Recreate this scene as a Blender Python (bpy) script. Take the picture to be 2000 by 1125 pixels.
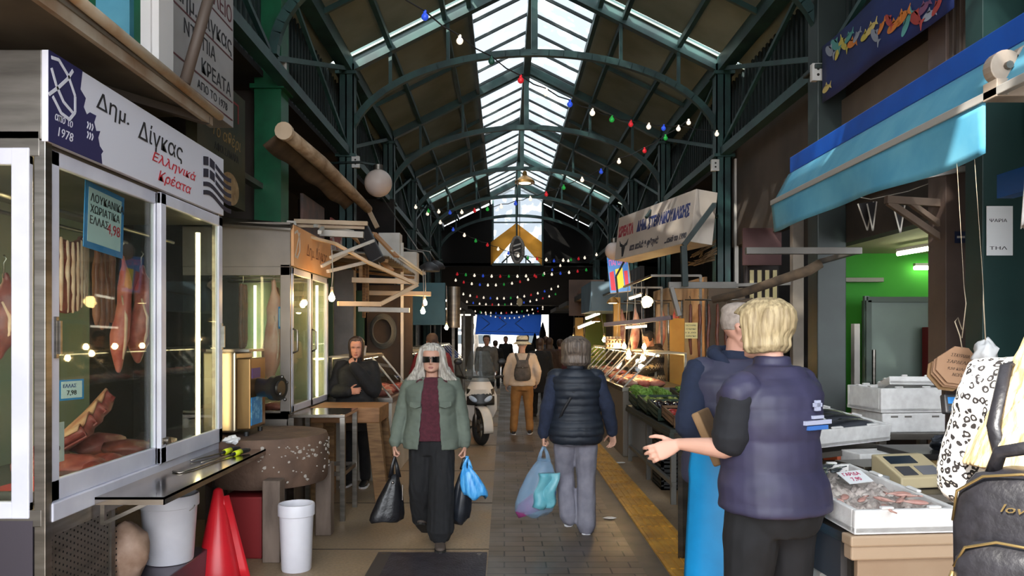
import bpy, bmesh, math, random
from math import sin, cos, pi, radians, sqrt, exp, atan2
from mathutils import Vector, Matrix, noise
V = Vector
random.seed(7)
for o_ in list(bpy.data.objects): bpy.data.objects.remove(o_)
scene = bpy.context.scene
COL = scene.collection

# ------------------------------------------------------------------ camera, sky, sun, exposure
CAMH = 1.66
cam_d = bpy.data.cameras.new('camera'); cam_d.sensor_width = 36; cam_d.lens = 27.0
cam_d.shift_x = 0.0075; cam_d.shift_y = 0.04625; cam_d.clip_start = 0.05; cam_d.clip_end = 300
cam = bpy.data.objects.new('camera', cam_d); COL.objects.link(cam)
cam.location = (0, 0, CAMH); cam.rotation_euler = (pi/2, 0, 0)
scene.camera = cam
world = bpy.data.worlds.new('overcast_sky'); scene.world = world; world.use_nodes = True
wn = world.node_tree; bg = wn.nodes['Background']
bg.inputs[0].default_value = (0.90, 0.95, 1.0, 1); bg.inputs[1].default_value = 7.0
sun_d = bpy.data.lights.new('sun', 'SUN'); sun_d.energy = 14; sun_d.angle = radians(0.6); sun_d.color = (1, .95, .86)
sun = bpy.data.objects.new('sun', sun_d); COL.objects.link(sun)
SUN_DIR = V((0.46, 0.60, -0.66)).normalized()
sun.rotation_euler = SUN_DIR.to_track_quat('-Z', 'Y').to_euler(); sun.location = (-6, -10, 14)
scene.view_settings.view_transform = 'Standard'; scene.view_settings.look = 'None'
scene.view_settings.gamma = 1.0; scene.view_settings.use_curve_mapping = False
scene.view_settings.exposure = 0.0
cy = scene.cycles
cy.use_denoising = True; cy.max_bounces = 7; cy.diffuse_bounces = 4; cy.glossy_bounces = 4
cy.transparent_max_bounces = 16; cy.transmission_bounces = 6
cy.caustics_reflective = False; cy.caustics_refractive = False; cy.sample_clamp_indirect = 6
cy.use_light_tree = True

# ------------------------------------------------------------------ materials
def lin(h):
    h = h.lstrip('#'); out = []
    for i in (0, 2, 4):
        c = int(h[i:i+2], 16) / 255
        out.append(c/12.92 if c <= .04045 else ((c+.055)/1.055)**2.4)
    return (*out, 1)
_M = {}
def mat(name, color, rough=.6, metal=0., c2=None, scale=6., stretch=(1, 1, 1), detail=4., lo=.35, hi=.65,
        bump=0., bscale=None, emit=0., ecol=None, alpha=1., trans=0., spec=None, coat=0., coords='Object', ior=None):
    """procedural material: two colours mixed by noise, optional bump from the same noise"""
    if name in _M: return _M[name]
    m = bpy.data.materials.new(name); m.use_nodes = True; _M[name] = m
    nt = m.node_tree; b = nt.nodes['Principled BSDF']; L = nt.links
    c1 = lin(color)
    b.inputs['Base Color'].default_value = c1; b.inputs['Roughness'].default_value = rough; b.inputs['Metallic'].default_value = metal
    if spec is not None: b.inputs['Specular IOR Level'].default_value = spec
    if coat: b.inputs['Coat Weight'].default_value = coat
    if trans: b.inputs['Transmission Weight'].default_value = trans
    if ior: b.inputs['IOR'].default_value = ior
    if alpha < 1: b.inputs['Alpha'].default_value = alpha
    if emit:
        b.inputs['Emission Color'].default_value = lin(ecol or color); b.inputs['Emission Strength'].default_value = emit
    if c2 or bump:
        tc = nt.nodes.new('ShaderNodeTexCoord'); mp = nt.nodes.new('ShaderNodeMapping')
        L.new(tc.outputs[coords], mp.inputs[0]); mp.inputs['Scale'].default_value = stretch
        nz = nt.nodes.new('ShaderNodeTexNoise'); nz.inputs['Scale'].default_value = scale; nz.inputs['Detail'].default_value = detail
        L.new(mp.outputs[0], nz.inputs['Vector'])
        if c2:
            cr = nt.nodes.new('ShaderNodeValToRGB'); cr.color_ramp.elements[0].position = lo; cr.color_ramp.elements[1].position = hi
            cr.color_ramp.elements[0].color = c1; cr.color_ramp.elements[1].color = lin(c2)
            L.new(nz.outputs['Fac'], cr.inputs[0]); L.new(cr.outputs[0], b.inputs['Base Color'])
        if bump:
            bp = nt.nodes.new('ShaderNodeBump'); bp.inputs['Strength'].default_value = bump; bp.inputs['Distance'].default_value = .02
            if bscale:
                n2 = nt.nodes.new('ShaderNodeTexNoise'); n2.inputs['Scale'].default_value = bscale; n2.inputs['Detail'].default_value = 3
                L.new(mp.outputs[0], n2.inputs['Vector']); L.new(n2.outputs['Fac'], bp.inputs['Height'])
            else: L.new(nz.outputs['Fac'], bp.inputs['Height'])
            L.new(bp.outputs[0], b.inputs['Normal'])
    return m
def glass_mat(name, tint='#f0f6f2', op=.012, rough=.02):
    """thin pane: mostly see-through with real mirror reflections and a light film of dirt"""
    if name in _M: return _M[name]
    m = bpy.data.materials.new(name); m.use_nodes = True; _M[name] = m
    nt = m.node_tree; nt.nodes.remove(nt.nodes['Principled BSDF']); L = nt.links; N = nt.nodes
    out = N['Material Output']
    tr = N.new('ShaderNodeBsdfTransparent'); tr.inputs[0].default_value = lin(tint)
    gl = N.new('ShaderNodeBsdfGlossy'); gl.inputs['Roughness'].default_value = rough
    df = N.new('ShaderNodeBsdfDiffuse'); df.inputs[0].default_value = lin('#c9cfca')
    lw = N.new('ShaderNodeLayerWeight'); lw.inputs[0].default_value = .5
    pw = N.new('ShaderNodeMath'); pw.operation = 'POWER'; pw.inputs[1].default_value = 4.5; L.new(lw.outputs['Facing'], pw.inputs[0])
    fr = N.new('ShaderNodeMath'); fr.operation = 'MULTIPLY_ADD'; fr.inputs[1].default_value = .5; fr.inputs[2].default_value = .03; L.new(pw.outputs[0], fr.inputs[0])
    mx = N.new('ShaderNodeMixShader'); mx.inputs[0].default_value = op
    L.new(tr.outputs[0], mx.inputs[1]); L.new(df.outputs[0], mx.inputs[2])
    m2 = N.new('ShaderNodeMixShader'); L.new(fr.outputs[0], m2.inputs[0]); L.new(mx.outputs[0], m2.inputs[1]); L.new(gl.outputs[0], m2.inputs[2])
    L.new(m2.outputs[0], out.inputs[0])
    return m
def node_mat(name, build, rough=.6, metal=0.):
    """build(nt, coords_socket) -> colour socket"""
    if name in _M: return _M[name]
    m = bpy.data.materials.new(name); m.use_nodes = True; _M[name] = m
    nt = m.node_tree; b = nt.nodes['Principled BSDF']; b.inputs['Roughness'].default_value = rough; b.inputs['Metallic'].default_value = metal
    tc = nt.nodes.new('ShaderNodeTexCoord')
    s = build(nt, tc.outputs['Object'], b)
    if s is not None: nt.links.new(s, b.inputs['Base Color'])
    return m

# ------------------------------------------------------------------ mesh builder
class MB:
    def __init__(s, M=None): s.v = []; s.f = []; s.mi = []; s.M = M or Matrix.Identity(4); s.m = 0
    def add(s, vs, fs):
        n = len(s.v); s.v += [s.M @ V(v) for v in vs]
        for f in fs: s.f.append([i+n for i in f]); s.mi.append(s.m)
        return s
    def box(s, x0, y0, z0, x1, y1, z1):
        return s.add([(x0,y0,z0),(x1,y0,z0),(x1,y1,z0),(x0,y1,z0),(x0,y0,z1),(x1,y0,z1),(x1,y1,z1),(x0,y1,z1)],
                     [(0,3,2,1),(4,5,6,7),(0,1,5,4),(1,2,6,5),(2,3,7,6),(3,0,4,7)])
    def cb(s, c, d):
        c = V(c); return s.box(c.x-d[0]/2, c.y-d[1]/2, c.z-d[2]/2, c.x+d[0]/2, c.y+d[1]/2, c.z+d[2]/2)
    def bar(s, p, q, w=.05, h=None, up=(0, 0, 1)):
        """square bar from p to q, w across, h along 'up'"""
        h = h or w; p = V(p); q = V(q); t = (q-p).normalized(); up = V(up)
        if abs(t.dot(up)) > .98: up = V((0, 1, 0))
        a = t.cross(up).normalized(); b = a.cross(t).normalized()
        vs = [e + a*(w/2*i) + b*(h/2*j) for e in (p, q) for i, j in ((-1,-1),(1,-1),(1,1),(-1,1))]
        return s.add(vs, [(0,1,2,3),(7,6,5,4),(0,4,5,1),(1,5,6,2),(2,6,7,3),(3,7,4,0)])
    def rings(s, R, caps=True, closed=True):
        n = len(R[0]); vs = [p for r in R for p in r]; fs = []
        for i in range(len(R)-1):
            for j in range(n if closed else n-1):
                k = (j+1) % n; fs.append((i*n+j, i*n+k, (i+1)*n+k, (i+1)*n+j))
        if caps: fs += [tuple(range(n-1, -1, -1)), tuple(range((len(R)-1)*n, len(R)*n))]
        return s.add(vs, fs)
    def tube(s, pts, r, n=8, caps=True, side=None, flat=1., round_ends=False):
        """tube along pts; r number or list; flat = ratio of second axis"""
        P = [V(p) for p in pts]; r = r if isinstance(r, (list, tuple)) else [r]*len(P)
        R = []; a = None
        T = []
        for i in range(len(P)):
            t = (P[min(i+1, len(P)-1)] - P[max(i-1, 0)])
            T.append(t.normalized() if t.length > 1e-9 else V((0, 0, 1)))
        for i, p in enumerate(P):
            t = T[i]
            if a is None:
                ref = V(side) if side else (V((1, 0, 0)) if abs(t.x) < .9 else V((0, 1, 0)))
                a = (ref - t*ref.dot(t)).normalized()
            else:
                a = a - t*a.dot(t)
                a = a.normalized() if a.length > 1e-6 else t.orthogonal().normalized()
            b = t.cross(a)
            ri = r[i]; rx, ry = ri if isinstance(ri, tuple) else (ri, ri*flat)
            R.append((p, a.copy(), b, rx, ry, t))
        out = []
        mk = lambda p, a, b, rx, ry: [p + a*(rx*cos(2*pi*k/n)) + b*(ry*sin(2*pi*k/n)) for k in range(n)]
        if round_ends:
            p, a, b, rx, ry, t = R[0]; q = min(rx, ry)
            for e in (.97, .75): out.append(mk(p - t*q*e, a, b, rx*sqrt(1-e*e), ry*sqrt(1-e*e)))
        for p, a, b, rx, ry, t in R: out.append(mk(p, a, b, rx, ry))
        if round_ends:
            p, a, b, rx, ry, t = R[-1]; q = min(rx, ry)
            for e in (.75, .97): out.append(mk(p + t*q*e, a, b, rx*sqrt(1-e*e), ry*sqrt(1-e*e)))
        return s.rings(out, caps)
    def cyl(s, p, q, r0, r1=None, n=16): return s.tube([p, q], [r0, r0 if r1 is None else r1], n)
    def lathe(s, c, prof, n=24, caps=True):
        c = V(c); return s.rings([[c + V((r*cos(2*pi*k/n), r*sin(2*pi*k/n), z)) for k in range(n)] for r, z in prof], caps)
    def ball(s, c, r, nu=16, nv=10, d=None):
        c = V(c); d = d or (r, r, r); R = []
        for i in range(nv+1):
            a = -pi/2 + pi*i/nv; a = max(min(a, pi/2-.02), -pi/2+.02)
            R.append([c + V((d[0]*cos(a)*cos(2*pi*k/nu), d[1]*cos(a)*sin(2*pi*k/nu), d[2]*sin(a))) for k in range(nu)])
        return s.rings(R)
    def prism(s, pts, z0, z1):
        """2D outline (x,y) extruded in z of the current matrix"""
        n = len(pts); vs = [(x, y, z0) for x, y in pts] + [(x, y, z1) for x, y in pts]
        return s.add(vs, [tuple(range(n-1, -1, -1)), tuple(range(n, 2*n))] + [(i, (i+1) % n, n+(i+1) % n, n+i) for i in range(n)])
    def ell(s, c, rx, ry, z0, z1, n=24, a0=0, a1=2*pi):
        return s.prism([(c[0]+rx*cos(a0+(a1-a0)*k/n), c[1]+ry*sin(a0+(a1-a0)*k/n)) for k in range(n)], z0, z1)
    def grid(s, fn, nu, nv, closed_u=False, thick=0.):
        """surface fn(u,v) u,v in 0..1; thick makes it a closed slab along its normals"""
        P = [[V(fn(i/nu, j/nv)) for i in range(nu+1)] for j in range(nv+1)]
        w = nu+1; vs = [p for r in P for p in r]; fs = [(j*w+i, j*w+i+1, (j+1)*w+i+1, (j+1)*w+i) for j in range(nv) for i in range(nu)]
        if not thick: return s.add(vs, fs)
        N = []
        for j in range(nv+1):
            for i in range(nu+1):
                du = P[j][min(i+1, nu)] - P[j][max(i-1, 0)]; dv = P[min(j+1, nv)][i] - P[max(j-1, 0)][i]
                nn = du.cross(dv); N.append(nn.normalized() if nn.length > 1e-12 else V((0, 0, 1)))
        k = len(vs); vs2 = vs + [p - n*thick for p, n in zip(vs, N)]
        fs2 = fs + [tuple(i+k for i in reversed(f)) for f in fs]
        edge = [i for i in range(w)] + [j*w+nu for j in range(1, nv+1)] + [nv*w+i for i in range(nu-1, -1, -1)] + [j*w for j in range(nv-1, 0, -1)]
        for a, b in zip(edge, edge[1:] + edge[:1]): fs2.append((b, a, a+k, b+k))
        return s.add(vs2, fs2)
    def build(s, name, m, parent=None, smooth=False, bevel=0., origin=None):
        me = bpy.data.meshes.new(name)
        if parent is not None: o0 = WORLD[parent]
        elif origin is not None: o0 = V(origin)
        else:
            xs = [v.x for v in s.v]; ys = [v.y for v in s.v]; zs = [v.z for v in s.v]
            o0 = V(((min(xs)+max(xs))/2, (min(ys)+max(ys))/2, min(zs)))
        me.from_pydata([tuple(v-o0) for v in s.v], [], s.f)
        for mm in (m if isinstance(m, (list, tuple)) else [m]): me.materials.append(mm)
        if any(s.mi): me.polygons.foreach_set('material_index', s.mi)
        if smooth: me.polygons.foreach_set('use_smooth', [True]*len(me.polygons))
        me.update()
        o = bpy.data.objects.new(name, me); COL.objects.link(o)
        if parent is not None: o.parent = parent; WORLD[o] = o0
        else: o.location = o0; WORLD[o] = o0
        if bevel:
            bv = o.modifiers.new('edge', 'BEVEL'); bv.width = bevel; bv.segments = 2; bv.limit_method = 'ANGLE'; bv.angle_limit = radians(40)
        if smooth == 'auto': autosmooth(o)
        return o
WORLD = {}
def autosmooth(o, ang=40):
    me = o.data; me.polygons.foreach_set('use_smooth', [True]*len(me.polygons))
    try: me.set_sharp_from_angle(angle=radians(ang))
    except Exception: pass
def tag(o, label=None, cat=None, group=None, kind=None):
    if label: o['label'] = label
    if cat: o['category'] = cat
    if group: o['group'] = group
    if kind: o['kind'] = kind
    return o
def thing(name, label, cat, loc, group=None, kind=None):
    o = bpy.data.objects.new(name, None); COL.objects.link(o); o.location = loc; o.empty_display_size = .1
    WORLD[o] = V(loc); return tag(o, label, cat, group, kind)
KIDS = {}
def dup(root, loc, rotz=0., label=None, group=None, scale=1.):
    r = root.copy(); COL.objects.link(r); r.location = loc; r.rotation_euler = (root.rotation_euler.x, root.rotation_euler.y, rotz); r.scale = root.scale*scale
    if label: r['label'] = label
    if group: r['group'] = group
    WORLD[r] = V(loc)
    for ch in root.children:
        c = ch.copy(); COL.objects.link(c); c.parent = r
        for g in ch.children:
            d = g.copy(); COL.objects.link(d); d.parent = c
    return r
def struct(name, mb, m, parent=None, **k):
    o = mb.build(name, m, parent, **k)
    if parent is None: o['kind'] = 'structure'
    return o
def T(x, y, z, rz=0., rx=0., ry=0., s=1.):
    return Matrix.Translation((x, y, z)) @ Matrix.Rotation(rz, 4, 'Z') @ Matrix.Rotation(ry, 4, 'Y') @ Matrix.Rotation(rx, 4, 'X') @ Matrix.Scale(s, 4)
def basis(o, x, y, z=None):
    """matrix with origin o and the given axes"""
    x = V(x).normalized(); y = V(y); y = (y - x*y.dot(x)).normalized(); z = x.cross(y)
    M = Matrix((x, y, z)).transposed().to_4x4(); M.translation = V(o); return M
def face_hall_left(x, y, z):  return basis((x, y, z), (0, 1, 0), (0, 0, 1))     # plane facing +X
def face_hall_right(x, y, z): return basis((x, y, z), (0, -1, 0), (0, 0, 1))    # plane facing -X
def face_cam(x, y, z): return basis((x, y, z), (1, 0, 0), (0, 0, 1))            # plane facing -Y
def at(px, py, Y):
    return V(((px-985)/1500*Y, Y, CAMH-(py-655)/1500*Y))
_TXT = {}
def text(s, size, m, M, parent, width=None, height=None, shear=0., depth=.002, name='lettering', align='LEFT', bold=0.):
    cu = bpy.data.curves.new('lettering', 'FONT'); cu.body = s; cu.size = size; cu.shear = shear; cu.extrude = depth/2; cu.offset = bold
    cu.align_x = align; cu.resolution_u = 2
    ob = bpy.data.objects.new('lettering', cu); COL.objects.link(ob)
    me = bpy.data.meshes.new_from_object(ob.evaluated_get(bpy.context.evaluated_depsgraph_get()))
    bpy.data.objects.remove(ob); bpy.data.curves.remove(cu)
    if not len(me.vertices): return None
    xs = [v.co.x for v in me.vertices]; ys = [v.co.y for v in me.vertices]
    sx = sy = 1.
    if width: sx = width/(max(xs)-min(xs))
    if height: sy = height/(max(ys)-min(ys))
    x0 = min(xs) if align == 'LEFT' else 0
    o0 = WORLD[parent]
    for v in me.vertices: v.co = M @ V(((v.co.x-x0)*sx, v.co.y*sy, v.co.z)) - o0
    me.materials.clear(); me.materials.append(m); me.name = name
    o = bpy.data.objects.new(name, me); COL.objects.link(o); o.parent = parent; WORLD[o] = o0
    return o
# ------------------------------------------------------------------ the hall
XL, XR, XC = -2.45, 3.4, .47
ZE, ZR = 5.87, 7.36          # eave and ridge heights
HALF = 2.98
def zroof(w): return ZR - .5*abs(w)
STEEL = mat('teal_steel', '#284a46', .45, c2='#1a3232', scale=3)
STEELD = mat('dark_steel', '#1d2e2d', .55, c2='#121c1c', scale=3)
GREENP = mat('green_paint', '#0c5c3a', .42, c2='#0a4c30', scale=5)
SHEET = mat('roof_sheet', '#8d958a', .85, c2='#727a6e', scale=.9, detail=5)
DARKW = mat('dark_wall', '#2b2624', .9, c2='#1c1a1a', scale=1.5)
CONC = mat('grey_plaster', '#6b655e', .9, c2='#564f48', scale=1.3)

# floor
def floor_build(nt, co, b):
    N = nt.nodes; L = nt.links
    n1 = N.new('ShaderNodeTexNoise'); n1.inputs['Scale'].default_value = 1.1; n1.inputs['Detail'].default_value = 8; L.new(co, n1.inputs['Vector'])
    cr = N.new('ShaderNodeValToRGB'); e = cr.color_ramp.elements
    e[0].position = .3; e[0].color = lin('#7a6752'); e[1].position = .7; e[1].color = lin('#a88f72')
    e.new(.5).color = lin('#917c63'); L.new(n1.outputs['Fac'], cr.inputs[0])
    n2 = N.new('ShaderNodeTexNoise'); n2.inputs['Scale'].default_value = 45; n2.inputs['Detail'].default_value = 4; L.new(co, n2.inputs['Vector'])
    mx = N.new('ShaderNodeMix'); mx.data_type = 'RGBA'; mx.blend_type = 'MULTIPLY'; mx.inputs[0].default_value = .5
    c2 = N.new('ShaderNodeValToRGB'); c2.color_ramp.elements[0].position = .35; c2.color_ramp.elements[1].position = .62
    c2.color_ramp.elements[0].color = (.5, .5, .5, 1); L.new(n2.outputs['Fac'], c2.inputs[0])
    L.new(cr.outputs[0], mx.inputs[6]); L.new(c2.outputs[0], mx.inputs[7])
    rr = N.new('ShaderNodeMapRange'); rr.inputs[1].default_value = .35; rr.inputs[2].default_value = .65; rr.inputs[3].default_value = .3; rr.inputs[4].default_value = .62
    L.new(n1.outputs['Fac'], rr.inputs[0]); L.new(rr.outputs[0], b.inputs['Roughness'])
    bp = N.new('ShaderNodeBump'); bp.inputs['Strength'].default_value = .25; bp.inputs['Distance'].default_value = .01
    L.new(n2.outputs['Fac'], bp.inputs['Height']); L.new(bp.outputs[0], b.inputs['Normal'])
    return mx.outputs[2]
FLOORM = node_mat('worn_concrete', floor_build)
def pave_build(nt, co, b):
    N = nt.nodes; L = nt.links
    mp = N.new('ShaderNodeMapping'); L.new(co, mp.inputs[0])
    br = N.new('ShaderNodeTexBrick'); L.new(mp.outputs[0], br.inputs['Vector']); br.inputs['Scale'].default_value = 1.
    br.inputs['Brick Width'].default_value = .3; br.inputs['Row Height'].default_value = .14; br.inputs['Mortar Size'].default_value = .006
    br.inputs['Color1'].default_value = lin('#62574d'); br.inputs['Color2'].default_value = lin('#75685b'); br.inputs['Mortar'].default_value = lin('#3a332d')
    n1 = N.new('ShaderNodeTexNoise'); n1.inputs['Scale'].default_value = 1.6; n1.inputs['Detail'].default_value = 6; L.new(co, n1.inputs['Vector'])
    cr = N.new('ShaderNodeValToRGB'); cr.color_ramp.elements[0].position = .3; cr.color_ramp.elements[1].position = .7; cr.color_ramp.elements[0].color = (.55, .55, .56, 1)
    L.new(n1.outputs['Fac'], cr.inputs[0])
    mx = N.new('ShaderNodeMix'); mx.data_type = 'RGBA'; mx.blend_type = 'MULTIPLY'; mx.inputs[0].default_value = .9
    L.new(br.outputs['Color'], mx.inputs[6]); L.new(cr.outputs[0], mx.inputs[7])
    rr = N.new('ShaderNodeMapRange'); rr.inputs[1].default_value = .4; rr.inputs[2].default_value = .62; rr.inputs[3].default_value = .36; rr.inputs[4].default_value = .62
    L.new(n1.outputs['Fac'], rr.inputs[0]); L.new(rr.outputs[0], b.inputs['Roughness'])
    bp = N.new('ShaderNodeBump'); bp.inputs['Strength'].default_value = .3; bp.inputs['Distance'].default_value = .01; bp.invert = True
    L.new(br.outputs['Fac'], bp.inputs['Height']); L.new(bp.outputs[0], b.inputs['Normal'])
    return mx.outputs[2]
PAVE = node_mat('stone_pavers', pave_build)
struct('floor', MB().box(-9, -16, -.2, 9, 90, 0), FLOORM, origin=(0, 0, 0))
struct('floor_paving', MB().box(-.12, -3, -.1, .98, 40, .008), PAVE, origin=(0, 0, 0))
struct('floor_border', MB().box(.98, -3, -.1, 1.14, 40, .006), mat('border_stone', '#5b524a', .5, c2='#463f39', scale=3), origin=(0, 0, 0))
# seams between the concrete slabs on the left
sm = MB()
for y in (5.95, 7.6, 9.4, 11.6, 14, 17, 21): sm.box(-1.9, y, 0, -.12, y+.012, .003)
struct('floor_seam', sm, mat('seam', '#3a332c', .9), origin=(0, 0, 0))
# raised pavement to the right of the tactile strip
struct('floor_kerb', MB().box(1.9, -3, -.1, 9, 40, .1), mat('kerb_concrete', '#5c554d', .75, c2='#48423c', scale=2.2, bump=.2, bscale=30), origin=(0, 0, 0), bevel=.02)
struct('floor_step', MB().box(1.12, -3, -.1, 1.78, 2.35, .12), mat('kerb_concrete', '#5c554d'), origin=(0, 0, 0))
# tactile strip: ribbed yellow tiles
YEL = mat('tactile_yellow', '#d39c38', .45, c2='#96692a', scale=5, detail=8, lo=.35, hi=.8)
ts = MB()
for i in range(52):
    y = -1 + i*.4
    ts.box(1.15, y, -.05, 1.46, y+.39, .012)
    for k in range(5):
        x = 1.175 + k*.06; ts.box(x, y+.015, .01, x+.032, y+.375, .021)
struct('floor_tactile_strip', ts, YEL, origin=(1.3, 0, 0))
# walls
struct('wall_left', MB().box(-4.5, -2, -.1, -4.3, 40, 5.6), mat('left_wall', '#3b3530', .9, c2='#262220', scale=1.2), origin=(0, 0, 0))
struct('wall_right', MB().box(6.2, 9.2, -.1, 6.4, 40, 5.6), mat('right_wall', '#40382f', .9, c2='#2a2521', scale=1.2), origin=(0, 0, 0))
# upper walls above the side aisles (dark ribbed cladding) and the aisle ceilings
def cladding(x, y0, y1, z0, z1, d):
    mb = MB(); mb.box(x, y0, z0, x+.02*d if d > 0 else x, y1, z1) if d > 0 else mb.box(x-.02, y0, z0, x, y1, z1)
    y = y0
    while y < y1:
        if d > 0: mb.box(x-.025, y, z0, x, y+.06, z1)
        else: mb.box(x, y, z0, x+.025, y+.06, z1)
        y += .16
    return mb
struct('wall_clerestory_left', cladding(-2.75, -2, 30, 4.62, 6.0, -1), STEELD, origin=(0, 0, 0))
struct('wall_clerestory_right', cladding(3.72, -2, 30, 4.62, 6.0, 1), STEELD, origin=(0, 0, 0))
struct('ceiling_aisle_left', MB().box(-4.5, -2, 4.55, -2.7, 40, 4.62), DARKW, origin=(0, 0, 0))
struct('ceiling_aisle_right', MB().box(3.7, -2, 4.55, 6.4, 40, 4.62), DARKW, origin=(0, 0, 0))

# columns with plates, brackets and small junction boxes
TR = [.4, 4.2, 8.1, 12.0, 16.3, 20.3, 24.3, 28.3]
def column(x, y, m, side):
    mb = MB(); w = .12; f = .02
    mb.box(x-w, y-w, 0, x+w, y-w+f, ZE); mb.box(x-w, y+w-f, 0, x+w, y+w, ZE); mb.box(x-.012, y-w, 0, x+.012, y+w, ZE)
    mb.box(x-w, y-w, 0, x-w+f, y+w, ZE) ; mb.box(x+w-f, y-w, 0, x+w, y+w, ZE)
    for z in (0., 4.42, 5.7): mb.box(x-w-.04, y-w-.04, z, x+w+.04, y+w+.04, z+.05)
    o = struct('column', mb, m, origin=(x, y, 0)); return o
for i, y in enumerate(TR):
    if i == 0: continue
    if i > 2: column(XL, y, STEEL, 1)
    if i == 2:
        rc_ = MB(); rc_.box(XR-.15, y-.13, 0, XR+.15, y+.13, ZE)
        for z in (4.42, 5.7): rc_.box(XR-.19, y-.17, z, XR+.19, y+.17, z+.05)
        struct('column', rc_, mat('column_dark', '#222d2b', .5, c2='#1a2322', scale=3), origin=(XR, y, 0), bevel=.01)
    else: column(XR, y, STEEL, -1)
gcol = MB(); gcol.box(-2.80, 8.6, 0, -2.50, 8.9, ZE)
for z in (4.42, 5.7): gcol.box(-2.84, 8.56, z, -2.46, 8.94, z+.05)
struct('column', gcol, GREENP, origin=(-2.65, 8.75, 0))
# longitudinal beams
for x in (XL, XR):
    s = 1 if x < 0 else -1
    struct('beam_eave', MB().box(x-.1, -2, ZE-.12, x+.1, 30, ZE+.1), STEEL, origin=(0, 0, 0))
    struct('beam_tie', MB().box(x-.07, -2, 4.44, x+.07, 30, 4.56), STEEL, origin=(0, 0, 0))
    br = MB()
    for a, b in zip(TR, TR[1:]):
        br.bar((x, a+.1, 4.62), (x, b-.1, 5.8), .06)
        br.bar((x, b-.1, 4.62), (x, a+.1, 5.8), .05)
    struct('beam_brace', br, STEEL, origin=(0, 0, 0))
# trusses: rafters, arch, king post
def truss(y, near):
    root = thing('beam_truss', None, None, (XC, y, 4.6), kind='structure')
    for s in (-1, 1):
        MB().bar((XC+s*HALF, y, zroof(HALF)-.02), (XC, y, ZR-.02), .14, .26 if near else .2).build('rafter', STEEL, root)
    pts = [V((XC-2.9*cos(a), y, 4.62 + 1.45*sin(a))) for a in [pi*k/40 for k in range(41)]]
    a = MB()
    for p, q in zip(pts, pts[1:]):
        d = (q-p).normalized()*.003; a.bar(p-d, q+d, .09, .10)
    a.build('arch', STEEL, root)
    kp = MB(); kp.box(XC-.05, y-.05, 6.05, XC+.05, y+.05, ZR-.05)
    kp.build('king_post', STEEL, root)
    st = MB()
    for s in (-1, 1):
        for w in (1.35, 2.25):
            za = 4.62 + 1.45*sqrt(max(0, 1-(w/2.9)**2)); st.bar((XC+s*w, y, za), (XC+s*w, y, zroof(w)-.08), .05)
    st.build('strut', STEEL, root)
    return root
for i, y in enumerate(TR[1:]): truss(y, y < 13)
# purlins and ridge beam
pu = MB()
for s in (-1, 1):
    for w in (1.02, 1.4, 2.25, 2.92): pu.bar((XC+s*w, -2, zroof(w)-.06), (XC+s*w, 30, zroof(w)-.06), .07, .09)
struct('beam_purlin', pu, STEEL, origin=(0, 0, 0))
struct('beam_ridge', MB().box(XC-.07, -2, ZR-.22, XC+.07, 30, ZR), STEEL, origin=(0, 0, 0))
# secondary rafters half way between the trusses
sr = MB()
for a, b in zip(TR, TR[1:]):
    for s in (-1, 1):
        y = (a+b)/2; sr.bar((XC+s*1.0, y, zroof(1.0)-.05), (XC+s*HALF, y, zroof(HALF)-.05), .05, .07)
struct('beam_rafter', sr, STEEL, origin=(0, 0, 0))
# roof sheets, leaving the glazed band and open slots beside two of the trusses
def slope_slab(mb, s, w0, w1, y0, y1, t=.03, lift=.03):
    P = [(XC+s*w0, zroof(w0)+lift), (XC+s*w1, zroof(w1)+lift)]
    vs = []
    for y in (y0, y1):
        for (x, z) in P: vs += [(x, y, z), (x, y, z+t)]
    mb.add(vs, [(0,1,3,2),(4,6,7,5),(0,4,5,1),(2,3,7,6),(1,5,7,3),(0,2,6,4)])
roof = MB()
for s in (-1, 1):
    for y0, y1 in ((-2, -.42), (-.04, 11.74), (11.88, 24.0), (24.2, 30.2)):
        a, b = y0, y1
        slope_slab(roof, s, 1.0, 3.35, a, b)
slope_slab(roof, -1, 1.75, 3.35, -.42, -.04); slope_slab(roof, 1, 1.0, 3.35, -.42, -.04)  # unseen gap added in the left slope to drop a sun patch on the awning
slope_slab(roof, -1, 0, 1.0, -2, 1.8); slope_slab(roof, 1, 0, 1.0, -2, 1.8)
struct('ceiling_roof', roof, SHEET, origin=(0, 0, 0))
# skylight
GLAZE = _M.setdefault('sky_glazing', bpy.data.materials.new('sky_glazing')); GLAZE.use_nodes = True
def _gl():
    nt = GLAZE.node_tree; N = nt.nodes; L = nt.links; N.remove(N['Principled BSDF'])
    tc = N.new('ShaderNodeTexCoord'); nz = N.new('ShaderNodeTexNoise'); nz.inputs['Scale'].default_value = 2.2; nz.inputs['Detail'].default_value = 7
    L.new(tc.outputs['Object'], nz.inputs['Vector'])
    cr = N.new('ShaderNodeValToRGB'); cr.color_ramp.elements[0].position = .52; cr.color_ramp.elements[1].position = .6
    cr.color_ramp.elements[0].color = (.34, .355, .37, 1); cr.color_ramp.elements[1].color = (.62, .63, .63, 1)
    L.new(nz.outputs['Fac'], cr.inputs[0])
    tr = N.new('ShaderNodeBsdfTransparent'); L.new(cr.outputs[0], tr.inputs[0])
    tl = N.new('ShaderNodeBsdfTranslucent'); tl.inputs[0].default_value = (.5, .52, .52, 1)
    mx = N.new('ShaderNodeMixShader'); mx.inputs[0].default_value = .12
    L.new(tr.outputs[0], mx.inputs[1]); L.new(tl.outputs[0], mx.inputs[2]); L.new(mx.outputs[0], N['Material Output'].inputs[0])
_gl()
k = 0
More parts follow.
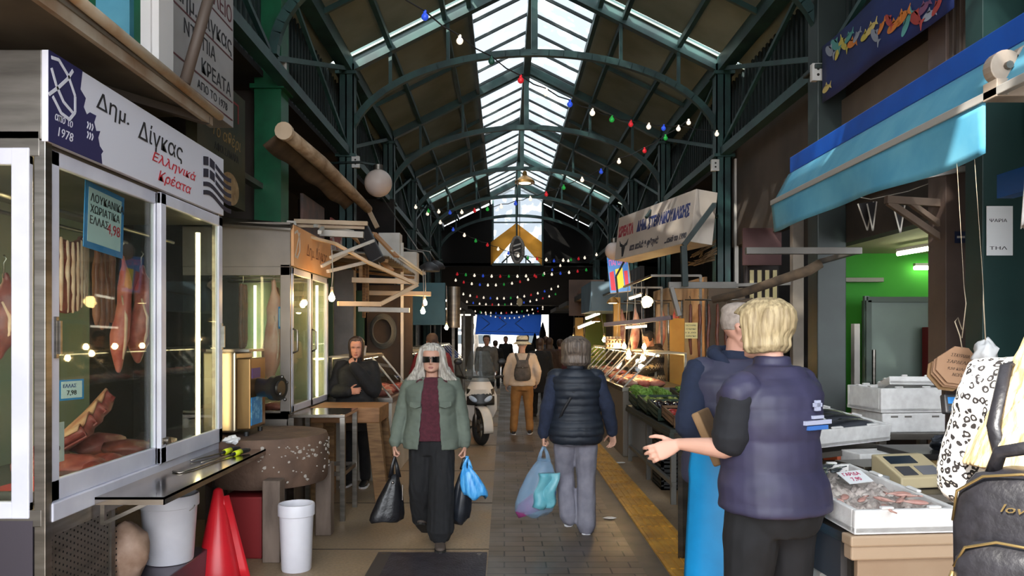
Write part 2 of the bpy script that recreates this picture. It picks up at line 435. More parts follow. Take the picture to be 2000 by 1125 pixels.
for y0, y1 in ((1.8, 12.0), (12.0, 24.2), (24.3, 30.1)):  # nearest span is unseen, added to bring daylight over the near stalls
    k += 1
    w = thing('window_%d' % k, None, None, (XC, (y0+y1)/2, ZR-.5), kind='structure')
    for s in (-1, 1):
        g = MB(); slope_slab(g, s, 0, 1.0, y0+.02, y1-.02, t=.012, lift=.05); g.build('skylight_pane', GLAZE, w)
    bars = MB(); n = int((y1-y0)/.8)
    for i in range(1, n):
        y = y0 + (y1-y0)*i/n
        for s in (-1, 1): bars.bar((XC+s*1.0, y, zroof(1.0)+.03), (XC, y, ZR+.03), .035, .05)
    bars.build('glazing_bar', STEELD, w)
# gable at the end of the tall nave, with the glazed opening
G = 30.2
gb = MB(M=Matrix(((1,0,0,0),(0,0,1,0),(0,1,0,0),(0,0,0,1))))   # local x,y -> world x,z ; local z -> world y
gb.prism([(-4.5, 4.35), (-.45, 4.35), (-.45, 6.85), (XC-3.3, 5.72), (-4.5, 5.72)], G, G+.12)
gb.prism([(1.5, 4.35), (6.4, 4.35), (6.4, 5.72), (XC+3.3, 5.72), (1.5, 6.85)], G, G+.12)
struct('wall_gable', gb, mat('black_wall', '#14110f', .95), origin=(0, 0, 0))
w = thing('window_4', None, None, (XC, G, 5.5), kind='structure')
MB().box(-.45, G+.05, 4.4, 1.5, G+.07, 7.4).build('gable_pane', GLAZE, w)
fr = MB()
fr.bar((-.45, G, 4.45), (1.5, G, 4.45), .09); fr.bar((-.45, G, 6.1), (1.5, G, 6.1), .05)
for x in (-.45, 1.5, XC): fr.bar((x, G, 4.4), (x, G, 7.0), .07)
fr.bar((-.1, G-.05, 4.5), (XC, G-.05, 5.05), .06); fr.bar((1.05, G-.05, 4.5), (XC, G-.05, 5.05), .06)
fr.bar((.1, G-.05, 4.5), (.1, G-.05, 4.8), .05); fr.bar((.85, G-.05, 4.5), (.85, G-.05, 4.8), .05)
fr.build('gable_frame', STEEL, w)
# low dark passage beyond
BLK = mat('passage_dark', '#1a1716', .95, c2='#110f0e', scale=1)  # plain near-black tone for the passage ceiling and walls
struct('ceiling_passage', MB().add([(-4.5, G, 4.4), (6.4, G, 4.4), (6.4, 40, 3.1), (-4.5, 40, 3.1), (-4.5, G, 4.5), (6.4, G, 4.5), (6.4, 40, 3.2), (-4.5, 40, 3.2)],
       [(0,3,2,1),(4,5,6,7),(0,1,5,4),(1,2,6,5),(2,3,7,6),(3,0,4,7)]), BLK, origin=(0, 0, 0))
struct('wall_passage_left', MB().box(-4.5, 39.6, 0, -2.4, 40, 3.2), BLK, origin=(0, 0, 0))
struct('wall_passage_right', MB().box(2.3, 39.6, 0, 6.4, 40, 3.2), BLK, origin=(0, 0, 0))
# ------------------------------------------------------------------ people
def lerp_table(tab, z):
    if z <= tab[0][0]: return tab[0][1:]
    for a, b in zip(tab, tab[1:]):
        if z <= b[0]:
            t = (z-a[0])/(b[0]-a[0]); t = t*t*(3-2*t)*.5 + t*.5
            return tuple(x+(y-x)*t for x, y in zip(a[1:], b[1:]))
    return tab[-1][1:]
def nz(p, s=(1, 1, 1)): return noise.noise(V((p[0]*s[0], p[1]*s[1], p[2]*s[2])))
def remesh(o, vox, smooth=2, disp=None):
    """fuse the closed pieces of o into one skin, soften it, then push it along its normals by disp(p)"""
    r = o.modifiers.new('r', 'REMESH'); r.mode = 'VOXEL'; r.voxel_size = vox
    if smooth:
        s = o.modifiers.new('s', 'SMOOTH'); s.factor = .5; s.iterations = smooth
    me = bpy.data.meshes.new_from_object(o.evaluated_get(bpy.context.evaluated_depsgraph_get()))
    m = o.data.materials[0]; nm = o.data.name; o.modifiers.clear(); old = o.data; o.data = me; bpy.data.meshes.remove(old); me.name = nm
    me.materials.clear(); me.materials.append(m)
    if disp:
        o0 = WORLD[o]; me.update()
        ns = [v.normal.copy() for v in me.vertices]
        for v, n in zip(me.vertices, ns): v.co += n*disp(v.co + o0)
    me.polygons.foreach_set('use_smooth', [True]*len(me.polygons)); me.update()
    return o
HEAD_W = [(0,.34),(.04,.5),(.12,.70),(.25,.84),(.4,.94),(.55,1.),(.7,1.),(.82,.9),(.92,.66),(.97,.42),(1,.1)]
HEAD_F = [(0,.66),(.06,.9),(.16,.9),(.3,.88),(.42,.88),(.5,.88),(.62,.97),(.75,.92),(.87,.72),(.95,.45),(1,.1)]
HEAD_B = [(0,.12),(.1,.22),(.22,.42),(.32,.7),(.45,.92),(.6,1.03),(.75,1.),(.87,.82),(.95,.52),(1,.1)]
class Head:
    """chin at local z=0, crown at z=h; the face looks along local +y"""
    def __init__(s, M, w=.074, d=.095, h=.225, nose=1., jowl=0.):
        s.M = M; s.w = w; s.d = d; s.h = h; s.nose = nose; s.jowl = jowl
    def r(s, th, t, feat=True):
        """point at angle th (0 = front) and height fraction t"""
        w = s.w*(lerp_table(HEAD_W, t)[0] + s.jowl*exp(-((t-.15)/.15)**2)); c = cos(th); sn = sin(th)
        d = s.d*lerp_table(HEAD_F if c > 0 else HEAD_B, t)[0]
        e = .86
        x = w*math.copysign(abs(sn)**e, sn); y = d*math.copysign(abs(c)**e, c)
        if feat and c > 0:
            k = .022*s.nose*exp(-((t-.345)/.045)**2)*exp(-(x/.0125)**2) + .013*s.nose*exp(-((t-.45)/.09)**2)*exp(-(x/.009)**2)
            k -= .010*exp(-((abs(x)-.031)/.016)**2 - ((t-.5)/.05)**2)
            k += .004*exp(-((abs(x)-.03)/.022)**2 - ((t-.585)/.03)**2)
            k += .0045*exp(-(x/.02)**2)*(exp(-((t-.225)/.02)**2)+exp(-((t-.17)/.022)**2)) - .003*exp(-(x/.026)**2-((t-.197)/.01)**2)
            k += .004*exp(-((abs(x)-.042)/.018)**2-((t-.36)/.07)**2)
            k += .006*exp(-(x/.02)**2-((t-.05)/.05)**2)
            y += k
        return V((x, y, t*s.h))
    def add(s, mb, n=44, m=40):
        M0 = mb.M; mb.M = s.M
        mb.rings([[s.r(2*pi*k/n, max(.004, min(.996, j/m))) for k in range(n)] for j in range(m+1)])
        for sd in (-1, 1):   # ears
            mb.tube([(sd*s.w*.93, -.008, s.h*.36), (sd*s.w*1.05, -.012, s.h*.43), (sd*s.w*1.10, -.018, s.h*.51), (sd*s.w*1.0, -.016, s.h*.56)],
                    [(.006, .010), (.007, .014), (.008, .017), (.006, .012)], 8, side=(1, 0, 0), round_ends=True)
        mb.M = M0
    def face(s, root, eye=True, brow='#5a4334', lip='#a5544e', iris='#3a2a1e', closed=False):
        if eye:
            for sd in (-1, 1):
                p = s.r(0, .5); x = sd*.0315; y = s.r(math.asin(min(1, .0315/s.w)), .5).y
                mb = MB(s.M); mb.ball((x, y-.0085, s.h*.5), .0125, 12, 8)
                mb.m = 1; mb.ball((x, y-.0015, s.h*.5), .0062, 8, 6); 
                mb.build('eye', [mat('eye_white', '#d8d2cc', .3), mat('iris'+iris, iris, .2)], root, smooth=True)
        bm_ = MB(s.M)
        for sd in (-1, 1):
            pts = []
            for x in (.014, .028, .045):
                q = s.r(math.asin(min(1, x/s.w)), .578 + (.012 if x == .028 else 0)); pts.append((sd*x, q.y+.001, q.z))
            bm_.tube(pts, [.003, .0042, .002], 6)
        bm_.build('eyebrow', mat('brow'+brow, brow, .9), root, smooth=True)
        lb = MB(s.M)
        for t, r in ((.222, .0035), (.176, .0045)):
            pts = []
            for x in (-.022, -.011, 0, .011, .022):
                q = s.r(math.asin(x/s.w), t if abs(x) < .02 else .198); pts.append((x, q.y-.001, q.z))
            lb.tube(pts, [.0015, r, r, r, .0015], 6)
        lb.build('lips', mat('lip'+lip, lip, .5), root, smooth=True)
    def hair(s, root, m, length=.2, vol=.018, opening=62, hairline=.80, flare=.0, vox=.006, seed=0, strand=.004, part=0., bottom_in=0., drop_front=0., top=.016, open_low=None):
        """cap over the skull that falls 'length' below the crown, open at the face below the hairline"""
        def out(u, v, inner):
            z = s.h + top - v*length
            t = max(.02, min(.985, (z-top*(1-v))/s.h if z > 0 else .02))
            opn = radians(opening)*min(1, max(0, (hairline - t)/.10)); opn += radians(((open_low or opening)-opening))*max(0, v-.45)/.55
            th = opn + (2*pi-2*opn)*u
            if inner: th = opn + .0 + (2*pi-2*opn)*u
            tt = max(t, .3) if t < .3 else t
            q = s.r(th, tt, False)
            if v < .08: q = q*(1); 
            rad = V((q.x, q.y, 0)); dirn = rad.normalized() if rad.length > 1e-6 else V((0, 0, 0))
            low = max(0, -(z-.05)/.2)
            extra = vol*(.55+.45*min(1, v*4)) + flare*min(1.5, max(0, v-.3))
            if z < .05: extra += flare*low
            if v > .9: extra -= bottom_in*(v-.9)*10
            nzv = strand*(noise.noise(V((th*9+seed, v*1.2, seed))) + .6*noise.noise(V((th*26+seed, v*2.5, 3+seed))))
            p = rad + dirn*((extra + nzv) if not inner else -.012)
            return V((p.x, p.y, z + (0 if not inner else -.004) - drop_front*max(0, cos(th))*(v)))
        mb = MB(s.M); nu, nv = 56, 30
        O = [[out(i/nu, j/nv, False) for i in range(nu+1)] for j in range(nv+1)]
        I = [[out(i/nu, j/nv, True) for i in range(nu+1)] for j in range(nv+1)]
        w = nu+1; k = w*(nv+1); vs = [p for r in O for p in r] + [p for r in I for p in r]; fs = []
        for j in range(nv):
            for i in range(nu):
                a = (j*w+i, j*w+i+1, (j+1)*w+i+1, (j+1)*w+i); fs.append(a); fs.append(tuple(x+k for x in reversed(a)))
        for j in range(nv):
            for c in (0, nu):
                a = j*w+c; b = (j+1)*w+c; f = (a, b, b+k, a+k); fs.append(f if c == 0 else tuple(reversed(f)))
        for i in range(nu):
            a = i; b = i+1; fs.append((b, a, a+k, b+k)); a = nv*w+i; b = a+1; fs.append((a, b, b+k, a+k))
        mb.add(vs, fs)
        # crown cap closes the top
        mb.ball((0, -.018, s.h*.83), 1, 24, 12, d=(s.w*.90+vol*.55, s.d*.86+vol*.5, s.h*.17+top))
        o = mb.build('hair', m, root, smooth=True)
        return remesh(o, vox, 1, lambda p: strand*.5*nz(p, (55, 55, 9)))

def hand(mb, W, d, nrm, size=1., curl=(20, 25, 20), spread=4, thumb=1, grip=None):
    """wrist W, pointing d, palm facing nrm; thumb +1/-1 picks the side of the palm (d x nrm)"""
    d = V(d).normalized(); nrm = V(nrm); nrm = (nrm - d*nrm.dot(d)).normalized(); sx = d.cross(nrm)*thumb
    M0 = mb.M; mb.M = M0 @ basis(W, sx, d)      # local: x thumb side, y along, z = x cross y
    zs = 1 if (sx.cross(d)).dot(nrm) > 0 else -1    # palm side in local z
    S = size
    R = []
    for y, w, t in ((-.02, .024, .019), (0, .027, .019), (.03, .036, .0165), (.065, .041, .0145), (.088, .040, .012), (.097, .034, .009)):
        R.append([V((w*S*math.copysign(abs(cos(a))**.8, cos(a)), y*S, t*S*math.copysign(abs(sin(a))**.8, sin(a)))) for a in [2*pi*k/14 for k in range(14)]])
    mb.rings(R)
    for i, (x, l, r) in enumerate(((.030, .072, .0088), (.010, .080, .0092), (-.010, .074, .0088), (-.029, .058, .0078))):
        a = radians(spread)*(1.5-i); c = [radians(q) for q in curl]; p = V((x*S, .086*S, 0)); ang = 0; pts = [p - V((0, .02*S, 0)), p]
        for seg, fr in enumerate((.45, .31, .24)):
            ang += c[seg]*(1+.06*i); p = p + V((sin(a)*cos(ang), cos(a)*cos(ang), zs*sin(ang)))*l*fr*S; pts.append(p)
        mb.tube(pts, [r*S*1.02, r*S, r*S*.98, r*S*.92, r*S*.78], 8, round_ends=True)
    p = V((.026*S, .018*S, zs*.006*S)); pts = [p - V((.014*S, .008*S, 0)), p]
    tc = .5 + .5*min(1, curl[0]/60)
    for l, e, f in ((.036, .75, .25*tc), (.030, .5, .5*tc), (.024, .25, .75*tc)):
        q = V((e, 1-e*.45, zs*f*1.2)).normalized(); p = p + q*l*S; pts.append(p)
    mb.tube(pts, [.012*S, .0125*S, .0108*S, .0098*S, .0075*S], 8, round_ends=True)
    mb.M = M0

REST = dict(pelvis=(0, 0, .90), chest=(0, 0, 1.2), neck=(0, -.012, 1.375), shL=(-.172, -.012, 1.325), shR=(.172, -.012, 1.325),
            elL=(-.215, -.03, 1.06), elR=(.215, -.03, 1.06), wrL=(-.23, .03, .84), wrR=(.23, .03, .84),
            hipL=(-.088, 0, .86), hipR=(.088, 0, .86), knL=(-.092, .015, .48), knR=(.092, .015, .48), anL=(-.095, -.02, .09), anR=(.095, -.02, .09))
TORSO = [(.70, .10, .09, 0), (.78, .155, .115, -.004), (.86, .172, .125, -.012), (.93, .168, .118, -.006), (1.02, .150, .108, .004), (1.10, .145, .108, .004),
         (1.2, .158, .118, .004), (1.28, .168, .110, 0), (1.325, .150, .092, -.008), (1.355, .105, .074, -.012), (1.385, .065, .06, -.012)]
class Human:
    def __init__(s, label, pos, rot=0., H=1.65, J=None, skin='#c99a80', z0=0., girth=1., depth=1., vox=.0055, headrot=(0, 0, 0), head=None, category='person', group=None, belly=0.):
        s.J = {k: V(v) for k, v in REST.items()}
        for k, v in (J or {}).items(): s.J[k] = V(v)
        s.M = T(pos[0], pos[1], z0, rot, s=H/1.65); s.g = girth; s.dp = depth; s.vox = vox; s.belly = belly; s.seed = hash(label) % 97 if False else len(label)
        s.root = thing('person', label, category, (pos[0], pos[1], z0), group)
        s.skin = mat('skin'+skin, skin, .55, c2=None)
        n = s.J['neck']; y, p, r = headrot   # yaw, pitch (down +), roll
        hp = dict(w=.074, d=.095, h=.225); hp.update(head or {})
        hm = Matrix.Translation(n + V((0, .005, .02))) @ Matrix.Rotation(radians(y), 4, 'Z') @ Matrix.Rotation(-radians(p), 4, 'X') @ Matrix.Rotation(radians(r), 4, 'Y') @ Matrix.Translation((0, .016, .03))
        s.head = Head(s.M @ hm, **hp)
    def spine(s, z):
        P, C, N = s.J['pelvis'], s.J['chest'], s.J['neck']; rp, rc, rn = .90, 1.2, 1.375
        if z < rc: t = (z-rp)/(rc-rp); c = P.lerp(C, t) if t > 0 else P + V((0, 0, z-rp))
        else: t = (z-rc)/(rn-rc); c = C.lerp(N, t)
        return c - V((0, 0, 0))
    def torso(s, mb, z0, z1, k=1., add=0., flare=0., steps=16, sq=.92, n=28, tab=None):
        R = []
        for i in range(steps+1):
            z = z0 + (z1-z0)*i/steps; rx, ry, oy = lerp_table(tab or TORSO, z); c = s.spine(z)
            gz = s.g if z < 1.3 else 1 + (s.g-1)*max(0, (1.385-z)/.085)
            fl = 1 + flare*max(0, (1.0-z)/.25)
            b = s.belly*exp(-((z-1.0)/.16)**2)
            ring = []
            for j in range(n):
                a = 2*pi*j/n; ca, sa = cos(a), sin(a)
                x = (rx*gz*k*fl+add)*math.copysign(abs(ca)**sq, ca); y = (ry*s.dp*gz*k*fl+add)*math.copysign(abs(sa)**sq, sa)
                if sa > 0: y += b*sa
                ring.append(c + V((x, y+oy, 0)))
            R.append(ring)
        mb.rings(R)
    def limb(s, mb, pts, rad, n=14):
        """smoothed tube through joints"""
        P = [V(p) for p in pts]; out = []; rr = []; rad = [r if isinstance(r, tuple) else (r, r) for r in rad]
        for i in range(len(P)-1):
            for t in (0, .25, .5, .75):
                p0 = P[max(i-1, 0)]; p1 = P[i]; p2 = P[i+1]; p3 = P[min(i+2, len(P)-1)]
                c = .25; lin_ = p1.lerp(p2, t)
                cr = .5*((2*p1)+(p2-p0)*t+(2*p0-5*p1+4*p2-p3)*t*t+(3*p1-p0-3*p2+p3)*t**3)
                out.append(lin_.lerp(cr, .5)); a, b = rad[i], rad[i+1]
                rr.append(tuple(x+(y-x)*t for x, y in zip(a, b)) if isinstance(a, tuple) else a+(b-a)*t)
        out.append(P[-1]); rr.append(rad[-1])
        mb.tube(out, rr, n, side=(1, 0, 0), round_ends=True)
    def body(s, hands=None, legs=True, face=True, facekw=None):
        """one continuous skin: head, neck, trunk, arms, hands, legs, feet"""
        J = s.J; mb = MB(s.M); s.head.add(mb); mb.M = s.M
        n = J['neck']; hc = s.M.inverted() @ s.head.M @ V((0, -.012, .05))
        mb.tube([n - V((0, -.005, .06)), n, n.lerp(hc, .5), hc], [(.062, .06), (.055, .056), (.05, .054), (.05, .056)], 16, side=(1, 0, 0))
        s.torso(mb, .82, 1.385, k=.84)
        for sd in 'LR':
            sh, el, wr = J['sh'+sd], J['el'+sd], J['wr'+sd]
            inn = sh.lerp(J['neck'], .4) - V((0, 0, .04))
            s.limb(mb, [inn, sh, sh.lerp(el, .5), el, el.lerp(wr, .4), wr], [.045, .05, .044, .038, .037, (.026, .022)])
            h = (hands or {}).get(sd, {}); d = h.get('d', wr-el)
            hand(mb, wr + V(d).normalized()*.012, d, h.get('n', (1 if sd == 'L' else -1, 0, 0)), h.get('size', .93), h.get('curl', (22, 28, 20)), h.get('spread', 3), h.get('thumb', -1 if sd == 'L' else 1))
            if legs:
                hp, kn, an = J['hip'+sd], J['kn'+sd], J['an'+sd]
                s.limb(mb, [hp, hp.lerp(kn, .5), kn, kn.lerp(an, .35), an], [.075, .064, .046, .047, .034])
        o = mb.build('body', s.skin, s.root, smooth=True); o.name = 'body'
        remesh(o, s.vox*s.M.to_scale().x, 1); s.bodyo = o
        if face: s.head.face(s.root, **(facekw or {}))
        return s
    def top(s, name, m, hem=.80, neck=1.385, k=1.06, add=.012, flare=.06, sleeve=1., slr=(.066, .058, .050, .044), vox=.009, disp=None, collar=0., arms=True, open_front=None):
        J = s.J; mb = MB(s.M); s.torso(mb, hem, neck, k, add, flare)
        for sd in 'LR':
            sh, el, wr = J['sh'+sd], J['el'+sd], J['wr'+sd]; inn = sh.lerp(J['neck'], .45) - V((0, 0, .045))
            if not arms:
                s.limb(mb, [inn, inn.lerp(sh, .75), sh.lerp(el, .04)], [.055, slr[0]*.9, slr[0]*.86]); continue
            if sleeve <= .5: s.limb(mb, [inn, sh, sh.lerp(el, sleeve*2)], [.055, slr[0], slr[1]*1.06])
            else:
                e = el.lerp(wr, (sleeve-.5)*2)
                s.limb(mb, [inn, sh, sh.lerp(el, .5), el, el.lerp(e, .5), e], [.055, slr[0], (slr[0]+slr[1])/2, slr[1], (slr[2]+slr[1])/2, slr[3]])
        if collar:
            n = J['neck']; mb.tube([n - V((0, 0, .03)), n + V((0, .0, collar))], [(.078, .075), (.068, .066)], 20, side=(1, 0, 0))
        o = mb.build(name, m, s.root, smooth=True)
        sc = s.M.to_scale().x
        return remesh(o, vox*sc, 2, disp or (lambda p: .006*nz(p, (9, 9, 17)) + .003*nz(p, (22, 22, 40))))
    def trousers(s, m, waist=1.0, w=(1., 1., 1.), hem=.0, name='trousers', vox=.010, disp=None, k=1.03):
        J = s.J; mb = MB(s.M); s.torso(mb, .75, waist, k, .006, 0, steps=7)
        for sd in 'LR':
            hp, kn, an = J['hip'+sd], J['kn'+sd], J['an'+sd]; e = an + (kn-an).normalized()*hem
            g = s.g
            s.limb(mb, [hp + V((0, 0, .03)), hp.lerp(kn, .4), kn, kn.lerp(e, .5), e],
                   [(.088*g, .105*g), (.082*w[0]*g, .09*w[0]*g), (.066*w[1], .068*w[1]), (.060*(w[1]+w[2])/2, .062*(w[1]+w[2])/2), (.056*w[2], .062*w[2])])
        o = mb.build(name, m, s.root, smooth=True)
        return remesh(o, vox*s.M.to_scale().x, 2, disp or (lambda p: .006*nz(p, (14, 14, 8)) + .003*nz(p, (30, 30, 14))))
    def shoes(s, m, sole, pitch=(0, 0), yaw=(-6, 6), L=.25):
        for i, sd in enumerate('LR'):
            an = s.J['an'+sd]; M = s.M @ Matrix.Translation(an) @ Matrix.Rotation(radians(-yaw[i]), 4, 'Z') @ Matrix.Rotation(radians(-pitch[i]), 4, 'X')
            mb = MB(M); R = []
            for y, w, z0, z1 in ((-.062, .022, -.07, -.02), (-.055, .032, -.075, .01), (-.02, .036, -.075, .02), (.03, .038, -.075, -.005), (.08, .043, -.075, -.025), (.13, .044, -.075, -.038), (.165, .036, -.074, -.045), (.185, .018, -.07, -.052)):
                R.append([V((w*cos(a), y*L/.25, (z0+z1)/2+(z1-z0)/2*math.copysign(abs(sin(a))**.75, sin(a)))) for a in [2*pi*k/16 for k in range(16)]])
            mb.rings(R); o = mb.build('shoe', m, s.root, smooth=True)
            sb = MB(M); pts = []
            for y, w in ((-.064, .02), (-.05, .036), (.0, .038), (.08, .046), (.13, .047), (.17, .036), (.19, .012)): pts.append((w, y*L/.25))
            sb.prism(pts + [(-x, y) for x, y in reversed(pts)], -.09, -.072)
            q = sb.build('sole', sole, s.root); 
            q.parent = o; WORLD[q] = WORLD[o]
        return s
    def w(s, key, off=(0, 0, 0)): return s.M @ (s.J[key] + V(off))
def quilt(spacing, amp, z0=0.):
    return lambda p: amp*(abs(sin(pi*(p.z-z0+.004*nz(p, (20, 20, 20)))/spacing))**.6 - .3) + .004*nz(p, (12, 12, 20))
BLACKC = mat('black_cloth', '#17171a', .9, c2='#101013', scale=20)
# 1. woman in a green jacket, walking towards the camera
p = Human('woman with grey hair and sunglasses in a sage green jacket walking with bags', (-.575, 6.1), pi, 1.585, skin='#b98c78', girth=1.1, depth=1.08, vox=.0045,
          J=dict(elL=(-.245, -.02, 1.06), elR=(.26, -.03, 1.06), wrL=(-.275, .05, .83), wrR=(.30, .045, .84),
                 hipL=(-.085, .01, .86), knL=(-.09, .12, .49), anL=(-.075, .10, .09), hipR=(.085, 0, .86), knR=(.09, -.02, .48), anR=(.08, -.26, .135)), headrot=(0, 2, 0), head=dict(jowl=.1, w=.076))
p.body(hands=dict(L=dict(d=(0, .12, -1), n=(1, 0, 0), curl=(65, 75, 45)), R=dict(d=(0, .1, -1), n=(-1, 0, 0), curl=(65, 75, 45))), facekw=dict(eye=False, brow='#8d857c', lip='#9c5a55'))
WG = p
HAIRG = mat('grey_hair', '#c3beb4', .5, c2='#85807a', scale=26, stretch=(3, 3, .3), bump=.4)
p.head.hair(p.root, HAIRG, length=.305, vol=.036, opening=56, hairline=.93, flare=.085, strand=.013, seed=3, open_low=80)
MAROON = mat('maroon_knit', '#50202c', .95, c2='#421a24', scale=40, bump=.3, bscale=140)
p.top('sweater', MAROON, hem=.87, k=1.03, add=.024, flare=.0, sleeve=.35, slr=(.058, .05, .045, .04))
JKT = mat('sage_jacket', '#646d62', .8, c2='#576057', scale=8)
def open_jacket(h, m, hem, gap0=.05, gap1=.085):
    """jacket shell open at the front: a C-shaped slab round the trunk plus sleeves"""
    J = h.J; mb = MB(h.M)
    def fn(u, v):
        z = hem + (1.375-hem)*v; rx, ry, oy = lerp_table(TORSO, z); c = h.spine(z); gz = h.g if z < 1.3 else 1+(h.g-1)*max(0, (1.385-z)/.085)
        fl = 1 + .10*max(0, (1.05-z)/.25); gap = gap1 + (gap0-gap1)*v; rxx = rx*gz*1.07*fl+.028; ryy = ry*h.dp*gz*1.07*fl+.03
        g = math.asin(min(.95, gap/rxx)); a = pi/2 + g + (2*pi-2*g)*u
        ca, sa = cos(a), sin(a)
        return c + V((rxx*math.copysign(abs(ca)**.9, ca), ryy*math.copysign(abs(sa)**.9, sa)+oy, 0))
    mb.grid(fn, 60, 26, thick=.016)
    for sd in 'LR':
        sh, el, wr = J['sh'+sd], J['el'+sd], J['wr'+sd]; inn = sh.lerp(J['neck'], .4) - V((0, .01, .035)); e = el.lerp(wr, .93)
        h.limb(mb, [inn, sh, sh.lerp(el, .5), el, el.lerp(e, .5), e], [.06, .075, .07, .063, .058, .052])
    def coll(u, v):
        a = pi/2 + .55 + (2*pi-1.1)*u; n = J['neck']
        return n + V(((.083+.022*v)*cos(a), (.08+.02*v)*sin(a)-.005, -.035+.06*v - .02*max(0, sin(a))))
    mb.grid(coll, 30, 4, thick=.014)
    o = mb.build('jacket', m, h.root, smooth=True)
    return remesh(o, .0085, 2, lambda p: .008*nz(p, (9, 9, 14)) + .004*nz(p, (24, 24, 38)))
jk = open_jacket(p, JKT, .80)
pk = MB(p.M)
for sx in (-1, 1):
    pk.add([(sx*.075, .185, 1.19), (sx*.165, .14, 1.19), (sx*.165, .15, 1.155), (sx*.12, .178, 1.14), (sx*.075, .192, 1.155)], [(0, 1, 2, 3, 4)])
pk.build('pocket_flap', JKT, p.root).modifiers.new('t', 'SOLIDIFY').thickness = .012
p.trousers(BLACKC, waist=.99, k=1.0, w=(1.18, 1.55, 2.05), hem=.06, disp=lambda q: .013*nz(q, (26, 26, 2.5)) + .004*nz(q, (50, 50, 6)))
p.shoes(mat('brown_shoe', '#4a3f38', .7), mat('dark_sole', '#1d1a18', .8), pitch=(0, -30))
sk = MB(p.M); 
for sd in 'LR':
    a = p.J['an'+sd]; sk.tube([a - V((0, -.0, .02)), a + V((0, 0, .12))], .043, 12)
sk.build('sock', mat('wine_sock', '#6b2a35', .9), p.root, smooth=True)
sg = MB(p.head.M); h = p.head
for sd in (-1, 1):
    def lens(u, v):
        x = sd*(.005 + .062*u); z = h.h*(.395+.20*v) - .006*u*(1-v); q = h.r(math.asin(min(.99, x/h.w)), .52, False)
        return (x, q.y + .014 - .004*u, z)
    sg.grid(lens, 6, 4, thick=.004)
    sg.bar((sd*.064, h.d*.62, h.h*.545), (sd*.078, -.012, h.h*.53), .004, .008)
sg.bar((-.012, h.d*.9+.018, h.h*.545), (.012, h.d*.9+.018, h.h*.545), .005, .008)
sg.build('sunglasses', mat('black_lens', '#08080a', .12), p.root)
nk = MB(p.M); n = p.J['neck']
cp = [n + V((sx*x, .07+y, z)) for sx, x, y, z in ((-1, .062, -.04, .0), (-1, .05, .03, -.035), (-1, .025, .06, -.07), (1, 0, .075, -.10), (1, .025, .06, -.07), (1, .05, .03, -.035), (1, .062, -.04, .0))]
nk.tube(cp, .0018, 6); nk.ball(cp[3] + V((0, .004, -.012)), .012, 12, 8, d=(.012, .004, .012))
nk.build('necklace', mat('gold', '#d9b36a', .25, 1.), p.root, smooth=True)

# 2. woman in a quilted navy vest, walking away
p = Human('woman in a quilted navy vest walking away with a clear carrier bag', (.60, 6.45), 0, 1.64, skin='#c79a84', girth=1.1, depth=1.06, vox=.0045,
          J=dict(elL=(-.24, -.06, 1.07), wrL=(-.27, -.01, .84), elR=(.262, -.04, 1.07), wrR=(.315, .05, .855), knL=(-.085, .10, .49), anL=(-.06, .02, .16), anR=(.085, -.03, .09), knR=(.09, .015, .48)), headrot=(-8, 3, 0))
p.body(hands=dict(L=dict(d=(-.05, .06, -1), n=(1, 0, 0), curl=(65, 75, 45)), R=dict(d=(.1, .15, -1), n=(-.8, -.6, 0), curl=(28, 30, 22), spread=5)), facekw=dict())
WV = p
p.head.hair(p.root, mat('ash_hair', '#77685c', .5, c2='#4c423c', scale=24, stretch=(3, 3, .35), bump=.4), length=.255, vol=.052, opening=58, hairline=.80, flare=.012, strand=.008, seed=11, bottom_in=.03)
NAVYK = mat('navy_knit', '#222b42', .9, c2='#1c2438', scale=30, bump=.2, bscale=150)
p.top('sweater', NAVYK, hem=.95, k=1.0, add=.01, slr=(.068, .062, .058, .05))
p.top('vest', mat('navy_vest', '#1e2633', .6, c2='#171d28', scale=9), hem=.765, k=1.08, add=.024, flare=.04, arms=False, slr=(.082, .07, .05, .04), collar=.045, disp=quilt(.062, .013, .02))
p.trousers(mat('grey_trousers', '#8a8894', .85, c2='#787683', scale=10), waist=.98, w=(1.12, 1.22, 1.45), hem=-.02)
p.shoes(mat('white_shoe', '#c4c6cc', .6), mat('white_sole', '#dcdce0', .7), pitch=(-24, 0))
st = MB(p.M)
st.tube([(-.16, -.11, .93), (-.12, -.155, 1.05), (-.03, -.165, 1.2), (.06, -.13, 1.33), (.075, -.06, 1.40), (.05, .03, 1.39)], [(.012, .004)]*6, 8, side=(1, 0, 0))
st.build('bag_strap', mat('black_strap', '#15151a', .6), p.root, smooth=True)

# 3. man walking away in a straw hat
p = Human('man in a pale straw hat and tan trousers walking away down the aisle', (.30, 12.9), 0, 1.62, skin='#b98d76', girth=1.1, vox=.008,
          J=dict(elL=(-.26, -.03, 1.08), wrL=(-.27, .03, .86), elR=(.26, -.03, 1.08), wrR=(.25, .12, .88), anL=(-.15, -.08, .09), knL=(-.12, .02, .48), anR=(.13, -.02, .09), knR=(.11, .03, .48)))
p.body()
WH = p
p.head.hair(p.root, mat('grey_short_hair', '#8f8a84', .8), length=.15, vol=.008, opening=60, hairline=.8, vox=.009)
p.top('shirt', mat('cream_shirt', '#cdb6a0', .9, c2='#bda68f', scale=8), hem=.83, k=1.06, add=.018, vox=.012, slr=(.075, .07, .062, .052))
p.trousers(mat('tan_trousers', '#9c6c38', .85, c2='#875c2e', scale=8), w=(1.08, 1.15, 1.2), vox=.012)
p.shoes(mat('dark_shoe', '#2a2422', .7), mat('white_sole', '#dcdce0', .7))
hb = MB(p.head.M); h = p.head
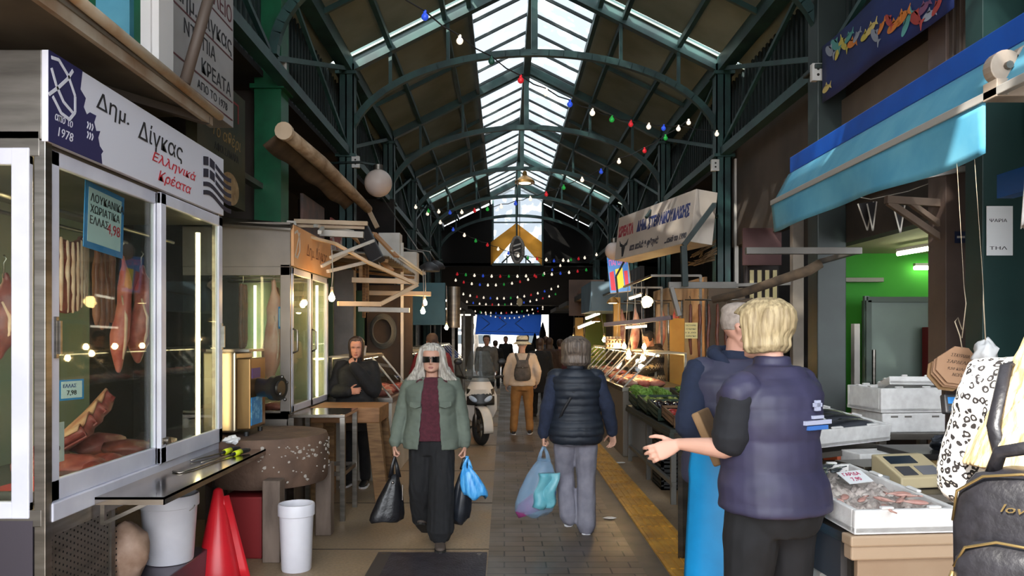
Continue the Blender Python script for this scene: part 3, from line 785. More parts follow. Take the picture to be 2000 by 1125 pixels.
hb.lathe((0, -.002, h.h*.66), [(.098, .005), (.158, -.035), (.16, -.03), (.105, .012), (.103, .03), (.096, .09), (.08, .115), (.03, .108), (.001, .104)], 28)
hat = hb.build('hat', mat('straw', '#d8cbb0', .9, c2='#c4b491', scale=40), p.root, smooth=True)
bb = MB(p.head.M); bb.lathe((0, -.002, h.h*.66), [(.104, .014), (.107, .018), (.1045, .042), (.101, .044)], 28); q = bb.build('hat_band', mat('dark_band', '#2b2523', .8), p.root, smooth=True); q.parent = hat

# 4. fish seller woman, mid stride in the foreground
SEL = .12
def sel(label, pos, rot, H, **k): return Human(label, pos, rot, H, z0=0.0, **k)
p = sel('blonde woman in a purple quilted body warmer reaching out her bare forearm', (1.145, 3.32), radians(30), 1.80, skin='#d9a792', girth=1.12, depth=1.2, vox=.005,
          J=dict(pelvis=(0.02, 0, .90), chest=(.01, .01, 1.2), neck=(.05, .03, 1.385), shL=(-.165, .0, 1.31), shR=(.175, -.02, 1.32), elL=(-.20, .02, 1.085), wrL=(-.275, .215, 1.085), elR=(.25, .08, 1.09), wrR=(.16, .27, 1.05),
                 knL=(-.10, .03, .48), anL=(-.11, -.02, .09), knR=(.13, .0, .5), anR=(.22, -.2, .14)), headrot=(22, 6, 4))
p.body(hands=dict(L=dict(d=(-.85, .3, -.3), n=(.3, .9, -.3), curl=(25, 35, 25), spread=6), R=dict(d=(-.3, .9, -.1), n=(0, 0, -1))), facekw=dict(brow='#8a6a50'))
WF = p
p.head.hair(p.root, mat('blonde_hair', '#c6b189', .55, c2='#94805f', scale=22, stretch=(3, 3, .35), bump=.4), length=.225, vol=.032, opening=62, hairline=.82, flare=.006, strand=.009, seed=5, bottom_in=.02)
p.top('t_shirt', mat('black_tshirt', '#1b1c22', .85), hem=.92, k=1.0, add=.008, sleeve=.4, slr=(.066, .072, .05, .04))
VESTP = mat('purple_vest', '#403d5a', .55, c2='#35334b', scale=7)
p.top('vest', VESTP, hem=.84, k=1.02, add=.026, flare=.02, arms=False, slr=(.085, .07, .05, .04), collar=.05, disp=quilt(.13, .007, .05))
p.trousers(mat('black_trousers', '#1c1c20', .85, c2='#121215', scale=10), waist=1.06, w=(1.1, 1.2, 1.2), hem=0)
p.shoes(BLACKC, BLACKC, pitch=(0, -20))
M = p.M
lg = MB(M @ basis((.06, -.172, 1.205), (1, 0, 0), (0, 0, 1)))
lg.box(-.03, -.0, 0, .03, .012, .012); lg.box(-.075, -.022, 0, .075, -.006, .012)
lg.m = 1; lg.box(-.055, -.042, 0, .055, -.026, .012)
lg.m = 0; lg.box(-.012, .03, 0, .012, .07, .012); lg.box(-.02, .045, 0, .02, .06, .012)
lg.build('back_print', [mat('print_white', '#b9bdd6', .7), mat('print_blue', '#3f74c4', .7)], p.root)
text('ΨΑΡΙΑ', .03, mat('print_white', '#b9bdd6', .7), M @ basis((.115, -.172, 1.186), (1, 0, 0), (0, 0, 1)), p.root, width=.14, name='lettering', align='CENTER') if False else None
ng = MB(M @ basis((-.13, -.146, .735+.06), (1, -.35, 0), (0, 0, 1))); ng.add([(0, 0, .0), (.03, .0, .0), (.03, .012, 0), (.008, .01, 0), (0, .006, 0)], [(0, 1, 2, 3, 4)])
# 5. fish seller man in a blue apron behind her
p = sel('man in a navy hoodie and bright blue apron behind the purple body warmer', (1.22, 4.1), radians(-163), 1.83, skin='#cf9a86', girth=1.1, depth=1.1, vox=.006,
          J=dict(elL=(-.25, .0, 1.06), wrL=(-.16, .18, .98), elR=(.25, .03, 1.07), wrR=(.17, .22, 1.02), neck=(0, .02, 1.375), anL=(-.1, -.02, .09), anR=(.1, 0, .09)), headrot=(58, 4, 0), head=dict(jowl=.1))
p.body(hands=dict(L=dict(d=(.6, .8, -.1), n=(.5, -.5, .6), curl=(50, 55, 35)), R=dict(d=(-.5, .8, 0), n=(-.5, -.4, .6), curl=(50, 55, 35))))
MF = p
p.head.hair(p.root, mat('grey_cropped_hair', '#a89a90', .85, c2='#8d8078', scale=40), length=.135, vol=.004, opening=66, hairline=.85, strand=.002, top=.006)
p.top('hoodie', mat('navy_hoodie', '#212b44', .9, c2='#1c253a', scale=12), hem=.80, k=1.05, add=.016, slr=(.078, .072, .062, .052), collar=.05)
p.top('vest', mat('slate_vest', '#42425a', .6, c2='#38384e', scale=8), hem=.80, k=1.07, add=.036, arms=False, slr=(.085, .08, .05, .04), disp=quilt(.12, .007))
hd = MB(p.M); n = p.J['neck']
hd.tube([n + V((.085, .07, -.02)), n + V((.095, -.03, .03)), n + V((.05, -.10, .035)), n + V((0, -.12, .03)), n + V((-.05, -.10, .035)), n + V((-.095, -.03, .03)), n + V((-.085, .07, -.02))], [.025, .035, .042, .045, .042, .035, .025], 10, round_ends=True)
remesh(hd.build('hood', mat('navy_hoodie', '#283450'), p.root, smooth=True), .008, 2, lambda q: .004*nz(q, (20, 20, 20)))
p.trousers(BLACKC, waist=1.05, w=(1.05, 1.1, 1.1))
p.shoes(BLACKC, BLACKC)
ap = MB(p.M)
def apron(u, v):
    z = .10 + 1.02*v; a = pi/2 + (u-.5)*2*(1.45 if z < 1.0 else 1.45*max(.35, 1-(z-1.0)*4.5)); rx, ry, oy = lerp_table(TORSO, max(z, .84)); f = 1+.25*max(0, .85-z)
    return V((cos(a)*(rx*1.3+.03)*f, sin(a)*(ry*1.35+.055)*f + oy + .008*sin(u*25)*max(0, 1-v), z))
ap.grid(apron, 36, 24, thick=.005)
ap.build('apron', mat('blue_apron', '#129be0', .45, c2='#0f8fd2', scale=5), p.root, smooth=True)

# 6. woman in a leopard blouse, cut by the right edge of the frame, seen from behind
p = Human('woman with long blonde hair in a white leopard print blouse, nearest the camera', (1.36, 1.78), radians(-52), 1.76, skin='#d8ab94', girth=1.1, vox=.006,
          J=dict(elL=(-.25, .03, 1.09), wrL=(-.18, .22, 1.05), elR=(.25, .03, 1.08), wrR=(.15, .22, 1.0)), headrot=(10, 4, 0), z0=.12)
p.body()
WL = p
p.head.hair(p.root, mat('long_blonde_hair', '#dcc79f', .5, c2='#b39468', scale=22, stretch=(3, 3, .3), bump=.4), length=.52, vol=.034, opening=55, hairline=.82, flare=.06, strand=.012, seed=21)
def leo(nt, co, b):
    N = nt.nodes; L = nt.links
    nzs = N.new('ShaderNodeTexNoise'); nzs.inputs['Scale'].default_value = 40; L.new(co, nzs.inputs['Vector'])
    ad = N.new('ShaderNodeVectorMath'); ad.operation = 'MULTIPLY_ADD'; L.new(nzs.outputs['Color'], ad.inputs[0]); ad.inputs[1].default_value = (.016, .016, .016); L.new(co, ad.inputs[2])
    vo = N.new('ShaderNodeTexVoronoi'); vo.inputs['Scale'].default_value = 50; L.new(ad.outputs[0], vo.inputs['Vector'])
    cr = N.new('ShaderNodeValToRGB'); cr.color_ramp.interpolation = 'CONSTANT'; e = cr.color_ramp.elements
    e[0].position = 0; e[0].color = lin('#cfc6bd'); e[1].position = .22; e[1].color = lin('#1f1b1c'); x = e.new(.46); x.color = lin('#efece8')
    L.new(vo.outputs['Distance'], cr.inputs[0])
    n2 = N.new('ShaderNodeTexNoise'); n2.inputs['Scale'].default_value = 22; L.new(co, n2.inputs['Vector'])
    gt = N.new('ShaderNodeMath'); gt.operation = 'GREATER_THAN'; gt.inputs[1].default_value = .60; L.new(n2.outputs['Fac'], gt.inputs[0])
    mx = N.new('ShaderNodeMix'); mx.data_type = 'RGBA'; L.new(gt.outputs[0], mx.inputs[0]); L.new(cr.outputs[0], mx.inputs[6]); mx.inputs[7].default_value = lin('#efece8')
    return mx.outputs[2]
p.top('blouse', node_mat('leopard_print', leo, .8), hem=.80, k=1.08, add=.018, flare=.05, slr=(.082, .078, .065, .05))
p.trousers(BLACKC, waist=1.04); p.shoes(BLACKC, BLACKC)
# ------------------------------------------------------------------ left side: butcher's cabinets
STL = mat('stainless', '#9a948c', .32, 1., c2='#7d7770', scale=3, stretch=(1, 1, 8))
STLD = mat('stainless_dull', '#857f78', .42, .9, c2='#6a655f', scale=2.5, stretch=(1, 1, 6))
ALU = mat('white_aluminium', '#d6d6e2', .35, c2='#c6c6d4', scale=4)
PANE = glass_mat('cabinet_glass')
WOOD = mat('old_wood', '#8d6a44', .7, c2='#6b4c2e', scale=5, stretch=(1, 8, 8), bump=.2)
MEATS = [mat('beef', '#7c2d2b', .42, c2='#a4574f', scale=13, detail=6, bump=.3), mat('lamb', '#b3675c', .42, c2='#e2bdab', scale=8, detail=6, bump=.3), mat('dark_meat', '#5a2322', .45, c2='#83403a', scale=15, bump=.3)]
FAT = mat('fat', '#dcbca6', .5, c2='#c49a84', scale=12)
TUBE = mat('tube_light', '#fff3d0', emit=15, ecol='#ffe6b0')
CARDW = mat('white_card', '#e4e6e8', .7)
INKB = mat('blue_ink', '#23408a', .7); INKK = mat('black_ink', '#1c1c22', .7); INKR = mat('red_ink', '#c01f30', .6); NAVYI = mat('navy_ink', '#211f52', .6)
def lump(mb, c, d, seed=0, amp=.25, rot=0., nu=18, nv=10):
    """irregular cut of meat"""
    c = V(c); M = T(*c, rot); R = []
    for i in range(nv+1):
        a = max(min(-pi/2+pi*i/nv, pi/2-.05), -pi/2+.05); r = []
        for k in range(nu):
            b = 2*pi*k/nu; p = V((cos(a)*cos(b), cos(a)*sin(b), sin(a)))
            f = 1 + amp*noise.noise(p*1.7+V((seed*3.1, seed, 0))) + .4*amp*noise.noise(p*4+V((seed, 0, seed*2.)))
            r.append(M @ V((p.x*d[0]*f, p.y*d[1]*f, p.z*d[2]*f)))
        R.append(r)
    mb.rings(R)
def price_card(label, M, w, h, lines, blue=True, group=None, size=None, ink=None):
    """card in the plane of M (local x right, y up)"""
    o = M @ V((0, 0, 0)); r = thing('price_card', label, 'price card', o, group)
    mb = MB(M); mb.box(-w/2, -h/2, 0, w/2, h/2, .004); mb.build('card', mat('blue_card', '#2f86c8', .6) if blue else CARDW, r)
    if blue:
        mb = MB(M); mb.box(-w*.42, -h*.40, .004, w*.42, h*.42, .006); mb.build('paper', mat('pale_card', '#cfe0e4', .7), r)
    n = len(lines)
    for i, (t, x, y, s, c) in enumerate(lines):
        text(t, s, c, M @ Matrix.Translation((x*w, y*h, .0075)), r, name='lettering')
    return r
# --- first cabinet
X0, Y0, Y1 = -2.15, 3.6, 5.85
cab = thing('butcher_display_cabinet', 'tall white framed glass butcher cabinet under the long white shop sign', 'display cabinet', (-2.7, 4.75, 0))
b = MB()
MB().box(-3.2, Y0, .76, X0-.02, Y1, .84).build('deck', STLD, cab, bevel=.004)
b.box(-3.2, Y0, 2.5, X0-.03, Y1, 2.62)
b.box(-3.2, Y0, 2.58, X0-.02, Y0+.03, 3.0); b.box(-3.2, Y1-.03, 2.58, X0-.02, Y1, 3.0)
b.build('casing', STLD, cab, bevel=.004)
b = MB(); b.box(-3.2, Y0, 0, -3.16, Y1, 2.6); b.build('back_panel', mat('cabinet_back', '#86836c', .5, c2='#5a7560', scale=1.2), cab)
def post(x, y, z0=0, z1=2.58, w=.055): return MB().box(x-w/2, y-w/2, z0, x+w/2, y+w/2, z1)
for x, y in ((X0-.03, Y0+.03), (X0-.03, Y1-.03)): post(x, y).build('corner_post', STL, cab, bevel=.004)
# end frame facing the entrance, with pane
e = MB()
for z0, z1 in ((.80, .88), (2.46, 2.54)): e.box(-3.2, Y0-.005, z0, X0-.075, Y0+.03, z1)
e.box(X0-.16, Y0-.006, .80, X0-.075, Y0+.03, 2.54)
e.build('end_frame', ALU, cab, bevel=.006)
MB().box(-3.2, Y0+.01, .88, X0-.15, Y0+.018, 2.46).build('end_pane', PANE, cab)
MB().box(-3.2, Y0-.002, 0, X0-.06, Y0+.03, .79).build('end_skirt', mat('dark_steel_panel', '#57515a', .4, .7), cab)
# two sliding doors
YM = 4.80
for a, c, dx in ((Y0+.06, YM+.03, 0), (YM-.04, Y1-.05, -.035)):
    d = MB(); f = .075; z0, z1 = .86, 2.55
    x = X0 - dx*1.0 - .012
    d.box(x-.03, a, z0, x, a+f, z1); d.box(x-.03, c-f, z0, x, c, z1); d.box(x-.03, a, z0, x, c, z0+f*1.4); d.box(x-.03, a, z1-f, x, c, z1)
    do = d.build('sliding_door', ALU, cab, bevel=.006)
    g = MB().box(x-.018, a+f, z0+f*1.4, x-.012, c-f, z1-f).build('door_pane', PANE, cab); g.parent = do; WORLD[g] = WORLD[do]
    h = MB(); yy = c-f/2 if dx else a+f*.5
    h.box(x, yy-.012, 1.55, x+.012, yy+.012, 1.75); h.box(x+.012, yy-.008, 1.57, x+.03, yy+.008, 1.73); g = h.build('handle', STL, cab); g.parent = do; WORLD[g] = WORLD[do]
MB().box(X0-.055, YM-.03, .86, X0-.045, YM+.02, 2.55).build('door_seal', mat('dark_seal', '#3a3634', .6), cab)
lk = MB(); lk.cyl((X0+.02, YM+.03, 1.0), (X0+.045, YM+.03, 1.0), .022, n=16); lk.box(X0+.018, YM-.03, .98, X0+.03, YM+.03, 1.02); lk.build('door_lock', STL, cab)
MB().box(X0-.04, Y0+.05, .77, X0+.006, Y1-.05, .86).build('sill', ALU, cab, bevel=.006)
MB().box(X0-.03, Y0+.05, .70, X0-.005, Y1-.05, .77).build('lower_rail', STL, cab)
# perforated panel (real holes would be thousands: dark studs stand in rows)
pp = MB().box(X0-.09, Y0+.06, .02, X0-.07, 4.32, .70)
pf = pp.build('perforated_panel', STLD, cab)
hb = MB()
for i in range(22):
    for j in range(19):
        y = Y0+.10+i*.033; z = .06+j*.033 + (.0165 if i % 2 else 0); hb.cyl((X0-.0705, y, z), (X0-.0685, y, z), .006, n=6)
g = hb.build('perforation', mat('hole_black', '#0d0c0d', 1.), cab); g.parent = pf; WORLD[g] = WORLD[pf]; g['kind'] = 'stuff'
MB().box(-3.1, 4.32, .02, X0-.06, 4.36, .74).build('side_panel', STLD, cab)
for (x, y) in ((X0-.12, Y0+.16), (X0-.12, Y1-.16), (-3.05, 4.2)):
    t = MB().cyl((x, y, .90), (x, y, 2.42), .016, n=10); t.build('tube_light', TUBE, cab, smooth=True)
for y in (4.1,): MB().cyl((-3.08, y, .95), (-3.08, y, 2.3), .016, n=10).build('tube_light', TUBE, cab, smooth=True)
rl = MB()
for x in (-2.5, -2.85): rl.cyl((x, Y0+.05, 2.36), (x, Y1-.05, 2.36), .012, n=8)
rl.build('hanging_rail', STL, cab, smooth=True)
# --- white fascia sign on the cabinet
sg = thing('shop_sign', 'long white fascia sign with navy corner and small flag above the first cabinet', 'sign', (X0, 4.75, 2.58))
MB().box(X0-.02, Y0, 2.57, X0+.012, Y1, 3.0).build('sign_board', mat('sign_white', '#dcdce8', .4), sg, bevel=.003)
SM = face_hall_left(X0+.0125, Y0, 2.57)   # local x along the sign, y up
nb = MB(SM); nb.prism([(0, 0), (.48, 0), (.47, .05), (.49, .07), (.455, .09), (.44, .13), (.46, .17), (.42, .16), (.40, .2), (.42, .24), (.36, .24), (.33, .22), (.30, .25), (.32, .3), (.27, .33), (.29, .43), (0, .43)], 0, .002)
nb.build('navy_corner', NAVYI, sg)
wm = MB(SM @ Matrix.Translation((0, 0, .002)))
def ribbon(mb, pts, w=.016):
    for p, q in zip(pts, pts[1:]): mb.bar((*p, .001), (*q, .001), w, .003, up=(0, 0, 1))
ribbon(wm, [(.02, .40), (.08, .41), (.16, .36), (.22, .28), (.22, .2), (.17, .15), (.10, .16), (.03, .22)]); ribbon(wm, [(.0, .22), (.08, .28), (.15, .34), (.2, .40)]); ribbon(wm, [(.02, .35), (.06, .28), (.12, .22), (.2, .19)])
wm.build('white_emblem', mat('sign_white', '#dcdce8'), sg); wm = MB(SM @ Matrix.Translation((0, 0, .002)))
for k in range(6):
    x, y = .33+.022*(k % 3), .10 + .05*(k//3); ribbon(wm, [(x, y), (x+.012, y+.02), (x+.004, y+.035)], .006)
wm.build('white_waves', mat('sign_white', '#dcdce8'), sg)
def st(s, x, y, w, h, m, sh=0.): text(s, .1, m, SM @ Matrix.Translation((x, y, .002)), sg, width=w, height=h, shear=sh)
st('από το', .05, .115, .15, .045, mat('sign_white', '#dcdce8'), .25); st('1978', .075, .045, .13, .045, mat('sign_white', '#dcdce8'), .2)
st('Δημ.', .42, .285, .35, .115, INKK, .12); st('Δίγκας', .88, .245, .62, .145, INKK, .12)
st('Ελληνικά', 1.06, .155, .66, .075, INKR, .3); st('Κρέατα', 1.14, .05, .50, .085, INKR, .3)
fl = MB(SM @ Matrix.Translation((0, 0, .002)))
def flagband(y0, y1, x0, x1):
    n = 10
    for k in range(n):
        xa, xb = x0+(x1-x0)*k/n, x0+(x1-x0)*(k+1)/n; wv = lambda x: .018*sin((x-1.85)*11) - .10*max(0, x-1.95)
        fl.prism([(xa, y0+wv(xa)), (xb, y0+wv(xb)), (xb, y1+wv(xb)), (xa, y1+wv(xa))], 0, .002)
for k, y in enumerate((.33, .27, .21, .15, .09)): flagband(y, y+.032, 1.85 if k > 2 else 2.08, 2.40)
for x0, x1, y0, y1 in ((1.85, 1.94, .30, .362), (1.97, 2.06, .30, .362), (1.85, 1.94, .215, .275), (1.97, 2.06, .215, .275)): flagband(y0, y1, x0, x1)
fl.build('flag', mat('flag_ink', '#191a33', .6), sg)
# --- meat in the first cabinet
def hang_hook(mb, x, y, z): mb.tube([(x, y, 2.375), (x, y, z+.03), (x, y-.015, z), (x, y+.0, z-.02)], .004, 6)
def ribs(label, x, y, z, n=8, L=.42, w=.30):
    r = thing('rib_rack', label, 'meat', (x, y, z-L)); m = MB()
    def fn(u, v): a = (u-.5)*1.5; return (x + .10*cos(a*1.2)-.1 , y + w*(u-.5), z - L*v*(1-.12*u) - .03*sin(u*5))
    m.grid(lambda u, v: V(fn(u, v)) + V((.012*nz((u*9, v*6, 1)), 0, 0)), 16, 12, thick=.035); m.build('flesh', MEATS[2], r, smooth=True)
    bn = MB()
    for i in range(n):
        u = (i+.5)/n; bn.tube([V(fn(u, v)) + V((.034, 0, 0)) for v in (.02, .25, .5, .75, .98)], [.009, .014, .014, .012, .008], 7, round_ends=True)
    bn.build('rib_bones', FAT, r, smooth=True)
    h = MB(); hang_hook(h, x-.1, y, z); h.build('hook', STL, r, smooth=True)
ribs('pale rib rack hanging nearest the entrance inside the first cabinet', -2.48, 4.42, 2.22)
def strips(name, label, x, y, z, n, L, m, group=None, w=.045):
    r = thing(name, label, 'meat', (x, y, z-L), group); k = MB()
    for i in range(n):
        yy = y + (i-(n-1)/2)*w*1.3; l = L*(.85+.15*random.random()); seed = random.random()*9
        k.tube([(x+.012*nz((t*4, seed, i)), yy+.012*nz((t*5, seed+3, i)), z-l*t) for t in [j/9 for j in range(10)]], [w*.35]+[w*(.5+.12*nz((j, seed, 2))) for j in range(1, 9)]+[w*.3], 9, round_ends=True)
    k.build('links', m, r, smooth=True); h = MB(); hang_hook(h, x, y, z+.02); h.build('hook', STL, r, smooth=True)
strips('sausage_bunch', 'brown sausages hanging behind the blue price card', -2.46, 4.72, 2.18, 4, .5, mat('sausage', '#6a3a2c', .45, c2='#84503c', scale=14))
def carcass(name, label, x, y, z, L, m, s=1., rot=0):
    r = thing(name, label, 'meat', (x, y, z-L)); k = MB(T(x, y, z, rot))
    pr = [(0, .022, .02), (.08, .026, .022), (.16, .05, .04), (.28, .085, .06), (.42, .075, .065), (.55, .085, .075), (.7, .10, .08), (.82, .085, .07), (.92, .055, .045), (1, .03, .03)]
    k.tube([(.02*sin(t*5), .012*cos(t*4), -L*t) for t, _, _ in pr], [(a*s, b_*s) for _, a, b_ in pr], 14, round_ends=True)
    o = k.build('flesh', m, r, smooth=True); remesh(o, .011, 2, lambda p: .008*nz(p, (14, 14, 7)))
    f = MB(T(x, y, z, rot)); f.tube([(.03*s, -.06*s, -L*.35), (.07*s, -.05*s, -L*.55), (.06*s, -.05*s, -L*.75), (.02, -.04*s, -L*.9)], [.006, .012, .012, .005], 7); f.build('fat_seam', FAT, r, smooth=True)
    h = MB(); h.tube([(x, y, z-.02), (x, y, z+.06), (x+.015, y, z+.08), (x, y, z+.1)], .005, 6); h.build('hook', STL, r, smooth=True)
carcass('lamb_joint', 'thin red lamb leg hanging at the middle of the first cabinet', -2.5, 5.02, 2.18, .75, mat('red_lamb', '#a8463f', .42, c2='#c9756a', scale=9), .62)
carcass('beef_joint', 'dark red beef piece hanging behind the right sliding door', -2.42, 5.12, 2.12, .62, MEATS[0], .85)
carcass('beef_shank', 'short dark meat piece hanging low at the entrance end of the cabinet', -2.62, 4.02, 1.98, .42, MEATS[2], .9)
tr_ = thing('meat_tray', 'red tray with metal edge at the front of the first cabinet', 'tray', (-2.42, 4.05, .84))
MB().box(-2.62, 3.75, .845, -2.2, 4.3, .875).build('tray_base', mat('red_tray', '#b8312f', .45), tr_)
m_ = MB(); m_.box(-2.62, 4.28, .845, -2.2, 4.31, .90); m_.box(-2.62, 3.72, .845, -2.2, 3.75, .90); m_.build('tray_rim', STL, tr_)
tw = tag(MB().box(-2.75, 4.62, .842, -2.22, 5.3, .90).build('white_board', mat('white_plastic', '#d9dcdc', .45)), 'white cutting board lying among the meat in the first cabinet', 'cutting board')
cuts = [((-2.5, 4.45, .90), (.2, .12, .07)), ((-2.36, 4.56, .90), (.12, .1, .06)), ((-2.72, 4.5, .92), (.16, .12, .09)), ((-2.34, 4.38, .885), (.13, .07, .05)), ((-2.62, 4.36, .89), (.12, .08, .06)),
        ((-2.38, 4.84, .945), (.14, .11, .055)), ((-2.62, 4.95, .96), (.18, .14, .07)), ((-2.30, 5.12, .93), (.1, .08, .05)), ((-2.42, 5.42, .89), (.13, .1, .06)), ((-2.32, 5.28, .885), (.08, .09, .055))]
lbl = ['large brown beef cut beside the red tray', 'small beef cut touching the glass near the red tray', 'thick beef cut at the back behind the red tray', 'flat beef cut nearest the glass', 'beef cut lying against the metal tray rim',
       'beef cut on the front of the white board', 'large beef cut on the back of the white board', 'small beef cut at the far end of the white board', 'red beef cut alone on the steel behind the right door', 'small red beef cut beside the door lock']
for i, (c, d) in enumerate(cuts):
    m_ = MB(); lump(m_, c, d, i+1, .3, i*.7); tag(m_.build('beef_cut', MEATS[i % 3 if i % 3 != 1 else 0], smooth=True), lbl[i], 'meat', 'beef cuts in the first cabinet')
bp_ = thing('beef_flank', 'big pale slab of ribbed flank standing on the white board', 'meat', (-2.72, 4.66, .90))
k = MB(); k.grid(lambda u, v: V((-2.86+.36*u, 4.50+.35*v, .91 + .40*u*(.45+.55*v) + .02*sin(v*22))), 14, 18, thick=.07); k.build('flesh', MEATS[0], bp_, smooth=True)
k = MB(); k.grid(lambda u, v: V((-2.862+.36*u, 4.49+.35*v, .924 + .40*u*(.45+.55*v) + .02*sin(v*22))), 14, 18, thick=.012); k.build('fat_layer', mat('tallow', '#c99b78', .5, c2='#a8664e', scale=7, stretch=(1, 6, 1)), bp_, smooth=True)
price_card('large blue price card hanging inside the first cabinet, handwritten 4,98', basis((X0-.09, 4.30, 2.30), (0, 1, -.06), (0, .06, 1)), .42, .36,
           [('ΛΟΥΚΑΝΙΚΑ', -.38, .22, .062, INKK), ('ΧΩΡΙΑΤΙΚΑ', -.38, .05, .06, INKK), ('ΕΛΛΑΣ', -.38, -.12, .06, INKK), ('4,98', .05, -.18, .085, INKR)])
price_card('small blue and white card standing by the flank in the first cabinet', basis((-2.55, 4.52, 1.34), (.35, 1, 0), (0, 0, 1)), .17, .12, [('ΕΛΛΑΣ', -.35, .12, .028, INKB), ('7,98', -.2, -.25, .04, INKK)])
price_card('small white card leaning on the glass at the entrance end of the cabinet', basis((X0-.1, 3.86, 1.12), (0, 1, 0), (0, 0, 1)), .12, .2, [('2,50', -.35, -.2, .035, INKK)], blue=False)
price_card('small white card beside the door lock of the first cabinet', basis((X0-.08, 4.98, 1.05), (0, 1, 0), (.0, 0, 1)), .07, .16, [('98', -.3, -.1, .03, INKR)], blue=False)
# --- fold-down steel shelf with tools
sh = thing('folding_shelf', 'stainless fold-down shelf along the front of the first cabinet', 'shelf', (-1.97, 4.87, .78))
b = MB(); b.box(X0, 4.02, .80, -1.78, 5.74, .812); b.box(-1.785, 4.02, .772, -1.78, 5.74, .812); b.box(X0, 4.02, .772, -1.78, 4.026, .812); b.build('shelf_top', mat('bright_steel', '#b5aea6', .16, 1.), sh)
for y in (4.06, 5.66):
    b = MB(); b.bar((X0+.03, y, .80), (X0+.03, y, .66), .022); b.bar((X0+.03, y, .665), (-1.85, y, .79), .02); b.build('bracket', STL, sh)
def tool(label, y, grip, dx):
    r = thing('screwdriver', label, 'tool', (-1.97+dx, y, .815), 'tools on the folding shelf')
    b = MB(); b.tube([(-2.10+dx, y-.36, .822), (-2.0+dx, y-.05, .826)], .005, 8); b.build('shaft', STL, r, smooth=True)
    b = MB(); b.tube([(-2.0+dx, y-.06, .828), (-1.985+dx, y-.01, .832), (-1.96+dx, y+.07, .836), (-1.945+dx, y+.12, .834)], [.010, .017, .019, .015], 10, round_ends=True); b.build('grip', grip, r, smooth=True)
    b = MB(); b.tube([(-1.992+dx, y-.035, .829), (-1.972+dx, y+.03, .834)], [.0195, .021], 10); b.build('grip_band', mat('lime_plastic', '#c9d820', .4), r, smooth=True)
tool('black and lime screwdriver lying nearest the cabinet on the shelf', 5.5, mat('black_plastic', '#1e1e20', .5), 0.0)
tool('black and lime screwdriver lying nearer the shelf edge', 5.42, mat('black_plastic', '#1e1e20', .5), .10)
b = MB(); b.tube([(-2.05, 4.75, .818), (-1.99, 4.70, .818), (-1.95, 4.85, .82), (-1.93, 5.2, .822), (-1.90, 5.36, .823)], .006, 8)
tag(b.build('steel_hook', STL, smooth=True), 'bent steel rod lying on the shelf before the screwdrivers', 'tool')
# --- chopping block on legs
cb_ = thing('chopping_block', 'huge round worn butcher block with peeling white flakes', 'chopping block', (-1.92, 6.2, 0))
b = MB(); b.lathe((-1.92, 6.2, 0), [(.47, .50), (.485, .53), (.49, .70), (.487, .84), (.475, .875), (.32, .868), (.001, .862)], 48)
b.build('block', mat('chopped_wood', '#6b5344', .8, c2='#4a382e', scale=3.5, detail=8, bump=.5, bscale=14), cb_, smooth='auto')
fk = MB(); random.seed(3)
for i in range(90):
    a = -1.5 + 1.9*random.random(); z = .82 - .28*random.random()**2.2; s_ = .004+.012*random.random()**2; q = basis((-1.92+.494*cos(a), 6.2+.494*sin(a), z), (-sin(a), cos(a), 0), (0, 0, 1))
    fk.M = q; n = 7; fk.prism([(s_*(.6+.6*random.random())*cos(2*pi*k/n)*1.2, s_*(.6+.6*random.random())*sin(2*pi*k/n)) for k in range(n)], -.006, .002)
g = fk.build('flaking_paint', mat('flake_white', '#a79e95', .8), cb_); g['kind'] = 'stuff'
for (x, y) in ((-1.70, 5.66), (-2.25, 6.0), (-1.50, 6.42), (-2.2, 6.62)):
    MB().box(x-.065, y-.065, 0, x+.065, y+.065, .6).build('leg', mat('grey_leg', '#6f5f54', .7, c2='#54463d', scale=3, stretch=(4, 4, 1)), cb_, bevel=.008)
# paper scrap, mincer
pc = MB(); lump(pc, (-2.0, 5.62, .895), (.06, .045, .028), 5, .6, nu=14, nv=8); tag(pc.build('paper_scrap', mat('tissue', '#d9d9da', .9)), 'crumpled white paper beside the meat mincer', 'paper')
mc = thing('meat_mincer', 'steel meat mincer with blue sticker on the round block', 'mincer', (-2.12, 6.15, .87))
b = MB(); b.prism([(-2.36, 6.0), (-2.10, 6.0), (-2.10, 6.42), (-2.36, 6.42)], .90, 1.53); b.build('housing', mat('warm_steel', '#b8ab90', .3, .9), mc, bevel=.015)
MB().box(-2.10, 6.02, .92, -1.99, 6.40, 1.48).build('front_panel', mat('amber_steel', '#8a6a42', .3, .8), mc, bevel=.01)
MB().box(-2.0, 6.03, .95, -1.985, 6.30, 1.17).build('sticker', mat('blue_sticker', '#1f86c6', .5, c2='#6ab6de', scale=18, lo=.5, hi=.55), mc)
MB().box(-2.0, 6.05, 1.32, -1.985, 6.25, 1.40).build('brand_plate', mat('purple_plate', '#54357a', .5), mc)
b = MB(); b.cyl((-1.99, 6.2, 1.24), (-1.82, 6.12, 1.24), .075, n=20); b.cyl((-1.84, 6.13, 1.24), (-1.79, 6.105, 1.24), .10, n=24); b.cyl((-1.79, 6.105, 1.24), (-1.77, 6.10, 1.24), .06, n=20); b.build('mincer_head', mat('cast_steel', '#6a6663', .3, .9), mc, smooth='auto')
for k in range(4):
    a = k*pi/2+.4; c = V((-1.785, 6.105, 1.24)) + V((.03, .1*cos(a), .1*sin(a))); MB().ball(c, .016, 8, 6).build('knob', mat('cast_steel', '#6a6663'), mc, smooth=True)
b = MB(); b.box(-2.34, 6.02, 1.53, -2.0, 6.40, 1.55); b.build('top_tray', STL, mc)
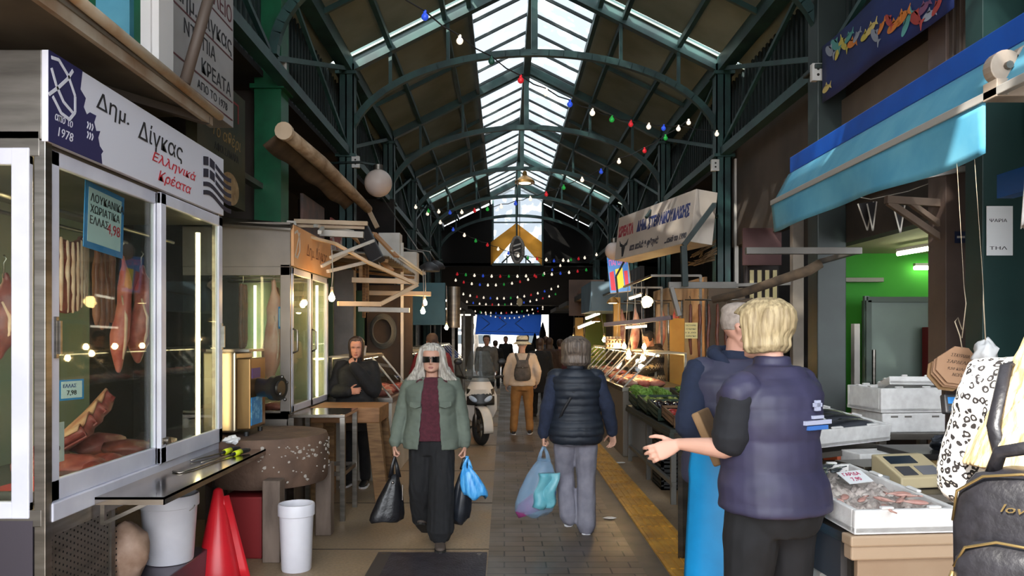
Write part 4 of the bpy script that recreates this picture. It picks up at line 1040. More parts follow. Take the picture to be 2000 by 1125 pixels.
for (x, y) in ((-2.33, 6.04), (-2.03, 6.04), (-2.33, 6.38), (-2.03, 6.38)): MB().cyl((x, y, .868), (x, y, .902), .02, n=8).build('foot', mat('black_plastic', '#1e1e20'), mc)
# --- low steel plinth, buckets, cone, crate beneath
tag(MB().box(-3.0, 4.40, .0, -1.98, 5.18, .235).build('steel_plinth', mat('purple_steel', '#5f5560', .35, .7), bevel=.006), 'low dark steel platform under the folding shelf', 'platform')
WPL = mat('bucket_white', '#d5d3da', .4, c2='#c6c4cc', scale=4)
def bucket(label, x, y, z, r0, r1, h, handle=True):
    r = thing('plastic_bucket', label, 'bucket', (x, y, z), 'white buckets under the butcher stall')
    b = MB(); b.lathe((x, y, z), [(r0, 0), (r0+.004, .01), (r0+(r1-r0)*.82, h*.82), (r1+.006, h*.83), (r1+.006, h*.98), (r1+.002, h), (r1-.008, h), (r1-.012, h*.9), (r0-.008, .015), (.001, .012)], 36); b.build('pail', WPL, r, smooth='auto')
    if handle:
        b = MB(); b.tube([(x+(r1+.01)*cos(a), y-.05-.02*sin(a-pi), z+h*.86+.07*sin(a)*.9) for a in [pi+pi*k/12 for k in range(13)]], .003, 6); b.build('handle', STL, r, smooth=True)
bucket('white bucket standing on the low steel platform under the shelf', -2.12, 4.86, .238, .14, .172, .42)
bucket('white bucket on the floor in front of the chopping block leg', -1.475, 5.45, 0, .10, .122, .47, False)
rc = thing('red_cone', 'red plastic cone with folded flap beneath the folding shelf', 'cone', (-1.93, 5.22, 0))
b = MB(); b.lathe((-1.945, 5.22, 0), [(.15, 0), (.152, .01), (.135, .10), (.03, .61), (.012, .625), (.001, .626)], 28); b.build('cone_body', mat('red_plastic', '#cf1f2a', .35, c2='#b81a26', scale=3), rc, smooth='auto')
b = MB(); b.grid(lambda u, v: V((-1.90 + .15*(1-v)*u + .02*u, 5.20+.05*u, .02+.55*v-.03*u*(1-v))), 6, 8, thick=.006); b.build('flap', mat('red_plastic', '#cf1f2a'), rc, smooth=True)
tag(MB().box(-2.1, 5.7, 0, -1.8, 6.0, .46).build('red_crate', mat('dark_red', '#7c1418', .6), bevel=.01), 'dark red box standing behind the red cone', 'box')
sk_ = MB(); lump(sk_, (-2.24, 4.52, .38), (.15, .11, .17), 4, .25); tag(sk_.build('sack', mat('brown_bag', '#8d6f5c', .6, c2='#b49683', scale=9, bump=.3), smooth=True), 'bulging brown plastic sack beside the perforated panel', 'sack')
# --- canopy over the cabinet
CANW = mat('dirty_white', '#b9b1a4', .8, c2='#93887a', scale=3)
ca = thing('sheet_canopy', 'low rusty sheet canopy with pipe edge above the first cabinet', 'canopy', (-2.3, 4.4, 3.15))
MB().box(-3.2, 2.2, 3.18, -2.02, 5.35, 3.2).build('canopy_sheet', mat('canopy_sheet', '#6f675c', .85, c2='#574f45', scale=2), ca)
MB().box(-2.06, 2.2, 3.12, -2.03, 5.35, 3.24).build('fascia', mat('rusty_white', '#a79c8c', .8, c2='#7a5a3c', scale=2.5), ca)
b = MB(); b.cyl((-2.0, 2.2, 3.26), (-2.0, 5.4, 3.2), .03, n=10); b.build('edge_pipe', mat('rusty_pipe', '#a0764c', .6, c2='#c2b29c', scale=4), ca, smooth=True)
b = MB(); b.bar((-2.6, 4.3, 3.14), (-2.05, 5.3, 3.14), .05); b.bar((-2.7, 3.2, 3.15), (-2.7, 5.4, 3.15), .05); b.build('bracket', mat('brown_steel', '#4a4038', .7), ca)
# box sign over the canopy, brace and white post
bs = thing('box_sign', 'white box sign with dark Greek lettering and red lines hanging high over the canopy', 'sign', (-2.4, 5.95, 3.4))
MB().box(-2.5, 5.25, 3.42, -2.3, 6.52, 4.75).build('sign_box', mat('grey_sign', '#a9a6a8', .6, c2='#96928f', scale=2), bs, bevel=.004)
BM = face_hall_left(-2.298, 5.25, 3.42)
for s_, x, y, w_, h_, m_ in (('ΚΡΕΟΠΩΛΕΙΟ', .08, .86, 1.14, .14, mat('maroon_ink', '#5d2f34', .7)), ('Δημ. Δίγκας', .08, .61, 1.14, .18, INKK), ('ΝΤΟΠΙΑ', .26, .415, .6, .11, INKK), ('ΚΡΕΑΤΑ', .58, .24, .62, .11, INKK), ('ΑΠΟ ΤΟ 1978', .5, .10, .62, .065, INKK)):
    text(s_, .1, m_, BM @ Matrix.Translation((x, y, .001)), bs, width=w_, height=h_)
b = MB(BM)
for y in (.81, .56, .20, .05): b.box(.04, y, 0, 1.24, y+.012, .002)
b.build('red_line', mat('maroon_ink', '#5d2f34'), bs)
b = MB(); b.box(-2.10, 4.58, 3.22, -2.06, 4.78, 4.6); b.box(-2.16, 4.56, 3.22, -2.10, 4.60, 4.6); tag(b.build('white_post', mat('white_post', '#cfcbc9', .6)), 'white steel angle post rising from the canopy edge', 'post')
b = MB(); b.cyl((-2.02, 4.85, 3.25), (-1.86, 5.15, 4.35), .035, n=10); tag(b.build('brace_pipe', mat('brown_pipe', '#51443c', .6), smooth=True), 'brown diagonal pipe leaning in front of the box sign', 'pipe')
# painted column by the entrance with its blue face
pc_ = thing('painted_post', 'green post with a light blue painted face above the canopy', 'post', (-2.55, 5.05, 3.2))
MB().box(-2.74, 5.06, 3.2, -2.36, 5.3, 4.6).build('green_flange', GREENP, pc_)
MB().box(-2.66, 5.0, 3.2, -2.44, 5.06, 4.6).build('blue_face', mat('sky_blue_paint', '#5ea3b8', .6, c2='#4a8ea6', scale=3), pc_)
tag(MB().box(-4.2, 5.2, 3.25, -2.8, 5.3, 4.5).build('sheet_screen', mat('pale_panel', '#b5b2b0', .8, c2='#9c9994', scale=2)), 'pale sheet panel filling the gap above the canopy', 'panel')
tag(MB().box(-3.0, 3.5, 3.5, -2.0, 3.62, 3.66).build('sheet_awning', mat('beige_cloth', '#c0a888', .8, c2='#a58762', scale=3)), 'torn beige awning edge hanging above the canopy', 'awning')
# dark green sign further in
gs = thing('poultry_sign', 'dark green sign with red letters behind the green column', 'sign', (-2.72, 7.4, 3.0))
MB().box(-2.8, 8.0, 3.3, -2.7, 8.62, 3.36).build('bracket', STLD, gs); MB().box(-2.8, 6.75, 2.95, -2.7, 8.0, 4.1).build('sign_board', mat('olive_board', '#2f3322', .7, c2='#453e26', scale=2), gs)
GM = face_hall_left(-2.698, 6.75, 2.95)
text('Θ.Π', .1, mat('dull_red', '#8a2a28', .7), GM @ Matrix.Translation((.55, .85, 0)), gs, width=.5, height=.2)
text('Το αθέρι', .1, mat('dull_gold', '#8a7040', .7), GM @ Matrix.Translation((.35, .58, 0)), gs, width=.75, height=.16, shear=.2)
text('ΑΦΟΙ ΣΑΜΑΡΑ', .1, INKK, GM @ Matrix.Translation((.4, .45, 0)), gs, width=.65, height=.08)
b = MB(GM); b.ell((.8, .15), .25, .16, 0, .004, 20); b.ell((.55, .22), .09, .09, 0, .004, 16); b.prism([(.5, .2), (.46, .1), (.58, .12)], 0, .004); b.build('hen_picture', mat('hen_tan', '#8f6f4a', .8, c2='#b89a72', scale=9), gs)
# ------------------------------------------------------------------ second cabinet, tables, counters, awnings on the left
CREAM = mat('cream_paint', '#cdb59a', .6, c2='#b89c7c', scale=3); WHITEP = mat('white_paint', '#cfc9c0', .5, c2='#b9b1a6', scale=3)
WARMB = mat('bulb_glow', '#ffe9c4', emit=230, ecol='#ffcf8c')
BLKP = mat('black_plastic', '#1e1e20')
def hanging_bulb(label, p, top, group='bare bulbs over the stalls', cord=True, r=.032, glow=None, tox=None):
    x, y, z = p; t = thing('hanging_bulb', label, 'light bulb', (x, y, z), group)
    MB().lathe((x, y, z), [(.001, -r*1.1), (r*.6, -r*.95), (r, -r*.2), (r*.92, r*.35), (r*.5, r*1.2), (r*.42, r*1.5)], 14).build('bulb', glow or WARMB, t, smooth=True)
    MB().cyl((x, y, z+r*1.4), (x, y, z+r*3.4), r*.45, r*.4, 10).build('socket', CREAM, t, smooth=True)
    if cord: MB().tube([(x, y, z+r*3.3), (x+.01 if tox is None else x*.4+tox*.6, y, (z+top)/2), (x if tox is None else tox, y, top)], .005, 6).build('cord', mat('cord_white', '#b7aea0', .7), t, smooth=True)
    return t
# second cabinet
A0, A1, AX = 6.92, 8.42, -1.93
cab2 = thing('butcher_display_cabinet', 'second glass butcher cabinet with a grey steel end and warm lit sign, behind the mincer', 'display cabinet', (-2.4, 7.67, 0))
b = MB(); b.box(-2.9, A0, 2.28, AX, A0+.02, 2.66); b.box(-2.9, A0, 2.64, AX, A1, 2.68); 
d = MB(); d.box(-2.9, A0, .9, AX, A1, .96); d.box(-2.9, A0, 0, AX-.02, A0+.02, .9); d.box(AX-.03, A0, 0, AX-.01, A1, .9); d.build('base', mat('grey_steel', '#8b837c', .45, .6, c2='#766f69', scale=2), cab2)
b.build('casing', mat('grey_steel', '#8b837c', .45, .6, c2='#766f69', scale=2), cab2)
b = MB(); b.add([(-2.9, A0-.05, 2.66), (AX+.02, A0-.05, 2.60), (AX+.02, A0+.05, 2.66), (-2.9, A0+.05, 2.74), (-2.9, A0-.05, 2.68), (AX+.02, A0-.05, 2.62), (AX+.02, A0+.05, 2.68), (-2.9, A0+.05, 2.76)], [(0,3,2,1),(4,5,6,7),(0,1,5,4),(1,2,6,5),(2,3,7,6),(3,0,4,7)]); b.build('top_trim', STL, cab2)
b = MB(); b.box(-2.9, A0, 2.2, AX, A0+.03, 2.28); b.box(AX-.09, A0, .9, AX, A0+.04, 2.3); b.box(-2.9, A0, .9, AX, A0+.03, .98); b.build('end_frame', mat('grey_steel', '#8b837c'), cab2, bevel=.004)
MB().box(-2.9, A0+.012, .98, AX-.09, A0+.018, 2.2).build('end_pane', PANE, cab2)
for a, c in ((A0+.05, 7.7), (7.66, A1-.02)):
    d = MB(); f = .06; z0, z1 = .96, 2.28
    d.box(AX-.03, a, z0, AX+.004, a+f, z1); d.box(AX-.03, c-f, z0, AX+.004, c, z1); d.box(AX-.03, a, z0, AX+.004, c, z0+f); d.box(AX-.03, a, z1-f, AX+.004, c, z1)
    do = d.build('sliding_door', ALU, cab2, bevel=.004)
    g = MB().box(AX-.018, a+f, z0+f, AX-.012, c-f, z1-f).build('door_pane', PANE, cab2); g.parent = do
    h = MB(); h.tube([(AX+.004, a+.03, 1.5), (AX+.045, a+.03, 1.52), (AX+.045, a+.03, 1.70), (AX+.004, a+.03, 1.72)], .010, 8); g = h.build('handle', STL, cab2, smooth=True); g.parent = do
MB().box(-2.9, A1-.03, .9, AX, A1, 2.66).build('back_panel', mat('cabinet_back', '#4d5148'), cab2)
MB().cyl((AX-.1, A1-.1, 1.0), (AX-.1, A1-.1, 2.2), .014, n=10).build('tube_light', TUBE, cab2, smooth=True)
MB().cyl((-2.8, A0+.12, 2.25), (-2.0, A0+.12, 2.25), .012, n=10).build('tube_light', TUBE, cab2, smooth=True)  # extra tube, added to brighten the lamb carcass behind the end pane
MB().cyl((-2.7, A1-.1, 1.2), (-2.7, A1-.1, 2.2), .014, n=10).build('tube_light', TUBE, cab2, smooth=True)
b = MB()
for y in (7.05, 7.5, 8.0): b.cyl((-2.88, y, 2.22), (AX-.04, y, 2.22), .012, n=8)
b.build('hanging_rail', STL, cab2, smooth=True)
s2 = thing('shop_sign', 'small amber lit sign along the top of the second cabinet', 'sign', (AX, 7.67, 2.3))
MB().box(AX+.002, A0+.02, 2.29, AX+.028, A1, 2.66).build('sign_board', mat('amber_sign', '#d9a678', .6, c2='#c98f5c', scale=2), s2)
SM2 = face_hall_left(AX+.0285, A0+.02, 2.29)
text('Δημ. Δίγκας', .1, mat('brown_ink', '#6b3f25', .7), SM2 @ Matrix.Translation((.45, .14, 0)), s2, width=.85, height=.15, shear=.1)
b = MB(SM2); ribbon(b, [(.03, .3), (.12, .33), (.2, .26), (.2, .15), (.12, .08), (.04, .1)], .02); ribbon(b, [(.04, .08), (.12, .2), (.2, .32)], .015); b.build('emblem', mat('white_paint', '#cfc9c0'), s2)
def carcass_h(): pass
carcass('lamb_carcass', 'pink lamb carcass hanging by the glass of the second cabinet end', -2.13, 7.07, 2.16, .92, mat('pink_lamb', '#c9826c', .42, c2='#e3b29c', scale=6), .95)
strips('sausage_bunch', 'dark dried sausages hanging left of the lamb carcass', -2.42, 7.12, 2.12, 3, .62, mat('dry_sausage', '#6e4030', .5, c2='#4a2a22', scale=12))
strips('sausage_bunch', 'dark sausages hanging at the back of the second cabinet', -2.25, 7.55, 2.12, 3, .6, mat('dry_sausage', '#6e4030'))
price_card('blue price card hanging beside the lamb carcass', face_cam(-2.00, A0+.05, 1.82), .10, .2, [('ΑΡΝΙ', -.3, .15, .025, INKK), ('9,90', -.3, -.15, .03, INKK)])
m_ = MB(); lump(m_, (-2.1, 7.1, 1.0), (.14, .1, .05), 9, .3); tag(m_.build('beef_cut', MEATS[0], smooth=True), 'red meat cut lying under the hanging lamb carcass', 'meat')
# steel table
tb = thing('steel_table', 'small stainless table with open legs in front of the second cabinet', 'table', (-1.69, 7.13, 0))
TX0, TX1, TY0, TY1, TZ = -1.93+.005, -1.42, 6.84, 7.46, .955
MB().box(TX0, TY0, TZ-.03, TX1, TY1, TZ).build('table_top', mat('bright_steel', '#b5aea6'), tb, bevel=.003)
for x in (TX0+.025, TX1-.025):
    for y in (TY0+.03, TY1-.03): MB().box(x-.022, y-.022, 0, x+.022, y+.022, TZ-.03).build('leg', STL, tb)
b = MB(); b.bar((TX1-.025, TY0+.03, .42), (TX1-.025, TY1-.03, .42), .035); b.bar((TX0+.025, TY0+.03, .42), (TX1-.025, TY0+.03, .42), .035); b.bar((TX0+.025, TY1-.03, .42), (TX1-.025, TY1-.03, .42), .035); b.build('stretcher', STL, tb)
# heavy wooden butcher table
wt = thing('wooden_table', 'heavy worn wooden butcher table behind the steel table', 'table', (-1.55, 7.85, 0))
MB().box(-1.91, 7.52, .80, -1.22, 8.12, .955).build('table_top', mat('orange_wood', '#a5744a', .6, c2='#7e5632', scale=4, stretch=(1, 6, 6)), wt, bevel=.01)
for x, y in ((-1.29, 7.58), (-1.84, 7.58), (-1.29, 8.06), (-1.84, 8.06)):
    b = MB(); b.bar((x, y, .82), (x+(.09 if x > -1.5 else 0), y, 0), .13, .1, up=(0, 1, 0)); b.build('leg', WOOD, wt, bevel=.006)
b = MB(); b.cyl((-1.22, 7.6, .72), (-1.215, 7.6, .72), .018, n=10); b.build('bolt', STLD, wt)
# glass fronted meat counter
RMEAT = mat('red_mince', '#b23a34', .45, c2='#d9776a', scale=11, detail=6, bump=.4)
def counter(label, x0, x1, y0, y1, side=1, base=None, hh=.95, glow=None):
    """counter with sloping glass; side=+1: customers stand at +x"""
    r = thing('meat_counter', label, 'display counter', ((x0+x1)/2, (y0+y1)/2, 0))
    MB().box(x0, y0, 0, x1, y1, hh-.06).build('base', base or mat('counter_white', '#c4bcb0', .5, c2='#a89f92', scale=2), r, bevel=.01)
    MB().box(x0-.01, y0-.01, hh-.06, x1+.01, y1+.01, hh).build('deck', STL, r, bevel=.004)
    fx, bx = (x1, x0) if side > 0 else (x0, x1); tx = fx - side*(x1-x0)*.52
    n = max(1, round((y1-y0)/.8))
    fr = MB()
    for k in range(n+1):
        y = y0+.01 + (y1-y0-.02)*k/n; fr.bar((fx-side*.01, y, hh), (tx, y, hh+.45), .018)
    fr.bar((tx, y0, hh+.45), (tx, y1, hh+.45), .03); fr.bar((bx+side*.02, y0+.02, hh+.45), (bx+side*.02, y1-.02, hh+.45), .03)
    for y in (y0+.02, y1-.02): fr.bar((bx+side*.02, y, hh), (bx+side*.02, y, hh+.45), .03)
    fr.build('frame', STL, r)
    g = MB(); g.add([(fx-side*.012, y0+.02, hh+.01), (fx-side*.012, y1-.02, hh+.01), (tx, y1-.02, hh+.44), (tx, y0+.02, hh+.44)], [(0, 1, 2, 3)]); g.build('front_pane', PANE, r)
    g = MB(); g.add([(fx-side*.012, y0+.01, hh+.01), (tx, y0+.01, hh+.44), (bx, y0+.01, hh+.44), (bx, y0+.01, hh+.01)], [(0, 1, 2, 3)]); g.build('end_pane', PANE, r)
    MB().box(min(tx, bx), y0, hh+.455, max(tx, bx), y1, hh+.475).build('top_shelf', mat('cream_shelf', '#c9b89c', .5), r, bevel=.003)
    MB().cyl((tx-side*.05, y0+.1, hh+.43), (tx-side*.05, y1-.1, hh+.43), .013, n=8).build('tube_light', glow or TUBE, r, smooth=True)
    return r
def meat_spread(label, group, x0, x1, y0, y1, z, n, mats, seed, s=.1):
    random.seed(seed); proto = []
    for k in range(4):
        m_ = MB(); lump(m_, (0, 0, 0), (s*(.9+.3*random.random()), s*(.7+.4*random.random()), s*.48), seed+k, .35, nu=14, nv=8); me = m_.build('meat_cut', mats[k % len(mats)], smooth=True, origin=(0, 0, 0)); proto.append(me)
    cols = max(1, int((x1-x0)/(s*1.7))); used = 0
    for i in range(n):
        c, q = i % cols, i//cols; x = x0 + (x1-x0)*(c+.5)/cols + random.uniform(-.02, .02); y = y0 + (y1-y0)*(q+.5)/max(1, math.ceil(n/cols)) + random.uniform(-.02, .02)
        o = proto[i % 4] if i < 4 else proto[i % 4].copy()
        if i >= 4: COL.objects.link(o)
        o.location = (x, y, z+s*.40); o.rotation_euler = (0, 0, random.uniform(0, 6.28)); WORLD[o] = V(o.location); tag(o, label, 'meat', group)
    for o in proto[n:]: bpy.data.objects.remove(o)
counter('glass fronted meat counter beside the woman in black', -2.0, -1.28, 8.75, 10.4, 1)
meat_spread('red meat cut laid out in the counter beside the woman in black', 'meat cuts in the left counter', -1.85, -1.34, 8.82, 10.3, .95, 24, [RMEAT, MEATS[1], MEATS[0]], 31, .09)
cup = thing('paper_cup', 'white takeaway coffee cup with dark emblem on the counter shelf', 'cup', (-1.66, 9.05, 1.425))
MB().lathe((-1.66, 9.05, 1.425), [(.027, 0), (.038, .10), (.001, .10)], 20).build('cup_body', mat('cup_white', '#d8cdbf', .6), cup, smooth='auto')
MB().lathe((-1.66, 9.05, 1.525), [(.041, -.004), (.041, .006), (.036, .014), (.001, .014)], 20).build('lid', mat('lid_pink', '#c9a79c', .5), cup, smooth='auto')
b = MB(face_cam(-1.66, 9.05-.0335, 1.475)); b.ell((0, 0), .015, .016, -.002, .002, 14); b.build('emblem', INKK, cup)
tag(MB().box(-1.78, 8.85, 1.425, -1.70, 9.0, 1.455).build('yellow_box', mat('yellow_card', '#d6a53c', .6)), 'small yellow box beside the coffee cup', 'box')
# fish and poultry counters further along
counter('pale counter with warm lit trays behind the scooter', -1.75, -.98, 11.6, 13.6, 1, mat('counter_tan', '#a58c70', .6))
meat_spread('pale poultry piece in the warm lit counter behind the scooter', 'poultry in the counter behind the scooter', -1.68, -1.03, 11.65, 13.5, .95, 24, [mat('poultry', '#dfae8c', .5, c2='#c98a68', scale=9)], 77, .1)
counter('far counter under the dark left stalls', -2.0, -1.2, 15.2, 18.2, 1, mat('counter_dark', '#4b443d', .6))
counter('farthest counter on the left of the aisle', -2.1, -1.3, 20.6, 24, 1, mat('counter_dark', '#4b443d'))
# hanging bulbs
hanging_bulb('bare bulb hanging at the corner of the second cabinet', at(648, 582, 7.55), 2.5)
hanging_bulb('bare bulb hanging lower of the pair over the left counter', at(826, 608, 10.4), 2.55)
hanging_bulb('bare bulb hanging higher of the pair over the left counter', at(830, 592, 10.7), 2.55)
hanging_bulb('bare bulb hanging over the scooter counter', at(872, 640, 13.0), 2.5)
hanging_bulb('added bulb standing for a bulb reflection in the second cabinet', (-2.1, 8.0, 1.98), 2.22, r=.028)  # added bulb, stands for a bulb reflected in the cabinet glass
# globe lamp on the second column
def globe(label, c, r, arm):
    t = thing('globe_lamp', label, 'lamp', (c[0], c[1], c[2]-r)); MB().ball(c, r, 32, 20).build('globe', mat('globe_glass', '#c9b9b0', .4, c2='#b5a49c', scale=3), t, smooth=True)
    MB().cyl((c[0], c[1], c[2]+r-.01), (c[0], c[1], c[2]+r+.06), r*.35, n=14).build('collar', STLD, t, smooth='auto')
    b = MB(); b.tube([(c[0], c[1], c[2]+r+.05), (c[0]+arm*.25, c[1], c[2]+r+.10), (c[0]+arm*.8, c[1], c[2]+r+.08)], .02, 8); b.build('arm', STEELD, t, smooth=True)
globe('large pale globe lamp high on the left by the second column', (-1.74, 10.6, 3.76), .19, -1)
globe('small pale globe lamp beside the white Greek sign on the right', (1.77, 12.4, 3.02), .145, 1)
# rolled awning along the stalls
ra = thing('rolled_awning', 'long cream rolled awning running along the stalls past the green column', 'awning', (-2.25, 10.1, 3.6))
b = MB(); b.tube([(-2.2, 7.7, 3.70), (-2.2, 9.2, 3.73), (-2.2, 10.9, 3.72), (-2.2, 12.4, 3.70)], [.07, .085, .08, .07], 14); b.build('roll', mat('cream_canvas', '#bfa68a', .8, c2='#94795c', scale=4, stretch=(3, 1, 3)), ra, smooth=True)
b = MB(); b.grid(lambda u, v: V((-2.24-.20*v, 7.75+3.95*u, 3.74-.16*v-.02*sin(u*19))), 24, 4, thick=.01); b.build('canvas', mat('brown_canvas', '#6f5a44', .9, c2='#4d3e30', scale=3), ra, smooth=True)
b = MB(); b.cyl((-2.2, 7.65, 3.70), (-2.2, 7.72, 3.70), .09, n=14); b.build('end_cap', CREAM, ra); b = MB(); b.bar((-2.2, 12.4, 3.7), (-2.05, 12.4, 3.4), .07); b.build('end_bracket', CREAM, ra)
# folding awning arms (one thing each)
def frame_thing(name, label, cat, bars, m, w=.045, base=None):
    pts = [V(p) for s_ in bars for p in s_[:2]]
    o = sum(pts, V())/len(pts); o.z = min(p.z for p in pts); r = thing(name, label, cat, o)
    for s_ in bars:
        b = MB(); b.bar(s_[0], s_[1], s_[2] if len(s_) > 2 else w, s_[3] if len(s_) > 3 else None); b.build('bar', m, r, bevel=.003)
    return r
fa = thing('folding_awning', 'folded white awning arms and tan braces off the green column above the steel table', 'awning', (-1.9, 8.6, 2.0))
TANW = mat('tan_wood', '#c08c5c', .6, c2='#a87446', scale=3)
def bars(root, name, lst, m):
    for p, q, *wh in lst:
        b = MB(); b.bar(p, q, *wh); b.build(name, m, root, bevel=.003)
bars(fa, 'folding_arm', [(at(578, 457, 7.4), at(655, 476, 7.9), .04, .03), (at(655, 476, 7.9), at(718, 512, 8.2), .035, .03), (at(718, 512, 8.2), at(815, 556, 8.6), .04, .035), (at(815, 556, 8.6), at(743, 594, 8.3), .045, .04), (at(743, 594, 8.3), at(660, 593, 8.0), .05, .05)], CREAM)
bars(fa, 'cross_arm', [(at(645, 503, 7.7), at(730, 470, 8.3), .03), (at(628, 520, 7.7), at(690, 488, 8.2), .03), (at(640, 530, 7.8), at(715, 512, 8.4), .035)], WHITEP)
bars(fa, 'double_rail', [(at(575, 432, 8.9), at(718, 437, 8.9), .05), (at(575, 441, 8.95), at(712, 445, 8.95), .035)], CREAM)
bars(fa, 'channel_rail', [(at(625, 455, 8.7), at(710, 459, 8.7), .06, .07)], WHITEP)
bars(fa, 'brace', [(at(690, 462, 9.6), at(765, 528, 9.3), .09, .03), (at(730, 455, 10.4), at(775, 502, 10.2), .10, .03)], TANW)
bars(fa, 'wall_bar', [(V((-2.62, 8.78, 2.95)), at(578, 436, 8.9), .05), (V((-2.2, 8.9, 2.93)), V((-1.7, 9.9, 2.95)), .04), (V((-2.1, 8.88, 2.9)), V((-1.9, 7.9, 2.72)), .04)], WHITEP)
tt = thing('stall_roof', 'grey ribbed sheet roof with cream cross beams over the left meat counter', 'stall roof', (-2.1, 10.2, 0))
bars(tt, 'beam', [(at(688, 547, 9.2), at(800, 550, 9.2), .06, .06), (at(722, 572, 10.5), at(842, 574, 10.5), .07, .06)], CREAM)
bars(tt, 'beam', [(at(700, 604, 9.8), at(800, 606, 9.8), .05, .06)], WHITEP)
bars(tt, 'light_rail', [(at(765, 490, 10.2), at(830, 535, 12.2), .03), (at(775, 503, 10.4), at(826, 537, 12.2), .025)], mat('bright_white', '#e6e0d4', .4))
b = MB()
b.grid(lambda u, v: V((-2.6+1.25*u, 8.95+2.75*v, 2.72-.14*u + .012*sin(v*90))), 4, 80, thick=.006); b.build('ribbed_sheet', mat('galvanised', '#8f8578', .55, .4, c2='#6d6458', scale=2), tt)
bars(tt, 'rafter', [((-2.6, y, 2.66), (-1.36, y, 2.53), .04) for y in (9.0, 10.3, 11.6)], WOOD)
bars(tt, 'post', [((-2.1, y, 0), (-2.1, y, 2.66), .05) for y in (9.25, 10.72)] + [((-1.92, 10.5, 1.9), (-1.92, 10.5, 2.6), .04), ((-1.72, 9.2, 2.3), (-1.72, 9.2, 2.6), .04), ((-1.75, 9.8, 1.95), (-1.75, 9.8, 2.6), .04)], WOOD)
hb_ = thing('heat_lamp', 'black box heater hanging tilted among the awning arms', 'heater', at(728, 516, 8.9))
b = MB(); b.bar(at(704, 442, 9.1), at(738, 512, 8.9), .17, .12, up=(0, 1, 0)); b.build('casing', mat('matt_black', '#262528', .5), hb_, bevel=.015)
for q in ((712, 468), (722, 478)): MB().ball(at(*q, 8.92), .009, 8, 6).build('screw', STL, hb_)
b = MB(); b.tube([at(740, 512, 8.9), at(744, 524, 8.85), at(748, 530, 8.85)], .006, 6); b.build('cord', mat('cord_white', '#b7aea0'), hb_, smooth=True)
def pan_lamp(label, p, r=.2, to=None):
    t = thing('pan_lamp', label, 'lamp', p); x, y, z = p
    MB().lathe((x, y, z), [(r, 0), (r*1.02, .03), (r*.8, .09), (r*.3, .14), (.02, .15)], 26).build('lamp_shade', mat('matt_black', '#262528'), t, smooth='auto')
    MB().box(x-r*.5, y-r*.3, z+.012, x+r*.5, y+r*.3, z+.03).build('light_panel', mat('panel_glow', '#fff6e0', emit=6), t)
    b = MB(); b.tube([(x, y, z+.14), (x-.1, y, z+.3), (x-.3, y, z+.33)] + ([to] if to else []), .012, 8); b.build('arm', STLD, t, smooth=True)
    return t
pan_lamp('black pan lamp hanging nearer over the left aisle edge', at(838, 530, 12.0), .17, (-2.34, 12.0, 3.3))
pan_lamp('black pan lamp hanging behind the first pan lamp', at(850, 525, 13.4), .17, (-2.4, 13.4, 4.46))
b = MB()
for k in range(5): b.tube([(-1.95+.02*k, 11.2+.01*k, 1.72) + V((0, 0, 0)) if False else V((-1.78+(.19-.012*k)*cos(a), 11.27-.02*k, 1.72+(.25-.016*k)*sin(a))) for a in [2*pi*i/24 for i in range(25)]], .012, 6, caps=False)
tag(b.build('coiled_hose', mat('hose_grey', '#5d5a50', .6), smooth=True), 'coiled grey hose hanging on the wall behind the left counter', 'hose')
# stall backs on the left: panels, posts, boxes
def panel(name, label, x0, y0, z0, x1, y1, z1, m, cat='panel', bev=.004): return tag(MB().box(x0, y0, z0, x1, y1, z1).build(name, m, bevel=bev), label, cat)
panel('painted_screen', 'dark green painted screen behind the woman in black', -2.62, 9.2, .0, -2.05, 9.24, 2.5, mat('deep_green', '#26401f', .6, c2='#1c3018', scale=2), 'screen')
panel('green_shutter', 'green shutter beside the coiled hose', -2.3, 10.95, .0, -2.0, 11.0, 2.3, mat('bottle_green', '#12401f', .5, c2='#0d3018', scale=2), 'shutter')
panel('grey_locker', 'tall grey locker behind the left meat counter', -2.32, 10.45, 0, -2.05, 10.6, 2.55, mat('locker_grey', '#8f8a86', .6, c2='#6d6864', scale=2), 'locker')
panel('board_wall', 'brown board wall behind the coiled hose', -2.02, 11.28, .0, -1.35, 11.33, 2.4, mat('brown_board', '#4e3d2e', .8, c2='#382b20', scale=2), 'partition')
panel('white_pole', 'thin white pole beside the coiled hose', -1.50, 11.1, 0, -1.46, 11.14, 3.0, WHITEP, 'pole')
panel('blue_cabinet', 'teal blue wall box above the far left stalls', -1.95, 14.0, 1.85, -1.08, 14.18, 2.62, mat('teal_box', '#2f5f70', .6, c2='#27505f', scale=2), 'box')
panel('roller_door', 'dark roller door beyond the teal wall box', -2.3, 14.5, 0, -1.9, 14.6, 2.6, DARKW, 'door')
b = MB(); b.cyl((-.93, 14.1, 1.8), (-.93, 14.1, 2.55), .12, n=20); tag(b.build('steel_duct', STLD, smooth='auto'), 'round steel duct beside the teal wall box', 'duct')
panel('picture_board', 'dark framed picture board under the rolled awning', -2.5, 9.4, 2.75, -2.46, 10.5, 3.4, mat('dark_picture', '#3d3431', .5, c2='#6a4a40', scale=4), 'picture board')
panel('poster', 'red and white poster beyond the picture board', -2.5, 11.0, 2.85, -2.47, 11.7, 3.35, mat('poster_red', '#8f4a44', .6, c2='#b7aaa4', scale=5, lo=.48, hi=.52), 'poster')
